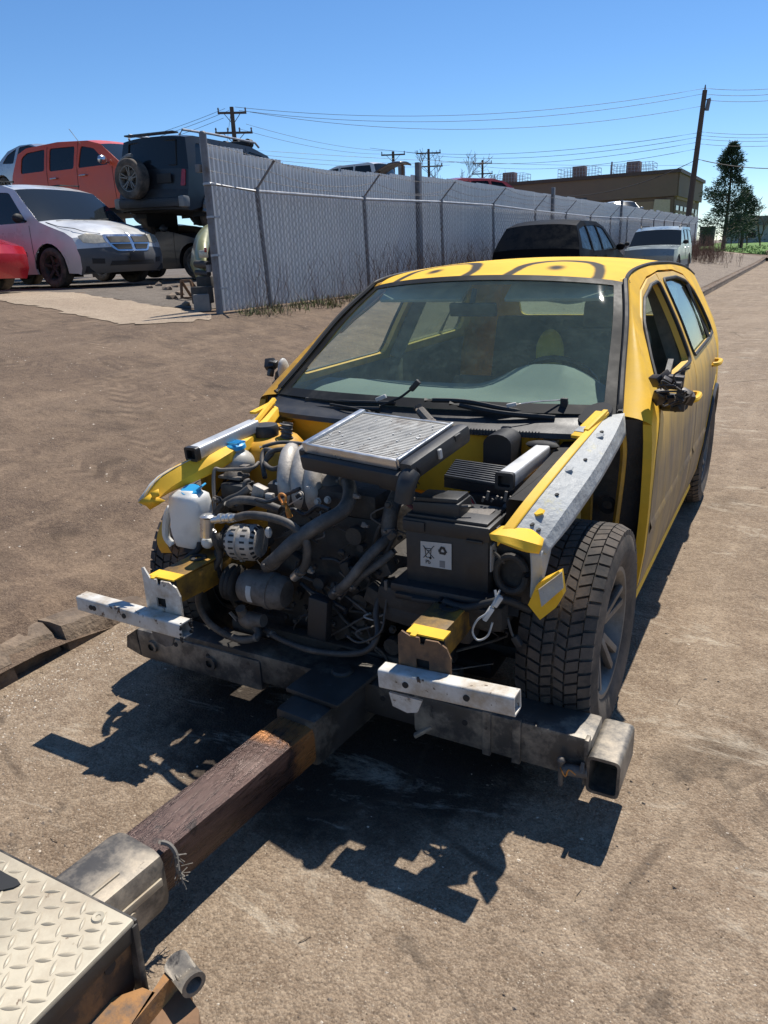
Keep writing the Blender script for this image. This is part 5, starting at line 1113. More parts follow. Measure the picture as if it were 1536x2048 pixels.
mb = MB(); mb.box((hw_+.058, -.02, .05), (.01, .014, .03), None, .003); mb.build('tank_clip', M_GREYW, tk)
mb = MB(); mb.box((-hw_-.018, 0, .03), (.03, 2*hd+.03, .05), None, .012); mb.build('end_tank', M_BLACKP, rad)
mb = MB(); mb.box((.005, -.012, .018), (2*hw_+.03, 2*hd+.045, .05), None, .01); mb.box((0, -.015, -.012), (2*hw_-.02, 2*hd-.03, .03), None, .01); mb.box((.15, -hd-.01, .0), (.09, .012, .05), None, .004); mb.build('fan_shroud', M_BLACKP, rad)
rr2 = random.Random(4); mb = MB()
for k in range(45):
    x, y = rr2.uniform(-hw_+.02, hw_-.02), rr2.uniform(-hd+.02, hd-.02); s_ = .0015+.005*rr2.random()**3; mb.box((x, y, .0715), (s_*1.6, s_, .002), rr2.uniform(0, 3))
tag(mb.build('droppings', M_GREYW, rad, smooth=False), kind='stuff')
# ------------------------------------------------------------------ tow truck: deck corner, lift boom and crossbar
M_TOWBLK = pbr('worn_black_steel', (.05, .046, .042), .55, .35, var=.35, vs=8, dirt=(.30, .26, .20), da=(.50, .74), ds=5, bump=.2, bs=60)
M_TOWDUST = pbr('dusty_grey_steel', (.095, .088, .08), .5, .35, var=.3, vs=6, dirt=(.40, .34, .26), da=(.46, .68), ds=6, bump=.2, bs=50, chip=(.035, .03, .028), ca=(.64, .70), cs=14)
M_CREAM = pbr('cream_paint', (.45, .395, .29), .5, .05, var=.16, vs=7, dirt=(.28, .215, .145), da=(.42, .70), ds=5, chip=(.15, .10, .06), ca=(.66, .70), cs=22, bump=.12, bs=60)
M_RUSTO = pbr('orange_rust', (.34, .17, .06), .8, .1, var=.35, vs=8, dirt=(.10, .085, .075), da=(.50, .62), ds=7, bump=.4, bs=70)
m = NT('greasy_boom_steel'); co = m.mapping((30, 1.6, 30), (0, 0, R(-5))); st_ = m.noise(3, 7, .75, co=co); bl_ = m.noise(5, 6, .7)
c = m.mix(m.rng(st_, .35, .65), (.028, .016, .014), (.10, .06, .05)); c = m.mix(m.rng(bl_, .55, .75, 0, .6), c, (.20, .15, .13)); c = m.mix(m.rng(m.noise(26, 4, .7), .58, .68, 0, .9), c, (.02, .015, .014))
Xn, Yn, Zn = m.xyz(); c = m.mix(m.math('MULTIPLY', m.rng(Yn, .83, .88, 0, 1), m.rng(bl_, .42, .55)), c, (.42, .18, .06))
m.col(c); m.setv('Roughness', m.rng(st_, .3, .7, .16, .45)); m.setv('Metallic', .5); m.bump(m.math('ADD', st_, m.math('MULTIPLY', m.noise(60, 4, .7), .7)), .75, .006); M_BOOM = m.mat
tow = thing('tow_truck', 'tow truck deck corner with wheel-lift boom and crossbar under the car', 'tow truck', (.12, -1.7, 0))
TL = Vector((.12, -1.7, 0))
def T(x, y, z): return Vector((x, y, z))-TL
def rbox(name, x0, x1, y0, y1, z0, z1, mat, parent, bev=.012, end=None):
    mb = MB(); mb.box(T((x0+x1)/2, (y0+y1)/2, (z0+z1)/2), (x1-x0, y1-y0, z1-z0), None, bev); return mb.build(name, mat, parent)
# crossbar: central beam, two sleeves, receiver boxes
cb_ = rbox('crossbar', -.62, .80, -.495, -.385, .13, .24, M_TOWBLK, tow, .012)
rbox('sleeve', .36, .90, -.505, -.375, .118, .252, M_TOWDUST, cb_, .012); rbox('sleeve', -.80, -.22, -.505, -.375, .10, .222, M_TOWDUST, cb_, .018)
for s, x_ in ((1, .94),):
    # receiver: square tube open towards the truck
    mb = MB(); o_ = fillet([(-.044, -.058), (.044, -.058), (.044, .058), (-.044, .058)], .018, 4); i_ = fillet([(-.036, -.049), (.036, -.049), (.036, .049), (-.036, .049)], .012, 4); n = len(o_); c = T(x_, -.45, .170); V = []
    for P_, yy in ((o_, -.09), (o_, .10), (i_, -.09), (i_, .06)): V += [c+Vector((a, yy, b)) for a, b in P_]
    fs = [];
    for k in range(n): j = (k+1) % n; fs += [(k, j, n+j, n+k), (k, 2*n+k, 2*n+j, j), (2*n+k, 3*n+k, 3*n+j, 2*n+j)]
    mb.add(V, fs+[tuple(range(3*n, 4*n)), tuple(range(n, 2*n))]); rc_ = mb.build('receiver', M_TOWDUST, cb_)
    mb = MB(); mb.bar(T(x_-s*.05, -.515, .12), T(x_-s*.05, -.515, .265), .012, .03, .003); mb.build('receiver_lip', M_TOWDUST, rc_)
for x_ in (.60, .69):
    mb = MB(); mb.bar(T(x_, -.508, .115), T(x_, -.508, .262), .025, .014, .003); mb.build('rib', M_TOWDUST, cb_)
for x_, z_ in ((.53, .2), (-.60, .2), (-.45, .19), (.25, .2)):
    mb = MB(); mb.lathe([(0, .0015), (.009, .0015), (.009, -.002)], T(x_, -.5052 if abs(x_) > .3 else -.4952, z_), (0, -1, 0), 12); mb.build('bolt_hole', M_SEAL, cb_)
mb = MB(); mb.lathe([(.014, .0), (.026, 0), (.026, .012), (.014, .012)], T(-.44, -.505, .165), (0, -1, 0), 16); mb.lathe([(.014, .0), (.024, 0), (.024, .010), (.014, .010)], T(-.72, -.505, .165), (0, -1, 0), 16); split_build(mb, 'boss', M_TOWDUST, cb_)
mb = MB(); mb.cyl(T(.83, -.53, .155), T(.90, -.53, .165), .016, .016, 14); mb.cyl(T(.825, -.535, .18), T(.825, -.53, .10), .007, .007, 8); mb.ball(T(.826, -.535, .185), .012, 8, 6); mb.cyl(T(.885, -.545, .17), T(.885, -.53, .195), .008, .006, 8); pin = mb.build('lock_pin', M_DCAST, cb_)
mb = MB(); mb.tube([T(.827, -.546, .17), T(.842, -.546, .145), T(.85, -.546, .17), T(.87, -.546, .16)], .0022, 5, sm=3); mb.build('pin_wire', M_ORANGE, pin)
mb = MB(); mb.bar(T(.37, -.52, .115), T(.42, -.50, .15), .018, .012, .003); mb.build('hook_tab', M_TOWDUST, cb_)
mb = MB(); mb.prism([(-.86, .13), (-.85, .18), (-.80, .215), (-.79, .11)], basis((1,0,0), (0,0,1), (0,-1,0), T(0, -.44, 0)), .13); mb.build('end_gusset', M_TOWBLK, cb_)
# pivot head and boom sections, slightly askew under the deck
def BX(y, lat, z): return T(.105+(y+.54)*.09+lat, y, z)
def bsec(name, y0, y1, w, z0, z1, mat, bev, dx=0.):
    mb = MB(); mb.bar(BX(y0, dx, (z0+z1)/2), BX(y1, dx, (z0+z1)/2), w, z1-z0, bev); return mb.build(name, mat, tow)
bsec('pivot_head', -.66, -.37, .20, .245, .262, M_TOWBLK, .006); bsec('pivot_head', -.74, -.36, .155, .085, .2445, M_TOWBLK, .02)
mb = MB(); mb.lathe([(0, .012), (.03, .012), (.036, .006), (.036, 0)], BX(-.5, 0, .262), (0, 0, 1), 20); mb.build('pivot_pin', M_TOWBLK, tow)
mb = MB(); mb.bar(BX(-1.5, 0, .16), BX(-.68, 0, .16), .138, .122, .022)
def _jit(v, a_): 
    return v
mb.build('lift_boom', M_BOOM, tow)
# outer sleeve, dust covered
bsec('boom_sleeve', -2.4, -1.295, .168, .075, .236, M_TOWDUST, .034)
mb = MB(); mb.bar(BX(-1.33, .088, .172), BX(-1.60, .088, .172), .006, .02, .002); mb.build('sleeve_strip', M_CREAM, tow)
mb = MB(); mb.bar(BX(-1.40, .045, .238), BX(-1.53, .045, .238), .008, .006, .002); mb.build('sleeve_strip', M_CREAM, tow)
mb = MB(); mb.lathe([(0, .01), (.010, .01), (.012, 0)], BX(-1.42, .084, .15), (1, 0, 0), 10); mb.build('sleeve_bolt', M_CREAM, tow)
# frayed cord on the sleeve mouth
mb = MB(); rr = random.Random(2)
mb.tube([BX(-1.29, .05, .238), BX(-1.285, .075, .236), BX(-1.285, .092, .215), BX(-1.29, .096, .18), BX(-1.285, .10, .15)], .006, 6, sm=4)
for k in range(34):
    b = BX(-1.288, .094+rr.uniform(-.004, .008), .225-.08*rr.random()); mb.tube([b, b+Vector((rr.uniform(-.008, .03), rr.uniform(-.02, .02), rr.uniform(-.035, .008)))], .0013, 4)
mb.build('frayed_cord', pbr('grey_cord', (.17, .155, .135), .9, var=.3), tow)
# deck: cream diamond-plate with raised bars
DZ = .60; cxr = pt(268, 1838, 'z', DZ); DXR, DYF = cxr.x, cxr.y
mb = MB(); mb.box(T((DXR-.62), (DYF-.40), DZ-.006), (1.24, .80, .012), None, .004); dk = mb.build('deck_plate', M_CREAM, tow)
bar = MB(); 
def lozenge(u, v): 
    t = u*2-1; w = .0058*(1-abs(t)**2.2); s = 2*v-1; return Vector((t*.0142, s*w*.62, .0026*(1-abs(t)**2)*(1-s*s)))
bar.grid(8, 4, lozenge); bme = None; pitch = .0225; i = 0; cnt = 0
for iy in range(16):
    for ix in range(18):
        x, y = DXR-.018-ix*pitch, DYF-.018-iy*pitch
        if x < DXR-.60: continue
        if bme is None: ob = bar.build('tread_bar', M_CREAM, dk); bme = ob.data
        else: ob = link('tread_bar', bme, dk)
        ob.scale = (rr.uniform(.85, 1.05), rr.uniform(.8, 1.1), rr.uniform(.45, 1.1)); ob.location = T(x+rr.uniform(-.0012, .0012), y+rr.uniform(-.0012, .0012), DZ+.0003); ob.rotation_euler = (0, 0, R(45+90*((ix+iy) % 2)-16)); cnt += 1
        if cnt >= 300: break
    if cnt >= 300: break
mb = MB()
for iy in range(34):
    for ix in range(53):
        if ix < 18 and iy < 16: continue
        mb.T = Matrix.Translation(T(DXR-.018-ix*pitch, DYF-.018-iy*pitch, DZ+.0003)) @ Matrix.Rotation(R(45+90*((ix+iy) % 2)-16), 4, 'Z'); mb.grid(4, 2, lozenge)
mb.T = None; tag(mb.build('tread_bars', M_CREAM, dk, fixn=False), kind='stuff')
mb = MB(); mb.lathe([(.004, .002), (.009, .003), (.011, 0)], T(DXR-.05, DYF-.022, DZ), (0, 0, 1), 16); mb.lathe([(0, .0012), (.004, .0012), (.004, 0)], T(DXR-.05, DYF-.022, DZ), (0, 0, 1), 12); mb.build('rivet', M_CREAM, dk)
mb = MB(); c = pt(3, 1762, 'z', DZ+.002)-TL; mb.prism([(.03*math.cos(t)*(1+.25*math.sin(3*t)), .018*math.sin(t)*(1+.3*math.cos(2*t))) for t in [6.2832*k/14 for k in range(14)]], Matrix.Translation(c), .002); mb.build('chipped_patch', M_SEAL, dk)
# side skirt: bent edge, gusset plate and rusty brackets
mb = MB(); mb.box(T(DXR-.004, DYF-.4, DZ-.022), (.008, .8, .03), None, .003); mb.box(T(DXR-.45, DYF+.003, DZ-.025), (.9, .006, .04), None, .002); mb.build('deck_edge', M_TOWBLK, dk)
mb = MB(); mb.prism([(0, -.012), (.0, -.10), (-.03, -.155), (-.55, -.30), (-.55, -.012)], basis((0,1,0), (0,0,1), (1,0,0), T(DXR-.012, DYF-.006, DZ)), .012); gs = mb.build('side_gusset', pbr('rusty_black_plate', (.055, .045, .038), .6, .3, var=.4, vs=9, dirt=(.26, .14, .06), da=(.52, .68), ds=7, bump=.25), tow)
mb = MB(); mb.bar(T(DXR-.008, DYF-.002, DZ-.01), T(DXR+.002, DYF-.012, DZ-.16), .022, .012, .004); mb.build('gusset_flange', M_TOWBLK, gs)
mb = MB(); mb.lathe([(0, .001), (.010, .001), (.010, -.003)], T(DXR-.0055, DYF-.05, DZ-.045), (1, 0, 0), 14); mb.build('gusset_hole', M_SEAL, gs)
ez = .50
def TT(px, py, z=ez): return pt(px, py, 'z', z)-TL
rp_ = [TT(90, 2052), TT(180, 2012), TT(285, 1975), TT(310, 1985), TT(262, 2052), TT(200, 2100), TT(80, 2120)]
mb = MB(); mb.add(rp_+[q-Vector((0, 0, .012)) for q in rp_], [tuple(range(7)), tuple(range(13, 6, -1))]+[(k, (k+1) % 7, 7+(k+1) % 7, 7+k) for k in range(7)]); mb.build('step_bracket', M_RUSTO, tow)
rb = [TT(255, 2060, ez), TT(300, 1990, ez), TT(345, 1920, ez), TT(372, 1918, ez), TT(398, 1955, ez), TT(395, 2080, ez)]
mb = MB(); mb.add(rb[:4]+[q-Vector((0, 0, .16)) for q in rb[:4]], [(0,1,2,3), (7,6,5,4)]+[(k, (k+1) % 4, 4+(k+1) % 4, 4+k) for k in range(4)]); mb.build('hinge_plate', M_RUSTO, tow)
ea, eb = TT(352, 1925, ez), TT(388, 1970, ez); mb = MB(); d = (eb-ea).normalized()
mb.tube([ea, eb], .020, 18, caps=False); mb.tube([ea, eb], .013, 18, caps=False); u, w = frame_of(d)
mb.add([eb+(u*math.cos(6.2832*k/18)+w*math.sin(6.2832*k/18))*r_ for r_ in (.020, .013) for k in range(18)], [(k, (k+1) % 18, 18+(k+1) % 18, 18+k) for k in range(18)]); mb.cyl(ea, ea+d*.004, .013); mb.build('hinge_eye', M_TOWDUST, tow)
mb = MB(); mb.add([TT(300, 1990), TT(352, 1930), TT(392, 1985), TT(390, 2120), TT(240, 2120)]+[q-Vector((0, 0, .2)) for q in (TT(300, 1990), TT(352, 1930), TT(392, 1985), TT(390, 2120), TT(240, 2120))], [(0,1,2,3,4), (9,8,7,6,5)]+[(k, (k+1) % 5, 5+(k+1) % 5, 5+k) for k in range(5)])
mb.v = [v-Vector((0, 0, .035)) for v in mb.v]; mb.build('hinge_body', M_RUSTY, tow)
# ------------------------------------------------------------------ other vehicles (simple but shaped)
def paint(name, c, metal=.2, rough=.3, dust=.35, coat=.5):
    return pbr(name, c, rough, metal, var=.08, vs=2, dirt=(.22, .19, .16), da=(.72-dust*.3, 1.0), ds=2.5, bump=0, coat=coat)
M_DGLASS = NT('dark_car_glass'); M_DGLASS.col((.015, .019, .022)); M_DGLASS.setv('Roughness', .06); M_DGLASS.setv('Specular IOR Level', .4); M_DGLASS = M_DGLASS.mat
M_LAMP = pbr('clouded_lamp', (.46, .42, .33), .25, .1, var=.2, vs=12, bump=0, coat=.6); M_RED = pbr('red_lamp', (.28, .012, .012), .2, var=.2, vs=9, bump=0, coat=.6)
M_CHROME = pbr('chrome_trim', (.6, .6, .62), .22, .9, var=.1, bump=0)
def make_car(name, label, sp, loc, heading, group=None, tilt=(0, 0)):
    """local frame: x across, y from the nose (0) to the tail (L), z up; heading = world direction of the nose in degrees from +x"""
    root = thing(name, label, sp['cat'], loc, R(heading+90), group); root.rotation_euler = (R(tilt[0]), R(tilt[1]), R(heading+90))
    L, W, belt = sp['L'], sp['W']/2, sp['belt']; prof = sp['prof']; bow = sp.get('bow', .16); topw = sp.get('topw', .80); zt = max(p[1] for p in prof); clad = sp.get('clad')
    def hx(y, z):
        t = max(0, (z-belt)/(zt-belt)); x = W*interp(z, [.15, .35, .6, belt], [.94, .99, 1., .975]) if z < belt else W*(.975-(.975-topw)*t**1.25)
        if y < .9: x *= 1-.13*((.9-y)/.9)**2.2
        if y > L-.8: x *= 1-.08*((y-L+.8)/.8)**2.2
        return x
    def ed(p):   # edge of the top strip, where it meets the side
        y, z = p[0], p[1]; b = bow*max(0, 1-y/1.1) if y < L/2 else -bow*.6*max(0, 1-(L-y)/.9); dr = p[3] if len(p) > 3 else .035
        return (y+b, z-dr)
    edge = [ed(p) for p in prof]
    def strip(i0, i1, off=0., ns=14):
        mb = MB(); n = ns+1; V = []
        for i in range(i0, i1+1):
            y, z = prof[i][0], prof[i][1]; ey, ez_ = edge[i]; hw = hx(ey, ez_)
            for k in range(n):
                s = 2*k/ns-1; q = abs(s)**2.6; V.append((s*hw, lerp(y, ey, s*s), lerp(z, ez_, q)+off))
        mb.add(V, [(j*n+k, j*n+k+1, (j+1)*n+k+1, (j+1)*n+k) for j in range(i1-i0) for k in range(ns)]); return mb
    body = None; i = 0; segs = []
    while i < len(prof)-1:
        j = i
        while j < len(prof)-1 and prof[j][2] == prof[i][2]: j += 1
        segs.append((i, j, prof[i][2])); i = j
    GL = sp.get('glass', M_DGLASS)
    names = {'b': 'body_shell', 'r': 'roof', 'h': 'bonnet', 'w': 'windscreen', 'g': 'rear_window', 'f': 'front_bumper', 'k': 'rear_bumper'}
    for a, b, kind in segs:
        mt = {'w': GL, 'g': GL, 'f': sp.get('bumper', sp['paint']), 'k': sp.get('bumper', sp['paint'])}.get(kind, sp['paint'])
        strip(a, b).build(names[kind], mt, root, ang=50, fixn=True)
    Rw, yf, yr = sp['wr'], sp['ax'][0], sp['ax'][1]
    low = edge[0][1]; sill = sp.get('sill', .24); ra = Rw*1.16
    def archp(cy): return [(cy+ra*math.cos(t), Rw+ra*math.sin(t)) for t in [R(195)-R(210)*k/12 for k in range(13)] if Rw+ra*math.sin(t) > sill][::-1]
    outer = edge+[(edge[-1][0]-.05, sill)]+archp(yr)+archp(yf)+[(edge[0][0]+.05, sill)]
    for s in (1, -1):
        fn = lambda a, b: (s*hx(a, b), a, b); bk = (-s, 0, 0)
        wins = [fillet(w_, .05, 3) for w_ in sp['wins']]
        sd_ = panel('side_panel', outer, wins, fn, sp['paint'], root, .16, .03, bk)
        for w_ in wins: panel('side_window', w_, [], lambda a, b: (s*(hx(a, b)-.015), a, b), GL, sd_, .2, .005, bk)
        for y0, z0, y1, z1 in sp.get('gaps', []):
            mb = MB(); P = [Vector(fn(lerp(y0, y1, t/5), lerp(z0, z1, t/5)))+Vector((s*.0008, 0, 0)) for t in range(6)]; mb.tube(P, .005, 4); mb.build('door_gap', M_SEAL, sd_)
        for y0, z0 in sp.get('handles', []):
            mb = MB(); x = hx(y0, z0); mb.tube([(s*(x-.01), y0-.11, z0), (s*(x+.03), y0-.08, z0), (s*(x+.03), y0+.08, z0), (s*(x-.01), y0+.11, z0)], .014, 6); mb.build('door_handle', sp.get('hmat', sp['paint']), sd_)
        if clad:
            for y0, y1 in ((edge[0][0]+.35, yf-ra), (yf+ra, yr-ra), (yr+ra, edge[-1][0]-.1)):
                if y1-y0 > .1: mb = MB(); mb.grid(6, 2, lambda u, v: Vector((s*(hx(lerp(y0, y1, u), .4)+.012), lerp(y0, y1, u), lerp(sill, clad, v)))); mb.build('cladding', sp['cladm'], sd_)
        if sp.get('rub'):
            z0, y0, y1 = sp['rub']; mb = MB(); mb.grid(6, 2, lambda u, v: Vector((s*(hx(lerp(y0, y1, u), z0)+.012*(1-abs(2*v-1))), lerp(y0, y1, u), z0+lerp(-.04, .04, v)))); mb.build('rub_strip', M_BLACKP, sd_)
        if sp.get('flare'):
            for cy in (yf, yr):
                pts_ = [(cy+(ra+.03)*math.cos(t), Rw+(ra+.03)*math.sin(t)) for t in [R(5)+R(170)*k/12 for k in range(13)]]
                mb = MB(); mb.tube([Vector(fn(a, b))+Vector((s*.02, 0, 0)) for a, b in pts_], .055, 8); mb.build('arch_flare', sp['flare'], sd_)
        my, mz = sp.get('mir', (L*.33, belt+.06)); x = hx(my, mz); mb = MB(); mb.ball((s*(x+.13), my, mz+.03), .1, 12, 8, sc=(1, .55, .75)); mb.tube([(s*(x-.02), my-.02, mz-.02), (s*(x+.08), my-.01, mz)], .03, 8); mb.build('door_mirror', sp.get('mmat', sp['paint']), root)
        for cy in (yf, yr):
            wheel('wheel', root, s*(W-.13), cy, Rw, Rw, .2, Rw*.62, s, False, None, sp.get('rim', M_RIM), 5, sp.get('split', False))
            mb = MB(); mb.grid(8, 4, lambda u, v: Vector((s*(W-.02-.30*v), cy+ra*math.cos(math.pi*u), Rw*.9+ra*math.sin(math.pi*u)))); mb.grid(4, 4, lambda u, v: Vector((s*(W-.32), cy+ra*(2*u-1), Rw*.5+(ra+Rw*.4)*v))); mb.build('wheel_well', M_SEAL, root)
    mb = MB(); mb.box((0, L/2, sill+.06), (2*W-.25, L-.5, .1)); mb.build('underbody', M_DARKM, root)
    root['hx'] = 0; del root['hx']
    def front_y(x, z, tail=False):
        idx = range(0, len(prof)) if not tail else range(len(prof)-1, -1, -1); best = None
        for a, b in zip(list(idx), list(idx)[1:]):
            za, zb = prof[a][1], prof[b][1]
            if min(za, zb)-1e-6 <= z <= max(za, zb)+1e-6:
                t = 0 if abs(zb-za) < 1e-6 else (z-za)/(zb-za); y = lerp(prof[a][0], prof[b][0], t); ey = lerp(edge[a][0], edge[b][0], t); hw = hx(ey, z); q = min(1., abs(x)/max(hw, .01)); return lerp(y, ey, q*q)
        return prof[0 if not tail else -1][0]
    def patch(pname, poly, mat, off=.006, tail=False, par=None, th=.012, step=.08):
        sg = -1 if not tail else 1
        return panel(pname, poly, [], lambda a, b: (a, front_y(a, b, tail)+sg*off, b), mat, par or root, step, th, (0, -sg, 0))
    def spatch(pname, poly, mat, s, off=.006, th=.012): return panel(pname, poly, [], lambda a, b: (s*(hx(a, b)+off), a, b), mat, root, .1, th, (-s, 0, 0))
    return root, patch, spatch, hx, front_y
# --- silver minivan
M_VAN = paint('silver_van_paint', (.62, .62, .61), .15, .35, .3); M_VANCL = pbr('grey_cladding', (.085, .087, .09), .6, var=.15)
van = dict(cat='van', L=4.8, W=1.95, belt=1.0, wr=.33, ax=(.98, 3.86), paint=M_VAN, bow=.30, topw=.80, sill=.22, bumper=M_VANCL,
  prof=[(.10, .22, 'f', .02), (.02, .32, 'f', .02), (.0, .50, 'f', .02), (.05, .62, 'b', .02), (.06, .68, 'b', .02), (.14, .82, 'h', .05), (.35, .93, 'h', .07), (.75, 1.03, 'h', .075), (1.12, 1.10, 'w', .05), (1.42, 1.37, 'w', .05), (1.72, 1.62, 'r', .04), (2.05, 1.71, 'r', .04), (3.2, 1.74, 'r', .04), (4.4, 1.70, 'g', .04), (4.68, 1.10, 'b', .03), (4.76, .8, 'k', .03), (4.8, .5, 'k', .03), (4.7, .25, 'k', .02)],
  wins=[[(1.40, 1.05), (1.86, 1.54), (2.42, 1.59), (2.42, 1.05)], [(2.52, 1.03), (2.52, 1.58), (3.52, 1.58), (3.56, 1.03)], [(3.66, 1.04), (3.64, 1.57), (4.35, 1.53), (4.42, 1.08)]],
  gaps=[(1.32, .35, 1.36, 1.0), (2.47, .28, 2.47, 1.6), (3.6, .7, 3.6, 1.6)], handles=[(2.3, .86), (2.72, .86)], hmat=M_SEAL, rub=(.56, 1.5, 3.4), mir=(1.45, 1.09), mmat=M_SEAL, rim=M_BLOCK)
vx = -8.82; vyc = 7.62
vr, vp, vs_, vhx, vfy = make_car('minivan', 'dusty silver minivan parked nose towards the fence in the yard', van, (vx, vyc, gz(-10.5, 7.6)+.01), 0)
for s in (1, -1):
    vp('headlight', [(s*.44, .70), (s*.66, .68), (s*.82, .70), (s*.86, .80), (s*.70, .845), (s*.50, .80)], M_LAMP)
for s in (1, -1):
    for z0, z1, xa, xb in ((.69, .785, .42, .44), (.585, .665, .32, .40)): vp('grille', [(s*.04, z0), (s*xa, z0), (s*xb, z1), (s*.04, z1)], M_SEAL, .020, step=.05)
vp('grille_surround', fillet([(-.36, .55), (.36, .55), (.49, .70), (.50, .82), (-.50, .82), (-.49, .70)], .08), M_CHROME, .010, step=.05)
vp('bumper_slot', [(-.5, .33), (.5, .33), (.46, .40), (-.46, .40)], M_SEAL, .008); vp('emblem', fillet([(-.035, .79), (.035, .79), (.03, .85), (-.03, .85)], .02), M_CHROME, .012)
mb = MB(); mb.tube([(-.1, 1.02, 1.075), (.35, 1.10, 1.10), (.62, 1.16, 1.12)], .012, 6); mb.tube([(-.65, 1.04, 1.06), (-.2, 1.06, 1.09), (.1, 1.06, 1.09)], .012, 6); mb.tube([(-.8, 1.0, .98), (0, .9, 1.03), (.8, 1.0, .98)], .014, 6, sm=4); mb.build('wiper', M_SEAL, vr)
for s in (1, -1):
    mb = MB(); mb.tube([Vector((s*x_, vfy(s*x_, z_)-.003, z_)) for x_, z_ in ((.50, .83), (.72, .87), (.80, .92))]+[(s*.87, .75, .96), (s*.86, 1.05, 1.04)], .006, 5); mb.build('bonnet_gap', M_SEAL, vr)
    vp('fog_recess', [(s*.58, .36), (s*.76, .37), (s*.76, .45), (s*.58, .44)], M_SEAL, .006)
mb = MB(); mb.box((0, -.022, .47), (.32, .012, .15), None, .004); mb.build('plate_holder', M_BLACKP, vr)
for s in (-1, 1):
    mb = MB(); mb.tube([(s*.68, 1.9, 1.72), (s*.7, 2.4, 1.77), (s*.7, 4.0, 1.77), (s*.68, 4.3, 1.72)], .018, 6); mb.build('roof_rail', M_SEAL, vr)
# --- orange retro wagon, stacked behind the van
M_ORG = paint('orange_metallic', (.66, .075, .018), .0, .4, -.6, .15)
hhr = dict(cat='car', L=4.45, W=1.76, belt=1.02, wr=.33, ax=(.88, 3.5), paint=M_ORG, bow=.22, topw=.82, sill=.25, mir=(1.55, 1.10), mmat=M_CHROME, rim=M_CHROME,
  prof=[(.1, .24, 'f', .02), (0., .4, 'f', .02), (.0, .55, 'b', .02), (.08, .85, 'h', .05), (.3, .95, 'h', .07), (1.15, 1.05, 'w', .05), (1.75, 1.46, 'r', .045), (2.1, 1.55, 'r', .045), (2.9, 1.60, 'r', .045), (3.8, 1.57, 'r', .045), (4.1, 1.48, 'g', .04), (4.3, 1.1, 'b', .03), (4.42, .75, 'k', .03), (4.45, .5, 'k', .02), (4.36, .26, 'k', .02)],
  wins=[[(1.55, 1.06), (1.92, 1.36), (2.26, 1.43), (2.32, 1.06)], [(2.44, 1.06), (2.42, 1.44), (3.1, 1.46), (3.1, 1.06)], [(3.24, 1.08), (3.24, 1.46), (3.75, 1.44), (3.9, 1.36), (3.92, 1.08)]],
  gaps=[(1.42, .4, 1.46, 1.02), (2.38, .3, 2.34, 1.5), (3.17, .7, 3.17, 1.5)], handles=[(2.2, .93), (2.98, .93)], hmat=M_CHROME, flare=M_ORG)
oz = 2.25
ow = make_car('wagon_car', 'orange retro wagon stacked above and behind the silver minivan', hhr, (-10.33, 11.5, oz), 0)[0]; ow.scale = (1.2, 1.2, 1.2)
# --- black off-roader with spare wheel, stacked, seen from behind
M_BLK4 = paint('black_offroader_paint', (.012, .013, .015), .0, .4, .3, .2); M_FLARE = pbr('grey_flare', (.20, .20, .19), .6, var=.2)
jeep = dict(cat='car', L=4.35, W=1.82, belt=1.12, wr=.37, ax=(.75, 3.4), paint=M_BLK4, bow=.12, topw=.84, sill=.42, flare=M_FLARE, bumper=M_BLACKP, split=True,
  prof=[(.08, .42, 'f', .02), (0., .5, 'f', .02), (.0, .7, 'b', .02), (.05, 1.0, 'h', .03), (1.2, 1.12, 'w', .04), (1.65, 1.62, 'r', .04), (2.2, 1.74, 'r', .04), (3.9, 1.74, 'r', .04), (4.12, 1.70, 'g', .04), (4.2, 1.15, 'b', .03), (4.25, .8, 'k', .02), (4.32, .62, 'k', .02), (4.28, .45, 'k', .02)],
  wins=[[(1.52, 1.16), (1.85, 1.56), (2.3, 1.60), (2.3, 1.16)], [(2.42, 1.16), (2.42, 1.60), (3.05, 1.60), (3.1, 1.16)], [(3.22, 1.18), (3.22, 1.58), (3.85, 1.58), (3.95, 1.18)]], gaps=[(2.36, .5, 2.36, 1.65), (3.16, .8, 3.15, 1.65)], handles=[(2.15, 1.02), (2.95, 1.02)], mmat=M_SEAL, mir=(1.5, 1.2))
jz = 1.90; jx, jy = -9.72, 8.95
jr, jp, js, jhx, jfy = make_car('off_roader', 'black off-roader with a spare wheel on its tailgate stacked beside the orange wagon', jeep, (jx, jy+4.35, jz), 90, tilt=(1.2, -1.5))
sw_ = wheel('spare_wheel', jr, .28, 4.42, .98, .36, .22, .22, 1, False, None, M_RIM, 5, True); sw_.rotation_euler = (0, 0, R(90))
mb = MB(); mb.tube([(.28+.40*math.cos(t), 4.40, .98+.40*math.sin(t)) for t in [R(20)+R(75)*k/8 for k in range(9)]], .035, 8); mb.build('spare_carrier', M_FLARE, jr)
mb = MB(); mb.box((0, 4.30, .56), (1.5, .14, .16), None, .04); rb_ = mb.build('step_bumper', M_BLACKP, jr)
for s in (1, -1): mb = MB(); mb.box((s*.80, 4.27, .57), (.16, .18, .20), None, .05); mb.build('bumper_cap', M_FLARE, rb_)
mb = MB(); mb.tube([(-.60, 4.165, 1.20), (-.58, 4.11, 1.62), (.58, 4.11, 1.62), (.60, 4.165, 1.20), (-.60, 4.165, 1.20)], .014, 6); mb.build('rear_window_seal', M_SEAL, jr)
mb = MB(); mb.box((-.35, 4.25, .98), (.34, .02, .16), None, .005); mb.build('plate_recess', M_SEAL, jr)
mb = MB(); mb.box((0, 4.12, 1.745), (1.2, .16, .03), None, .012); mb.build('roof_spoiler', M_BLK4, jr)
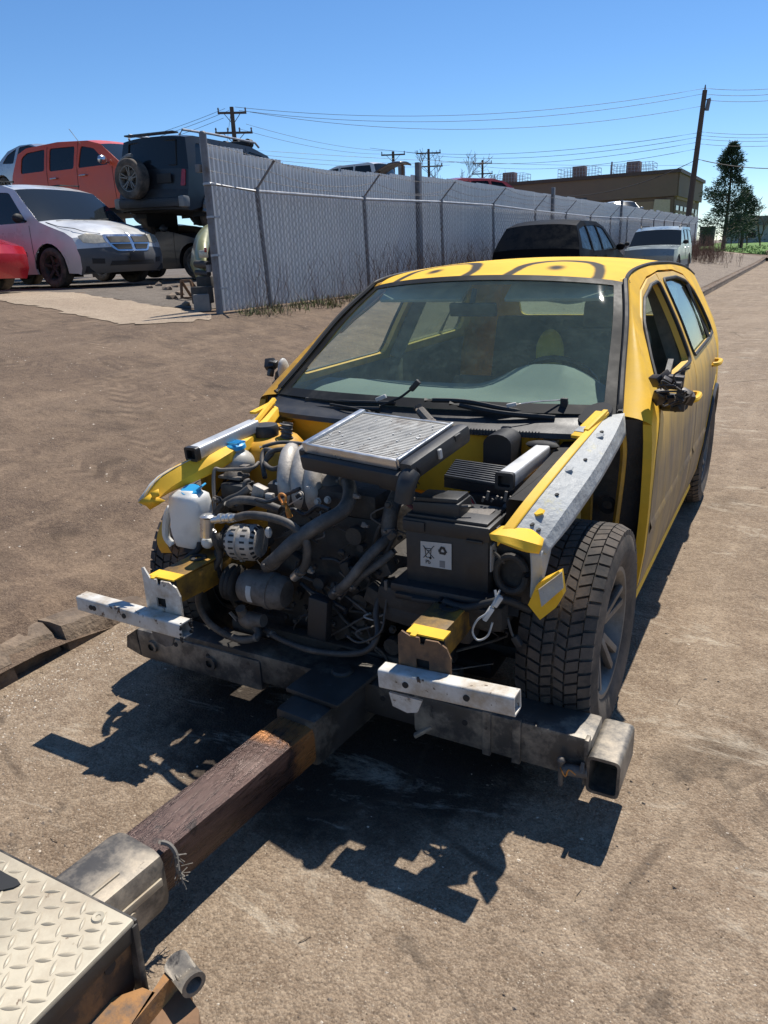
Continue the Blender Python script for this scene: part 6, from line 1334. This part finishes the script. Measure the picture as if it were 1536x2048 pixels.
for s in (1, -1):
    jp('tail_lamp', fillet([(s*.70, .84), (s*.80, .84), (s*.80, 1.12), (s*.72, 1.12)], .03), M_RED, .014, True)
    mb = MB(); mb.tube([(s*.62, 4.05, 1.70), (s*.66, 4.0, 1.79), (s*.68, 3.2, 1.81), (s*.68, 1.9, 1.81), (s*.66, 1.75, 1.74)], .022, 8); mb.build('roof_rack', M_GALV, jr)
mb = MB(); mb.box((0, 2.0, 1.80), (1.2, .12, .09), None, .03); [mb.lathe([(.09, 0), (.09, .1), (.06, .13), (0, .13)], (x_, 1.85, 1.82), (0, -1, 0), 16) for x_ in (-.45, -.15, .15, .45)]; mb.build('light_bar', M_SEAL, jr)
# cars underneath the stack
M_GREYC = paint('dark_grey_car', (.075, .08, .085), .4, .4, .5); M_WHT = paint('white_car', (.62, .62, .60), .0, .35, .4)
def sedan(pm, roofz=1.42, **kw):
    d = dict(cat='car', L=4.5, W=1.76, belt=.9, wr=.32, ax=(.9, 3.55), paint=pm, bow=.2, topw=.76, sill=.2, mir=(1.5, .95),
      prof=[(.08, .2, 'f', .02), (0., .35, 'f', .02), (.02, .55, 'b', .02), (.1, .68, 'h', .04), (.5, .78, 'h', .06), (1.2, .90, 'w', .04), (1.9, roofz-.06, 'r', .04), (2.3, roofz, 'r', .04), (3.0, roofz-.02, 'g', .04), (3.65, .98, 'b', .04), (4.35, .92, 'b', .03), (4.46, .7, 'k', .02), (4.5, .45, 'k', .02), (4.42, .22, 'k', .02)],
      wins=[[(1.45, .93), (2.0, roofz-.12), (2.35, roofz-.08), (2.4, .93)], [(2.5, .93), (2.47, roofz-.08), (2.95, roofz-.10), (3.35, .98)]], gaps=[(1.35, .3, 1.35, .9), (2.45, .25, 2.43, roofz-.05)], handles=[(2.25, .78)]); d.update(kw); return d
make_car('sedan_car', 'dark grey car with silver wings at the bottom of the stack below the off-roader', sedan(M_GREYC, 1.12), (-8.55, 10.6, gz(-9, 10.6)+.01), 0)
make_car('sedan_car', 'white car squashed under the orange wagon, mostly hidden by the minivan', sedan(M_WHT, 1.13), (-12.6, 10.4, gz(-12, 10)+.01), 0)
make_car('hatch_car', 'silver small car with a round roof high on the stack at the left edge', sedan(paint('silver_small_car', (.5, .5, .5), .5, .3), 1.5, L=4.1, prof=[(.08, .2, 'f', .02), (0., .35, 'f', .02), (.02, .55, 'h', .04), (.5, .82, 'h', .06), (1.05, .95, 'w', .05), (1.6, 1.33, 'r', .05), (2.0, 1.47, 'r', .05), (2.5, 1.48, 'r', .05), (3.0, 1.36, 'g', .05), (3.5, 1.0, 'b', .05), (3.9, .8, 'b', .04), (4.1, .5, 'k', .02), (4.05, .22, 'k', .02)], ax=(.8, 3.3), wins=[[(1.2, .95), (1.7, 1.30), (2.1, 1.40), (2.5, 1.38), (2.6, .95)], [(2.7, .95), (2.62, 1.36), (3.0, 1.2), (3.2, .98)]], gaps=[], handles=[]), (-17.0, 14.8, 3.45), 0)
rk = thing('storage_rack', 'steel rack carrying the round-roofed silver car above the orange wagon', 'rack', (-19.1, 14.8, gz(-17, 14)))
for x_ in (-1.9, 1.9):
    for y_ in (-.7, .7): mb = MB(); mb.box((x_, y_, 1.15), (.1, .1, 2.3)); mb.build('rack_leg', M_RUSTY, rk)
for y_ in (-.7, .7): mb = MB(); mb.box((0, y_, 2.25), (4.0, .12, .12)); mb.build('rack_beam', M_RUSTY, rk)
make_car('red_car', 'bright red car whose front corner shows at the left edge of the yard', sedan(paint('red_car_paint', (.42, .012, .02), .1, .3, .15), 1.42), (-9.1, 5.05, gz(-9.9, 5)+.03), 0)
# --- parked on the verge: black crossover seen from behind, pale SUV facing us
M_BLKS = paint('black_crossover_paint', (.006, .006, .007), .0, .6, -.5, .0)
M_BLKG = pbr('black_glass', (.008, .009, .010), .3, spec=.12, var=.1, bump=0)
_b = M_BLKS.node_tree.nodes['Principled BSDF']; _b.inputs['Specular IOR Level'].default_value = .06
cross = dict(glass=M_BLKG, cat='car', L=4.85, W=1.92, belt=1.02, wr=.36, ax=(.95, 3.75), paint=M_BLKS, bow=.26, topw=.68, sill=.28, mir=(1.6, 1.08), mmat=M_BLKS, split=True,
  prof=[(.1, .28, 'f', .02), (0., .45, 'f', .02), (.02, .7, 'b', .02), (.1, .88, 'h', .04), (1.2, 1.06, 'w', .04), (2.0, 1.60, 'r', .05), (2.5, 1.70, 'r', .05), (3.8, 1.70, 'r', .05), (4.35, 1.60, 'g', .05), (4.72, 1.14, 'b', .04), (4.82, .8, 'k', .02), (4.85, .55, 'k', .02), (4.75, .32, 'k', .02)],
  wins=[[(1.65, 1.08), (2.15, 1.52), (2.65, 1.57), (2.65, 1.06)], [(2.75, 1.06), (2.75, 1.575), (3.5, 1.56), (3.55, 1.06)], [(3.65, 1.07), (3.6, 1.56), (4.2, 1.48), (4.4, 1.12)]], gaps=[(2.7, .35, 2.7, 1.6), (3.58, .7, 3.58, 1.6)], handles=[(2.5, .93), (3.4, .95)])
cx0, cy0 = -3.62, 13.0
make_car('crossover_car', 'glossy black crossover parked on the verge behind the yellow car, facing away', cross, (cx0, cy0+4.85, .33), 90, tilt=(0, 0))
M_PALE = paint('pale_blue_suv_paint', (.19, .235, .25), .3, .35, .5)
suv = dict(cat='car', L=4.65, W=1.86, belt=1.05, wr=.36, ax=(.85, 3.5), paint=M_PALE, bow=.15, topw=.82, sill=.35, mir=(1.45, 1.14), mmat=M_SEAL, clad=.55, cladm=M_FLARE,
  prof=[(.1, .35, 'f', .02), (0., .5, 'f', .02), (.0, .75, 'b', .02), (.06, .98, 'h', .04), (1.2, 1.10, 'w', .04), (1.75, 1.62, 'r', .05), (2.2, 1.74, 'r', .05), (4.1, 1.74, 'r', .05), (4.4, 1.66, 'g', .05), (4.58, 1.15, 'b', .03), (4.62, .75, 'k', .02), (4.65, .5, 'k', .02), (4.58, .38, 'k', .02)],
  wins=[[(1.5, 1.1), (1.9, 1.56), (2.35, 1.6), (2.35, 1.1)], [(2.45, 1.1), (2.45, 1.6), (3.2, 1.6), (3.2, 1.1)], [(3.3, 1.1), (3.3, 1.6), (4.15, 1.58), (4.3, 1.12)]], gaps=[(2.4, .4, 2.4, 1.65), (3.25, .8, 3.25, 1.65)], handles=[(2.2, .98), (3.05, .98)])
pr_, pp_, ps_, _a, _b = make_car('suv_car', 'pale blue-grey SUV parked on the verge facing the camera', suv, (-3.75, 26.6, .30), -90)
for s in (1, -1):
    mb = MB(); mb.tube([(s*.68, 2.1, 1.70), (s*.7, 2.3, 1.78), (s*.7, 3.9, 1.78), (s*.68, 4.1, 1.70)], .02, 6); mb.build('roof_rail', M_SEAL, pr_)
# --- roofs showing over the wall, on racks
def racked(nm, label, spc, px, py, depth, heading, roofh, racklab, tilt=(0, 0)):
    d = CF + CR*((px-768)/FPX) - CU*((py-1024)/FPX); c = CAM+d*depth; z = c.z-roofh; h = R(heading); L = spc['L']
    nose = Vector((c.x+math.cos(h)*L*.5, c.y+math.sin(h)*L*.5, z)); r_ = make_car(nm, label, spc, nose, heading, tilt=tilt)
    g = gz(c.x, c.y); rk = thing('storage_rack', racklab, 'rack', (c.x, c.y, g), h); H = z-g-.02+.0
    for x_ in (-1.5, 1.5):
        for y_ in (-.7, .7): mb = MB(); mb.box((x_, y_, H/2), (.1, .1, H)); mb.build('rack_leg', M_RUSTY, rk)
    for y_ in (-.74, .74): mb = MB(); mb.box((0, y_, H-.06), (4.0, .12, .115)); mb.build('rack_beam', M_RUSTY, rk)
    return r_
racked('suv_car', 'white vehicle whose roof rises above the metal wall left of the raised black bonnet', dict(suv, paint=M_WHT, clad=None), 696, 332, 36., 175, 1.74, 'rusty steel rack carrying the white vehicle behind the wall')
racked('suv_car', 'dark red vehicle whose roof rises above the wall before the brown building', dict(cross, paint=paint('dark_red_paint', (.26, .02, .015), .2, .3)), 965, 358, 26., 60, 1.70, 'rusty steel rack carrying the dark red vehicle')
racked('sedan_car', 'dull silver car perched above the far end of the metal wall', sedan(paint('dull_silver', (.3, .31, .32), .4, .4)), 1240, 402, 42., -60, 1.42, 'rusty steel rack carrying the dull silver car')
hd_ = thing('raised_bonnet', 'black car bonnet propped up above the wall beside the white vehicle', 'bonnet', (0, 0, 0))
c = CAM+(CF+CR*((785-768)/FPX)-CU*((335-1024)/FPX))*20; hd_.location = (c.x, c.y, gz(c.x, c.y)); g_ = gz(c.x, c.y)
mb = MB(); mb.grid(10, 6, lambda u, v: Vector((lerp(-.62, .42, u), lerp(-.3, .3, v), c.z-g_-.18+.32*math.sin(u*2.0)-.05*(2*v-1)**2))); o = mb.build('bonnet_skin', M_GREYC, hd_); o.modifiers.new('thick', 'SOLIDIFY').thickness = .03
mb = MB(); mb.bar((.3, 0, 0), (.3, 0, c.z-g_+.05), .05, .05); mb.bar((-.4, 0, 0), (-.4, 0, c.z-g_-.05), .05, .05); mb.build('prop_post', M_RUSTY, hd_)
# red car lamp and junk near the gate post
junk = thing('scrap_bumper', 'olive-green torn car nose leaning inside the gate post', 'scrap', ground_hit(403, 600))
def jl(px, py, dd): return (CAM+(CF+CR*((px-768)/FPX)-CU*((py-1024)/FPX))*dd)-junk.location
M_OLIVE = paint('olive_paint', (.20, .20, .07), .1, .4, .5)
jc = [jl(380, 530, 10.6), jl(384, 500, 10.5), (jl(392, 472, 10.6)), jl(405, 455, 10.8), jl(416, 448, 11)]; jd = [jl(400, 575, 10.2), jl(408, 545, 10.1), jl(414, 515, 10.2), jl(420, 490, 10.5), jl(424, 470, 10.8)]
mb = MB(); a_, b_ = crom(jc, 4), crom(jd, 4); mb.grid(4, 14, lambda u, v: along(a_, v).lerp(along(b_, v), u)+Vector((.06, -.06, 0))*math.sin(math.pi*u)); o = mb.build('nose_panel', M_OLIVE, junk); o.modifiers.new('thick', 'SOLIDIFY').thickness = .02
mb = MB(); mb.box(jl(407, 508, 10.05), (.12, .05, .10), .4, .02); mb.build('lamp', M_LAMP, junk); mb = MB(); mb.box(jl(411, 500, 10.0), (.03, .04, .06), .4, .01); mb.build('indicator', M_RED, junk)
mb = MB(); mb.cyl(jl(393, 528, 10.2), jl(418, 530, 10.0), .05, .05, 14); mb.cyl(jl(393, 545, 10.2), jl(418, 548, 10.0), .035, .035, 14); mb.box(jl(410, 565, 10.1), (.2, .16, .16), .5, .02); mb.box(jl(405, 590, 10.0), (.24, .2, .22), .3, .02); mb.build('radiator_support', M_BLOCK, junk)
def scrap(nm, label, px, py, cat, builder): 
    g = ground_hit(px, py); r_ = thing(nm, label, cat, g); builder(r_); return r_
def _blk(r_): mb = MB(); mb.box((0, 0, .11), (.20, .30, .22), .6, .012); mb.build('block_body', pbr('concrete_block', (.2, .195, .185), .9, bump=.4), r_)
b0 = scrap('concrete_block', 'grey concrete block at the foot of the gate post', 407, 622, 'block', _blk)
def _frm(r_):
    for a, b in (((-.12, 0, 0), (-.09, .0, .28)), ((.12, .04, 0), (.09, .0, .28)), ((-.09, 0, .28), (.09, 0, .28)), ((-.12, 0, .03), (.12, .04, .03)), ((-.1, .22, 0), (-.09, 0, .28)), ((.1, .24, 0), (.09, 0, .28))): mb = MB(); mb.bar(a, b, .035, .03, .004); mb.build('frame_bar', M_RUSTY, r_)
scrap('rusty_stand', 'small rusty metal frame beside the concrete block', 376, 600, 'scrap', _frm)
rr3 = random.Random(6)
for k, (px, py, sz) in enumerate(((300, 577, .06), (318, 572, .07), (335, 580, .09), (350, 575, .06), (360, 590, .08), (345, 598, .11), (326, 566, .05), (372, 612, .07))):
    g = ground_hit(px, py); mb = MB(); bm = bmesh.new(); bmesh.ops.create_icosphere(bm, subdivisions=1, radius=sz)
    for v in bm.verts: v.co = Vector((v.co.x*rr3.uniform(.7, 1.4), v.co.y*rr3.uniform(.6, 1.2), v.co.z*rr3.uniform(.4, .8)))
    bm.verts.index_update(); mb.add([v.co for v in bm.verts], [[v.index for v in f.verts] for f in bm.faces]); bm.free(); o = mb.build('rubble_stone', M_STONE, None, smooth=False); o.location = g+Vector((0, 0, sz*.3)); tag(o, ('smallest left lump of rubble near the minivan bumper', 'second lump of rubble from the minivan', 'flat brown rubble lump mid bank', 'small rubble lump behind the flat one', 'rubble lump just left of the rusty stand', 'largest rubble lump in front on the bank', 'farthest tiny rubble lump on the bank', 'rubble lump beside the concrete block')[k], 'stone', 'rubble lumps beside the minivan')
# ------------------------------------------------------------------ brown building
M_BRICK = pbr('brown_wall', (.20, .122, .084), .85, var=.15, vs=.6, dirt=(.17, .115, .085), da=(.5, .8), ds=.3, bump=.2, bs=8)
M_BRICK2 = pbr('tan_wall', (.38, .24, .15), .85, var=.12, vs=.5); M_ROOFTR = pbr('dark_roof_trim', (.10, .06, .05), .7)
M_BEIGE = pbr('beige_panel', (.6, .46, .32), .8, var=.1); M_DKSIGN = pbr('dark_sign', (.03, .035, .05), .5); M_GRY = pbr('grey_unit', (.33, .33, .34), .6, .2, var=.1)
BY, BX1, BX0, BYB = 78., -10.6, -34., 96.; BZ = .5
bld = thing('building', 'long low brown commercial building with rooftop units behind the fence', 'building', (BX1-8, BY, BZ))
def B(x, y, z): return Vector((x-(BX1-8), y-BY, z-BZ))
mb = MB(); mb.box(B((BX0+BX1)/2, (BY+BYB)/2, 3.9), (BX1-BX0, BYB-BY, 6.8)); mb.build('wall', M_BRICK, bld)
mb = MB(); mb.box(B((BX0+BX1)/2, BY-.12, 6.5), (BX1-BX0+.3, .3, 2.0)); mb.box(B(BX1+.12, (BY+BYB)/2, 6.5), (.3, BYB-BY, 2.0)); mb.build('fascia', pbr('fascia_brown', (.22, .14, .10), .85, var=.1, vs=.7), bld)
mb = MB(); mb.box(B((BX0+BX1)/2, (BY+BYB)/2, 7.65), (BX1-BX0+.9, BYB-BY+.9, .32)); mb.build('roof_edge', M_ROOFTR, bld)
for a, b in ((-16, -10.75), (-22.6, -17), (-33, -24)):
    mb = MB(); mb.box(B((a+b)/2, BY-.02, 3.7), (b-a, .08, 2.9)); mb.build('wall_panel', M_BRICK2, bld)
for x_ in (-16.4, -23, -11):
    mb = MB(); mb.box(B(x_, BY-.15, 3.6), (.6, .3, 3.6)); mb.build('pilaster', M_BRICK, bld)
mb = MB(); mb.box(B(-20.6, BY-.25, 4.9), (3.6, .12, 1.9)); sg = mb.build('sign_board', M_DKSIGN, bld)
M_LOGO = pbr('tan_logo', (.30, .22, .14), .6, bump=0); M_LOGO2 = pbr('dark_logo_line', (.05, .04, .04), .6, bump=0)
mb = MB(); mb.prism([(-1.0, 0), (0, -.85), (1.0, 0), (0, .85)], basis((1,0,0), (0,0,1), (0,-1,0), B(-20.3, BY-.33, 4.9)), .04); lg = mb.build('sign_diamond', M_LOGO, sg)
for k in range(5): mb = MB(); mb.box(B(-20.3, BY-.36, 4.5+.2*k), (1.5-.55*abs(k-2), .02, .07)); mb.build('diamond_bar', M_LOGO2, lg)
o = panel('shade_panel', [(0, 0), (1.9, -.25), (1.75, 3.3), (.35, 3.4)], [], lambda a, b: B(-12.7+a, BY-.35, 1.9+b), M_BEIGE, bld, .6, .08, (0, 1, 0))
for k in range(6):
    mb = MB(); mb.box(B(BX1+.03, BY+1.5+k*2.8, 3.6), (.08, 1.6, 2.2)); w_ = mb.build('window', M_DGLASS, bld); mb = MB(); mb.box(B(BX1+.07, BY+1.5+k*2.8, 2.45), (.1, 1.7, .1)); mb.build('sill', M_BEIGE, w_)
for k in range(3):
    mb = MB(); mb.box(B(BX1+.06, BY+7, 2.9+1.25*k), (.1, 13, .25)); mb.build('wall_band', M_BRICK2, bld)
for px, w in ((1020, 1.9), (1160, 1.9), (1268, 2.0)):
    c = pt(px, 332, 'y', BY+4); u_ = thing('rooftop_unit', {1020: 'caged rooftop unit at the left end of the brown building', 1160: 'middle caged rooftop unit on the brown building', 1268: 'caged rooftop unit nearest the right corner of the brown building'}[px], 'roof unit', (c.x, BY+4, 7.81), 0, 'rooftop units in mesh cages')
    mb = MB(); mb.box((0, 0, .65), (1.25, 1.2, 1.3), None, .05); mb.build('unit_casing', pbr('unit_brown', (.22, .14, .11), .7) if px == 1020 else bpy.data.materials['unit_brown'], u_)
    mb = MB()
    for x_ in [w*(k/12*2-1) for k in range(13)]:
        for y_ in (-1.3, 1.3): mb.box((x_, y_, .55), (.035, .035, 1.1))
    for z_ in (.1, .4, .7, 1.08):
        for y_ in (-1.3, 1.3): mb.box((0, y_, z_), (2*w, .03, .03))
        for x_ in (-w, w): mb.box((x_, 0, z_), (.03, 2.6, .03))
    mb.build('cage', M_GRY, u_, smooth=False)
c = pt(1224, 325, 'y', BY+3); mb = MB(); mb.box((c.x, BY+3, 8.5), (.14, .14, 1.4)); tag(mb.build('roof_vent', M_GRY), 'thin vent pipe standing on the brown roof', 'vent pipe')

# ------------------------------------------------------------------ utility poles and wires
M_POLE = pbr('creosote_pole', (.085, .065, .05), .9, var=.3, vs=2, bump=.3); M_INS = pbr('insulator', (.12, .12, .13), .4); M_LINE = pbr('power_line', (.03, .03, .032), .6, bump=0)
def dpt(px, py, d): return CAM+(CF+CR*((px-768)/FPX)-CU*((py-1024)/FPX))*d
def pole(name, label, px, py, d, rad, arms, adir, base_z=.6, lean=(0, 0), extra=None):
    top = dpt(px, py, d); r_ = thing(name, label, 'utility pole', (top.x-lean[0], top.y-lean[1], base_z), 0, 'wooden utility poles'); h = top.z-base_z; tp = Vector((lean[0], lean[1], h))
    mb = MB(); mb.cyl((0, 0, -.3), tp, rad*1.25, rad*.85, 12); mb.build('pole_shaft', M_POLE, r_); ends = []
    ad = Vector((math.cos(adir), math.sin(adir), 0))
    for dz, half, ni in arms:
        c = tp*((h-dz)/h); mb = MB(); mb.bar(c-ad*half, c+ad*half, .11, .13); a_ = mb.build('cross_arm', M_POLE, r_)
        for k in range(ni):
            q = c+ad*half*(2*k/(max(1, ni-1))-1)*.94; mb = MB(); mb.lathe([(.03, 0), (.06, .05), (.04, .12), (.07, .17), (.03, .26), (0, .27)], q+Vector((0, 0, .06)), (0, 0, 1), 8); mb.build('insulator', M_INS, a_); ends.append(r_.location+q+Vector((0, 0, .3)))
        mb = MB()
        for s in (-1, 1): mb.bar(c+ad*s*half*.6, c-Vector((0, 0, .7)), .04, .04)
        mb.build('arm_brace', M_POLE, r_)
    return r_, r_.location+tp, ends
IR = math.atan2(CR.y, CR.x)
p1, t1, e1 = pole('utility_pole', 'tall leaning utility pole at right in front of the brown building', 1410, 180, 48, .17, [], 0, .6, (.5, -.3))
mb = MB(); mb.cyl(t1-p1.location+Vector((.22, 0, -1.2)), t1-p1.location+Vector((.30, 0, -.55)), .13, .13, 10); mb.bar(t1-p1.location+Vector((0, 0, -.6)), t1-p1.location+Vector((.4, 0, -.5)), .05, .05); mb.lathe([(.03, 0), (.06, .06), (.03, .3)], t1-p1.location, (0, 0, 1), 8); mb.build('pole_bracket', M_INS, p1)
p2, t2, e2 = pole('utility_pole', 'utility pole with two crossarms above the black off-roader', 463, 214, 50, .16, [(.35, .95, 3), (1.55, 1.25, 4)], IR+.15, 1.1)
p3, t3, e3 = pole('utility_pole', 'distant crossarm pole beside the raised bonnet', 786, 303, 75, .16, [(.3, 1.2, 3)], IR, 1.0)
mb = MB(); mb.cyl((.9, 0, t3.z-1.0-2.6), (.9, 0, t3.z-1.0-1.4), .35, .35, 12); mb.build('transformer', M_INS, p3)
p4, t4, e4 = pole('utility_pole', 'distant pole with two crossarms left of the bare tree', 857, 298, 80, .15, [(.4, 1.3, 3), (1.7, 1.5, 3)], IR, 1.0)
p5, t5, e5 = pole('utility_pole', 'farthest short pole just left of the brown roof', 965, 320, 95, .15, [(.4, 1.2, 2), (1.6, 1.3, 2)], IR, 1.0)
wires = []
def wire(label, a, b, sag, rad=.012, n=18):
    a, b = Vector(a), Vector(b); mb = MB(); P = []
    for k in range(n+1): t = k/n; q = a.lerp(b, t); P.append(q-Vector((0, 0, sag*4*t*(1-t))))
    mb.tube(P, rad, 4, caps=False); o = mb.build('power_line', M_LINE, None, smooth=False); tag(o, label, 'power line', 'power lines strung between the poles')
ORD = ('topmost', 'second', 'third', 'fourth', 'fifth')
LB = 'thin power line in the sky between the utility poles'
for i, (dz, e) in enumerate(((0., (470, 214)), (-.3, (478, 221)), (-1.0, (500, 224)))):
    wire(ORD[i]+' upper power line between the right pole and the off-roader pole', t1+Vector((0, 0, dz+.1)), dpt(e[0], e[1], 50), 1.0+.1*i, .013)
for i, (y0, y1) in enumerate(((172, 171), (183, 182), (194, 195))): wire(ORD[i]+' power line from the right pole top to the right edge', t1+Vector((0, 0, .1-.33*i)), dpt(1640, y1-8, 46), .25, .013)
for i, (ya, yb, xb) in enumerate(((265, 296, 800), (274, 304, 870), (284, 316, 900), (297, 326, 980))):
    wire(ORD[i]+' of the four lower power lines from the right pole to the distant poles', dpt(1400-i, ya, 47.9), dpt(xb-60, yb, 76+4*i), .9, .014)
for i, y_ in enumerate((262, 269, 276, 286)): wire(ORD[i]+' of the four mid-height power lines leaving the right pole rightwards', dpt(1404-i, y_+2, 47.9), dpt(1640, y_-3, 46), .2, .012)
wire('thick sagging cable from the right pole across the brown building', dpt(1392, 320, 47.8), dpt(1010, 374, 60), 1.3, .025); wire('thick sagging cable from the right pole to the right edge', dpt(1394, 318, 47.8), dpt(1640, 330, 46), .35, .025)
for i, (a, b) in enumerate((((450, 217), (60, 322)), ((458, 221), (60, 330)), ((447, 236), (60, 340)))): wire(ORD[i]+' power line sloping down left from the pole by the off-roader', dpt(*a, 50), dpt(*b, 60), .5, .013)
for i, (a, b) in enumerate((((492, 248), (790, 302)), ((480, 258), (770, 308)), ((476, 298), (1390, 330)), ((476, 305), (950, 322)), ((476, 312), (900, 330)))): wire(ORD[i]+' faint power line running right from the pole by the off-roader', dpt(*a, 50), dpt(*b, 76), .4, .012)
mb = MB(); a = dpt(462, 222, 50); mb.tube([dpt(452, 300, 52), a], .012, 4, caps=False); tag(mb.build('guy_wire', M_LINE, None, smooth=False), 'thin stay wire at the pole by the off-roader', 'wire')
mb = MB(); mb.tube([dpt(161, 288, 14.8), dpt(138, 258, 14.8)], .006, 5); tag(mb.build('car_aerial', M_SEAL), 'thin aerial slanting up from the orange wagon roof', 'aerial')

# ------------------------------------------------------------------ trees
M_BARK = pbr('grey_bark', (.10, .078, .06), .95, var=.3, vs=3, bump=.4); M_TWIG = pbr('bare_twigs', (.15, .11, .085), .95, var=.2, vs=2, bump=0)
M_NEEDLE = pbr('spruce_needles', (.04, .07, .04), .8, var=.5, vs=1.2, bump=0)
def bare_tree(label, loc, h, seed, spread=.55, depth=5, r0=.12, cat='tree', name='bare_tree', minr=.01):
    rd = random.Random(seed); tk_, tw = MB(), MB(); r_ = thing(name, label, cat, loc, 0)
    def grow(p, d, L, r, k):
        P = [p]; 
        for q in range(3):
            d = (d+Vector((rd.uniform(-.16, .16), rd.uniform(-.16, .16), rd.uniform(-.02, .12)))).normalized(); P.append(P[-1]+d*L/3)
        (tk_ if k < 2 else tw).tube(P, [max(minr, r), max(minr*.7, r*.62)], 6 if k < 2 else 3, caps=False)
        if k >= depth: return
        for i in range(rd.choice((2, 3, 3, 4))):
            a = rd.uniform(0, 6.28); u, w = frame_of(d); nd = (d+(u*math.cos(a)+w*math.sin(a))*rd.uniform(.35, 1.)*spread*1.4).normalized(); grow(P[rd.choice((1, 2, 3, 3))], nd, L*rd.uniform(.55, .82), r*.58, k+1)
    grow(Vector((0, 0, -.1)), Vector((rd.uniform(-.05, .05), 0, 1)), h*.36, r0, 0)
    tk_.build('trunk', M_BARK, r_); tw.build('crown', M_TWIG, r_, smooth=False); return r_
def conifer(label, loc, h, rad, seed, clumps=260):
    rd = random.Random(seed); r_ = thing('spruce_tree', label, 'tree', loc); mb = MB(); mb.cyl((0, 0, -.2), (.1, 0, h*.5), .17, .11, 8); mb.cyl((.1, 0, h*.5), (0, 0, h*.97), .11, .02, 8); lim = []
    nd = MB()
    for k in range(clumps):
        t = rd.random()**.85; z = h*(.16+.82*t); rr_ = rad*(1-t)**.6*(.45+.55*rd.random())*(1+.35*math.sin(z*2.3+seed)) ; a = rd.uniform(0, 6.28)
        c = Vector((rr_*math.cos(a), rr_*math.sin(a), z)); 
        if k % 3 == 0: mb.tube([(0, 0, z-.35*rr_), c*.5+Vector((0, 0, z*.5-.1)), c], [.035, .012], 4, caps=False)
        s = lerp(.5, .22, t)*rd.uniform(.7, 1.3)
        for q in range(34):
            e = Vector((rd.gauss(0, 1), rd.gauss(0, 1), rd.gauss(0, .65)))*s*.55; p = c+e; d = (e.normalized() if e.length > 0 else Vector((0,0,1)))+Vector((math.cos(a), math.sin(a), .35)); d.normalize(); u, w = frame_of(d); l_ = rd.uniform(.14, .32); wd_ = .04
            sd_ = (u*math.cos(q)+w*math.sin(q))*wd_; nd.add([p-sd_, p+sd_, p+d*l_], [(0,1,2)])
    mb.build('trunk', M_BARK, r_); nd.build('crown', M_NEEDLE, r_, smooth=False, fixn=False); return r_
def gl(px, d): q = dpt(px, 480, d); return Vector((q.x, q.y, max(.3, gz(min(q.x, KX-.01), q.y))))
conifer('ragged dark spruce standing beside the brown building at right', gl(1447, 66), 8.7, 2.0, 3, 330)
conifer('smaller dark spruce right of the ragged one', gl(1483, 72), 5.2, 1.8, 5, 170)
bare_tree('bare leafless tree at the right edge behind the lawn', gl(1522, 84), 6.6, 4, r0=.16, minr=.016); bare_tree('bare leafless tree just right of the spruces', gl(1495, 92), 6.0, 9, r0=.14, minr=.016)
for i, (px, d) in enumerate(((1462, 78), (1478, 70))): bare_tree(['thin bare sapling on the lawn below the ragged spruce', 'thin bare sapling on the lawn right of the spruce trunk'][i], gl(px, d), 3.6, 20+i, .4, 4, .06, minr=.014)
bare_tree('bare round-crowned tree rising over the wall left of the brown building', Vector((*dpt(893, 400, 85).xy, 1.0)), 11.5, 12, .6, 6, .2, minr=.022)
bare_tree('second bare tree over the wall left of the brown building', Vector((*dpt(915, 400, 92).xy, 1.0)), 10, 14, .6, 5, .2, minr=.022)
# dry shrub and litter bin at the far end of the verge
sh = ground_hit(1400, 523); stems('dry_shrub', [(sh.x+rd.gauss(0, .55), sh.y+rd.gauss(0, 1.6)) for _ in range(60)], 1.15, 6, pbr('shrub_red_brown', (.17, .10, .075), .9, var=.3), 'dry reddish shrub at the far end of the verge', 31, 14, 'shrub')
stems('dry_weeds', [(rd.uniform(-5, -4.3), rd.uniform(19, 50)) for _ in range(90)], .7, 4, M_DRY, 'pale dead weeds along the far fence', 33, 4)
g = ground_hit(1412, 494); bn = thing('litter_bin', 'dark litter bin standing by the lawn at the far end', 'bin', g); k_ = (g-CAM).length/38
mb = MB(); mb.lathe([(0, 0), (.26*k_, 0), (.30*k_, .1), (.33*k_, .85*k_), (.30*k_, .86*k_), (.28*k_, .5*k_), (0, .5*k_)], (0,0,0), (0,0,1), 18); mb.build('bin_body', pbr('bin_black', (.02, .025, .022), .6), bn); mb = MB(); mb.lathe([(.335*k_, 0), (.35*k_, .03), (.33*k_, .07)], (0, 0, .82*k_), (0,0,1), 18); mb.build('bin_rim', M_SEAL, bn)
# far end of the street: pickup, low house
fh = thing('house', 'low grey house far behind the trees at the right edge', 'house', (-4, 150, .3)); mb = MB(); mb.box((0, 0, 1.6), (16, 8, 3.2)); mb.build('wall', pbr('pale_siding', (.34, .33, .31), .8), fh)
mb = MB(); mb.prism([(-8.5, 3.1), (8.5, 3.1), (7, 4.6), (-7, 4.6)], basis((1,0,0), (0,0,1), (0,-1,0), (0, 0, 0)), 8.6); mb.build('roof', pbr('grey_shingles', (.16, .155, .15), .9), fh)
for x_ in (-4, 0, 4): mb = MB(); mb.box((x_, -4.03, 1.8), (1.6, .06, 1.2)); mb.build('window', M_DGLASS, fh)
make_car('suv_car', 'dark vehicle parked far off by the grey house at the right edge', dict(suv, paint=M_BLKS, clad=None), (-1.5, 138, .35), 180)
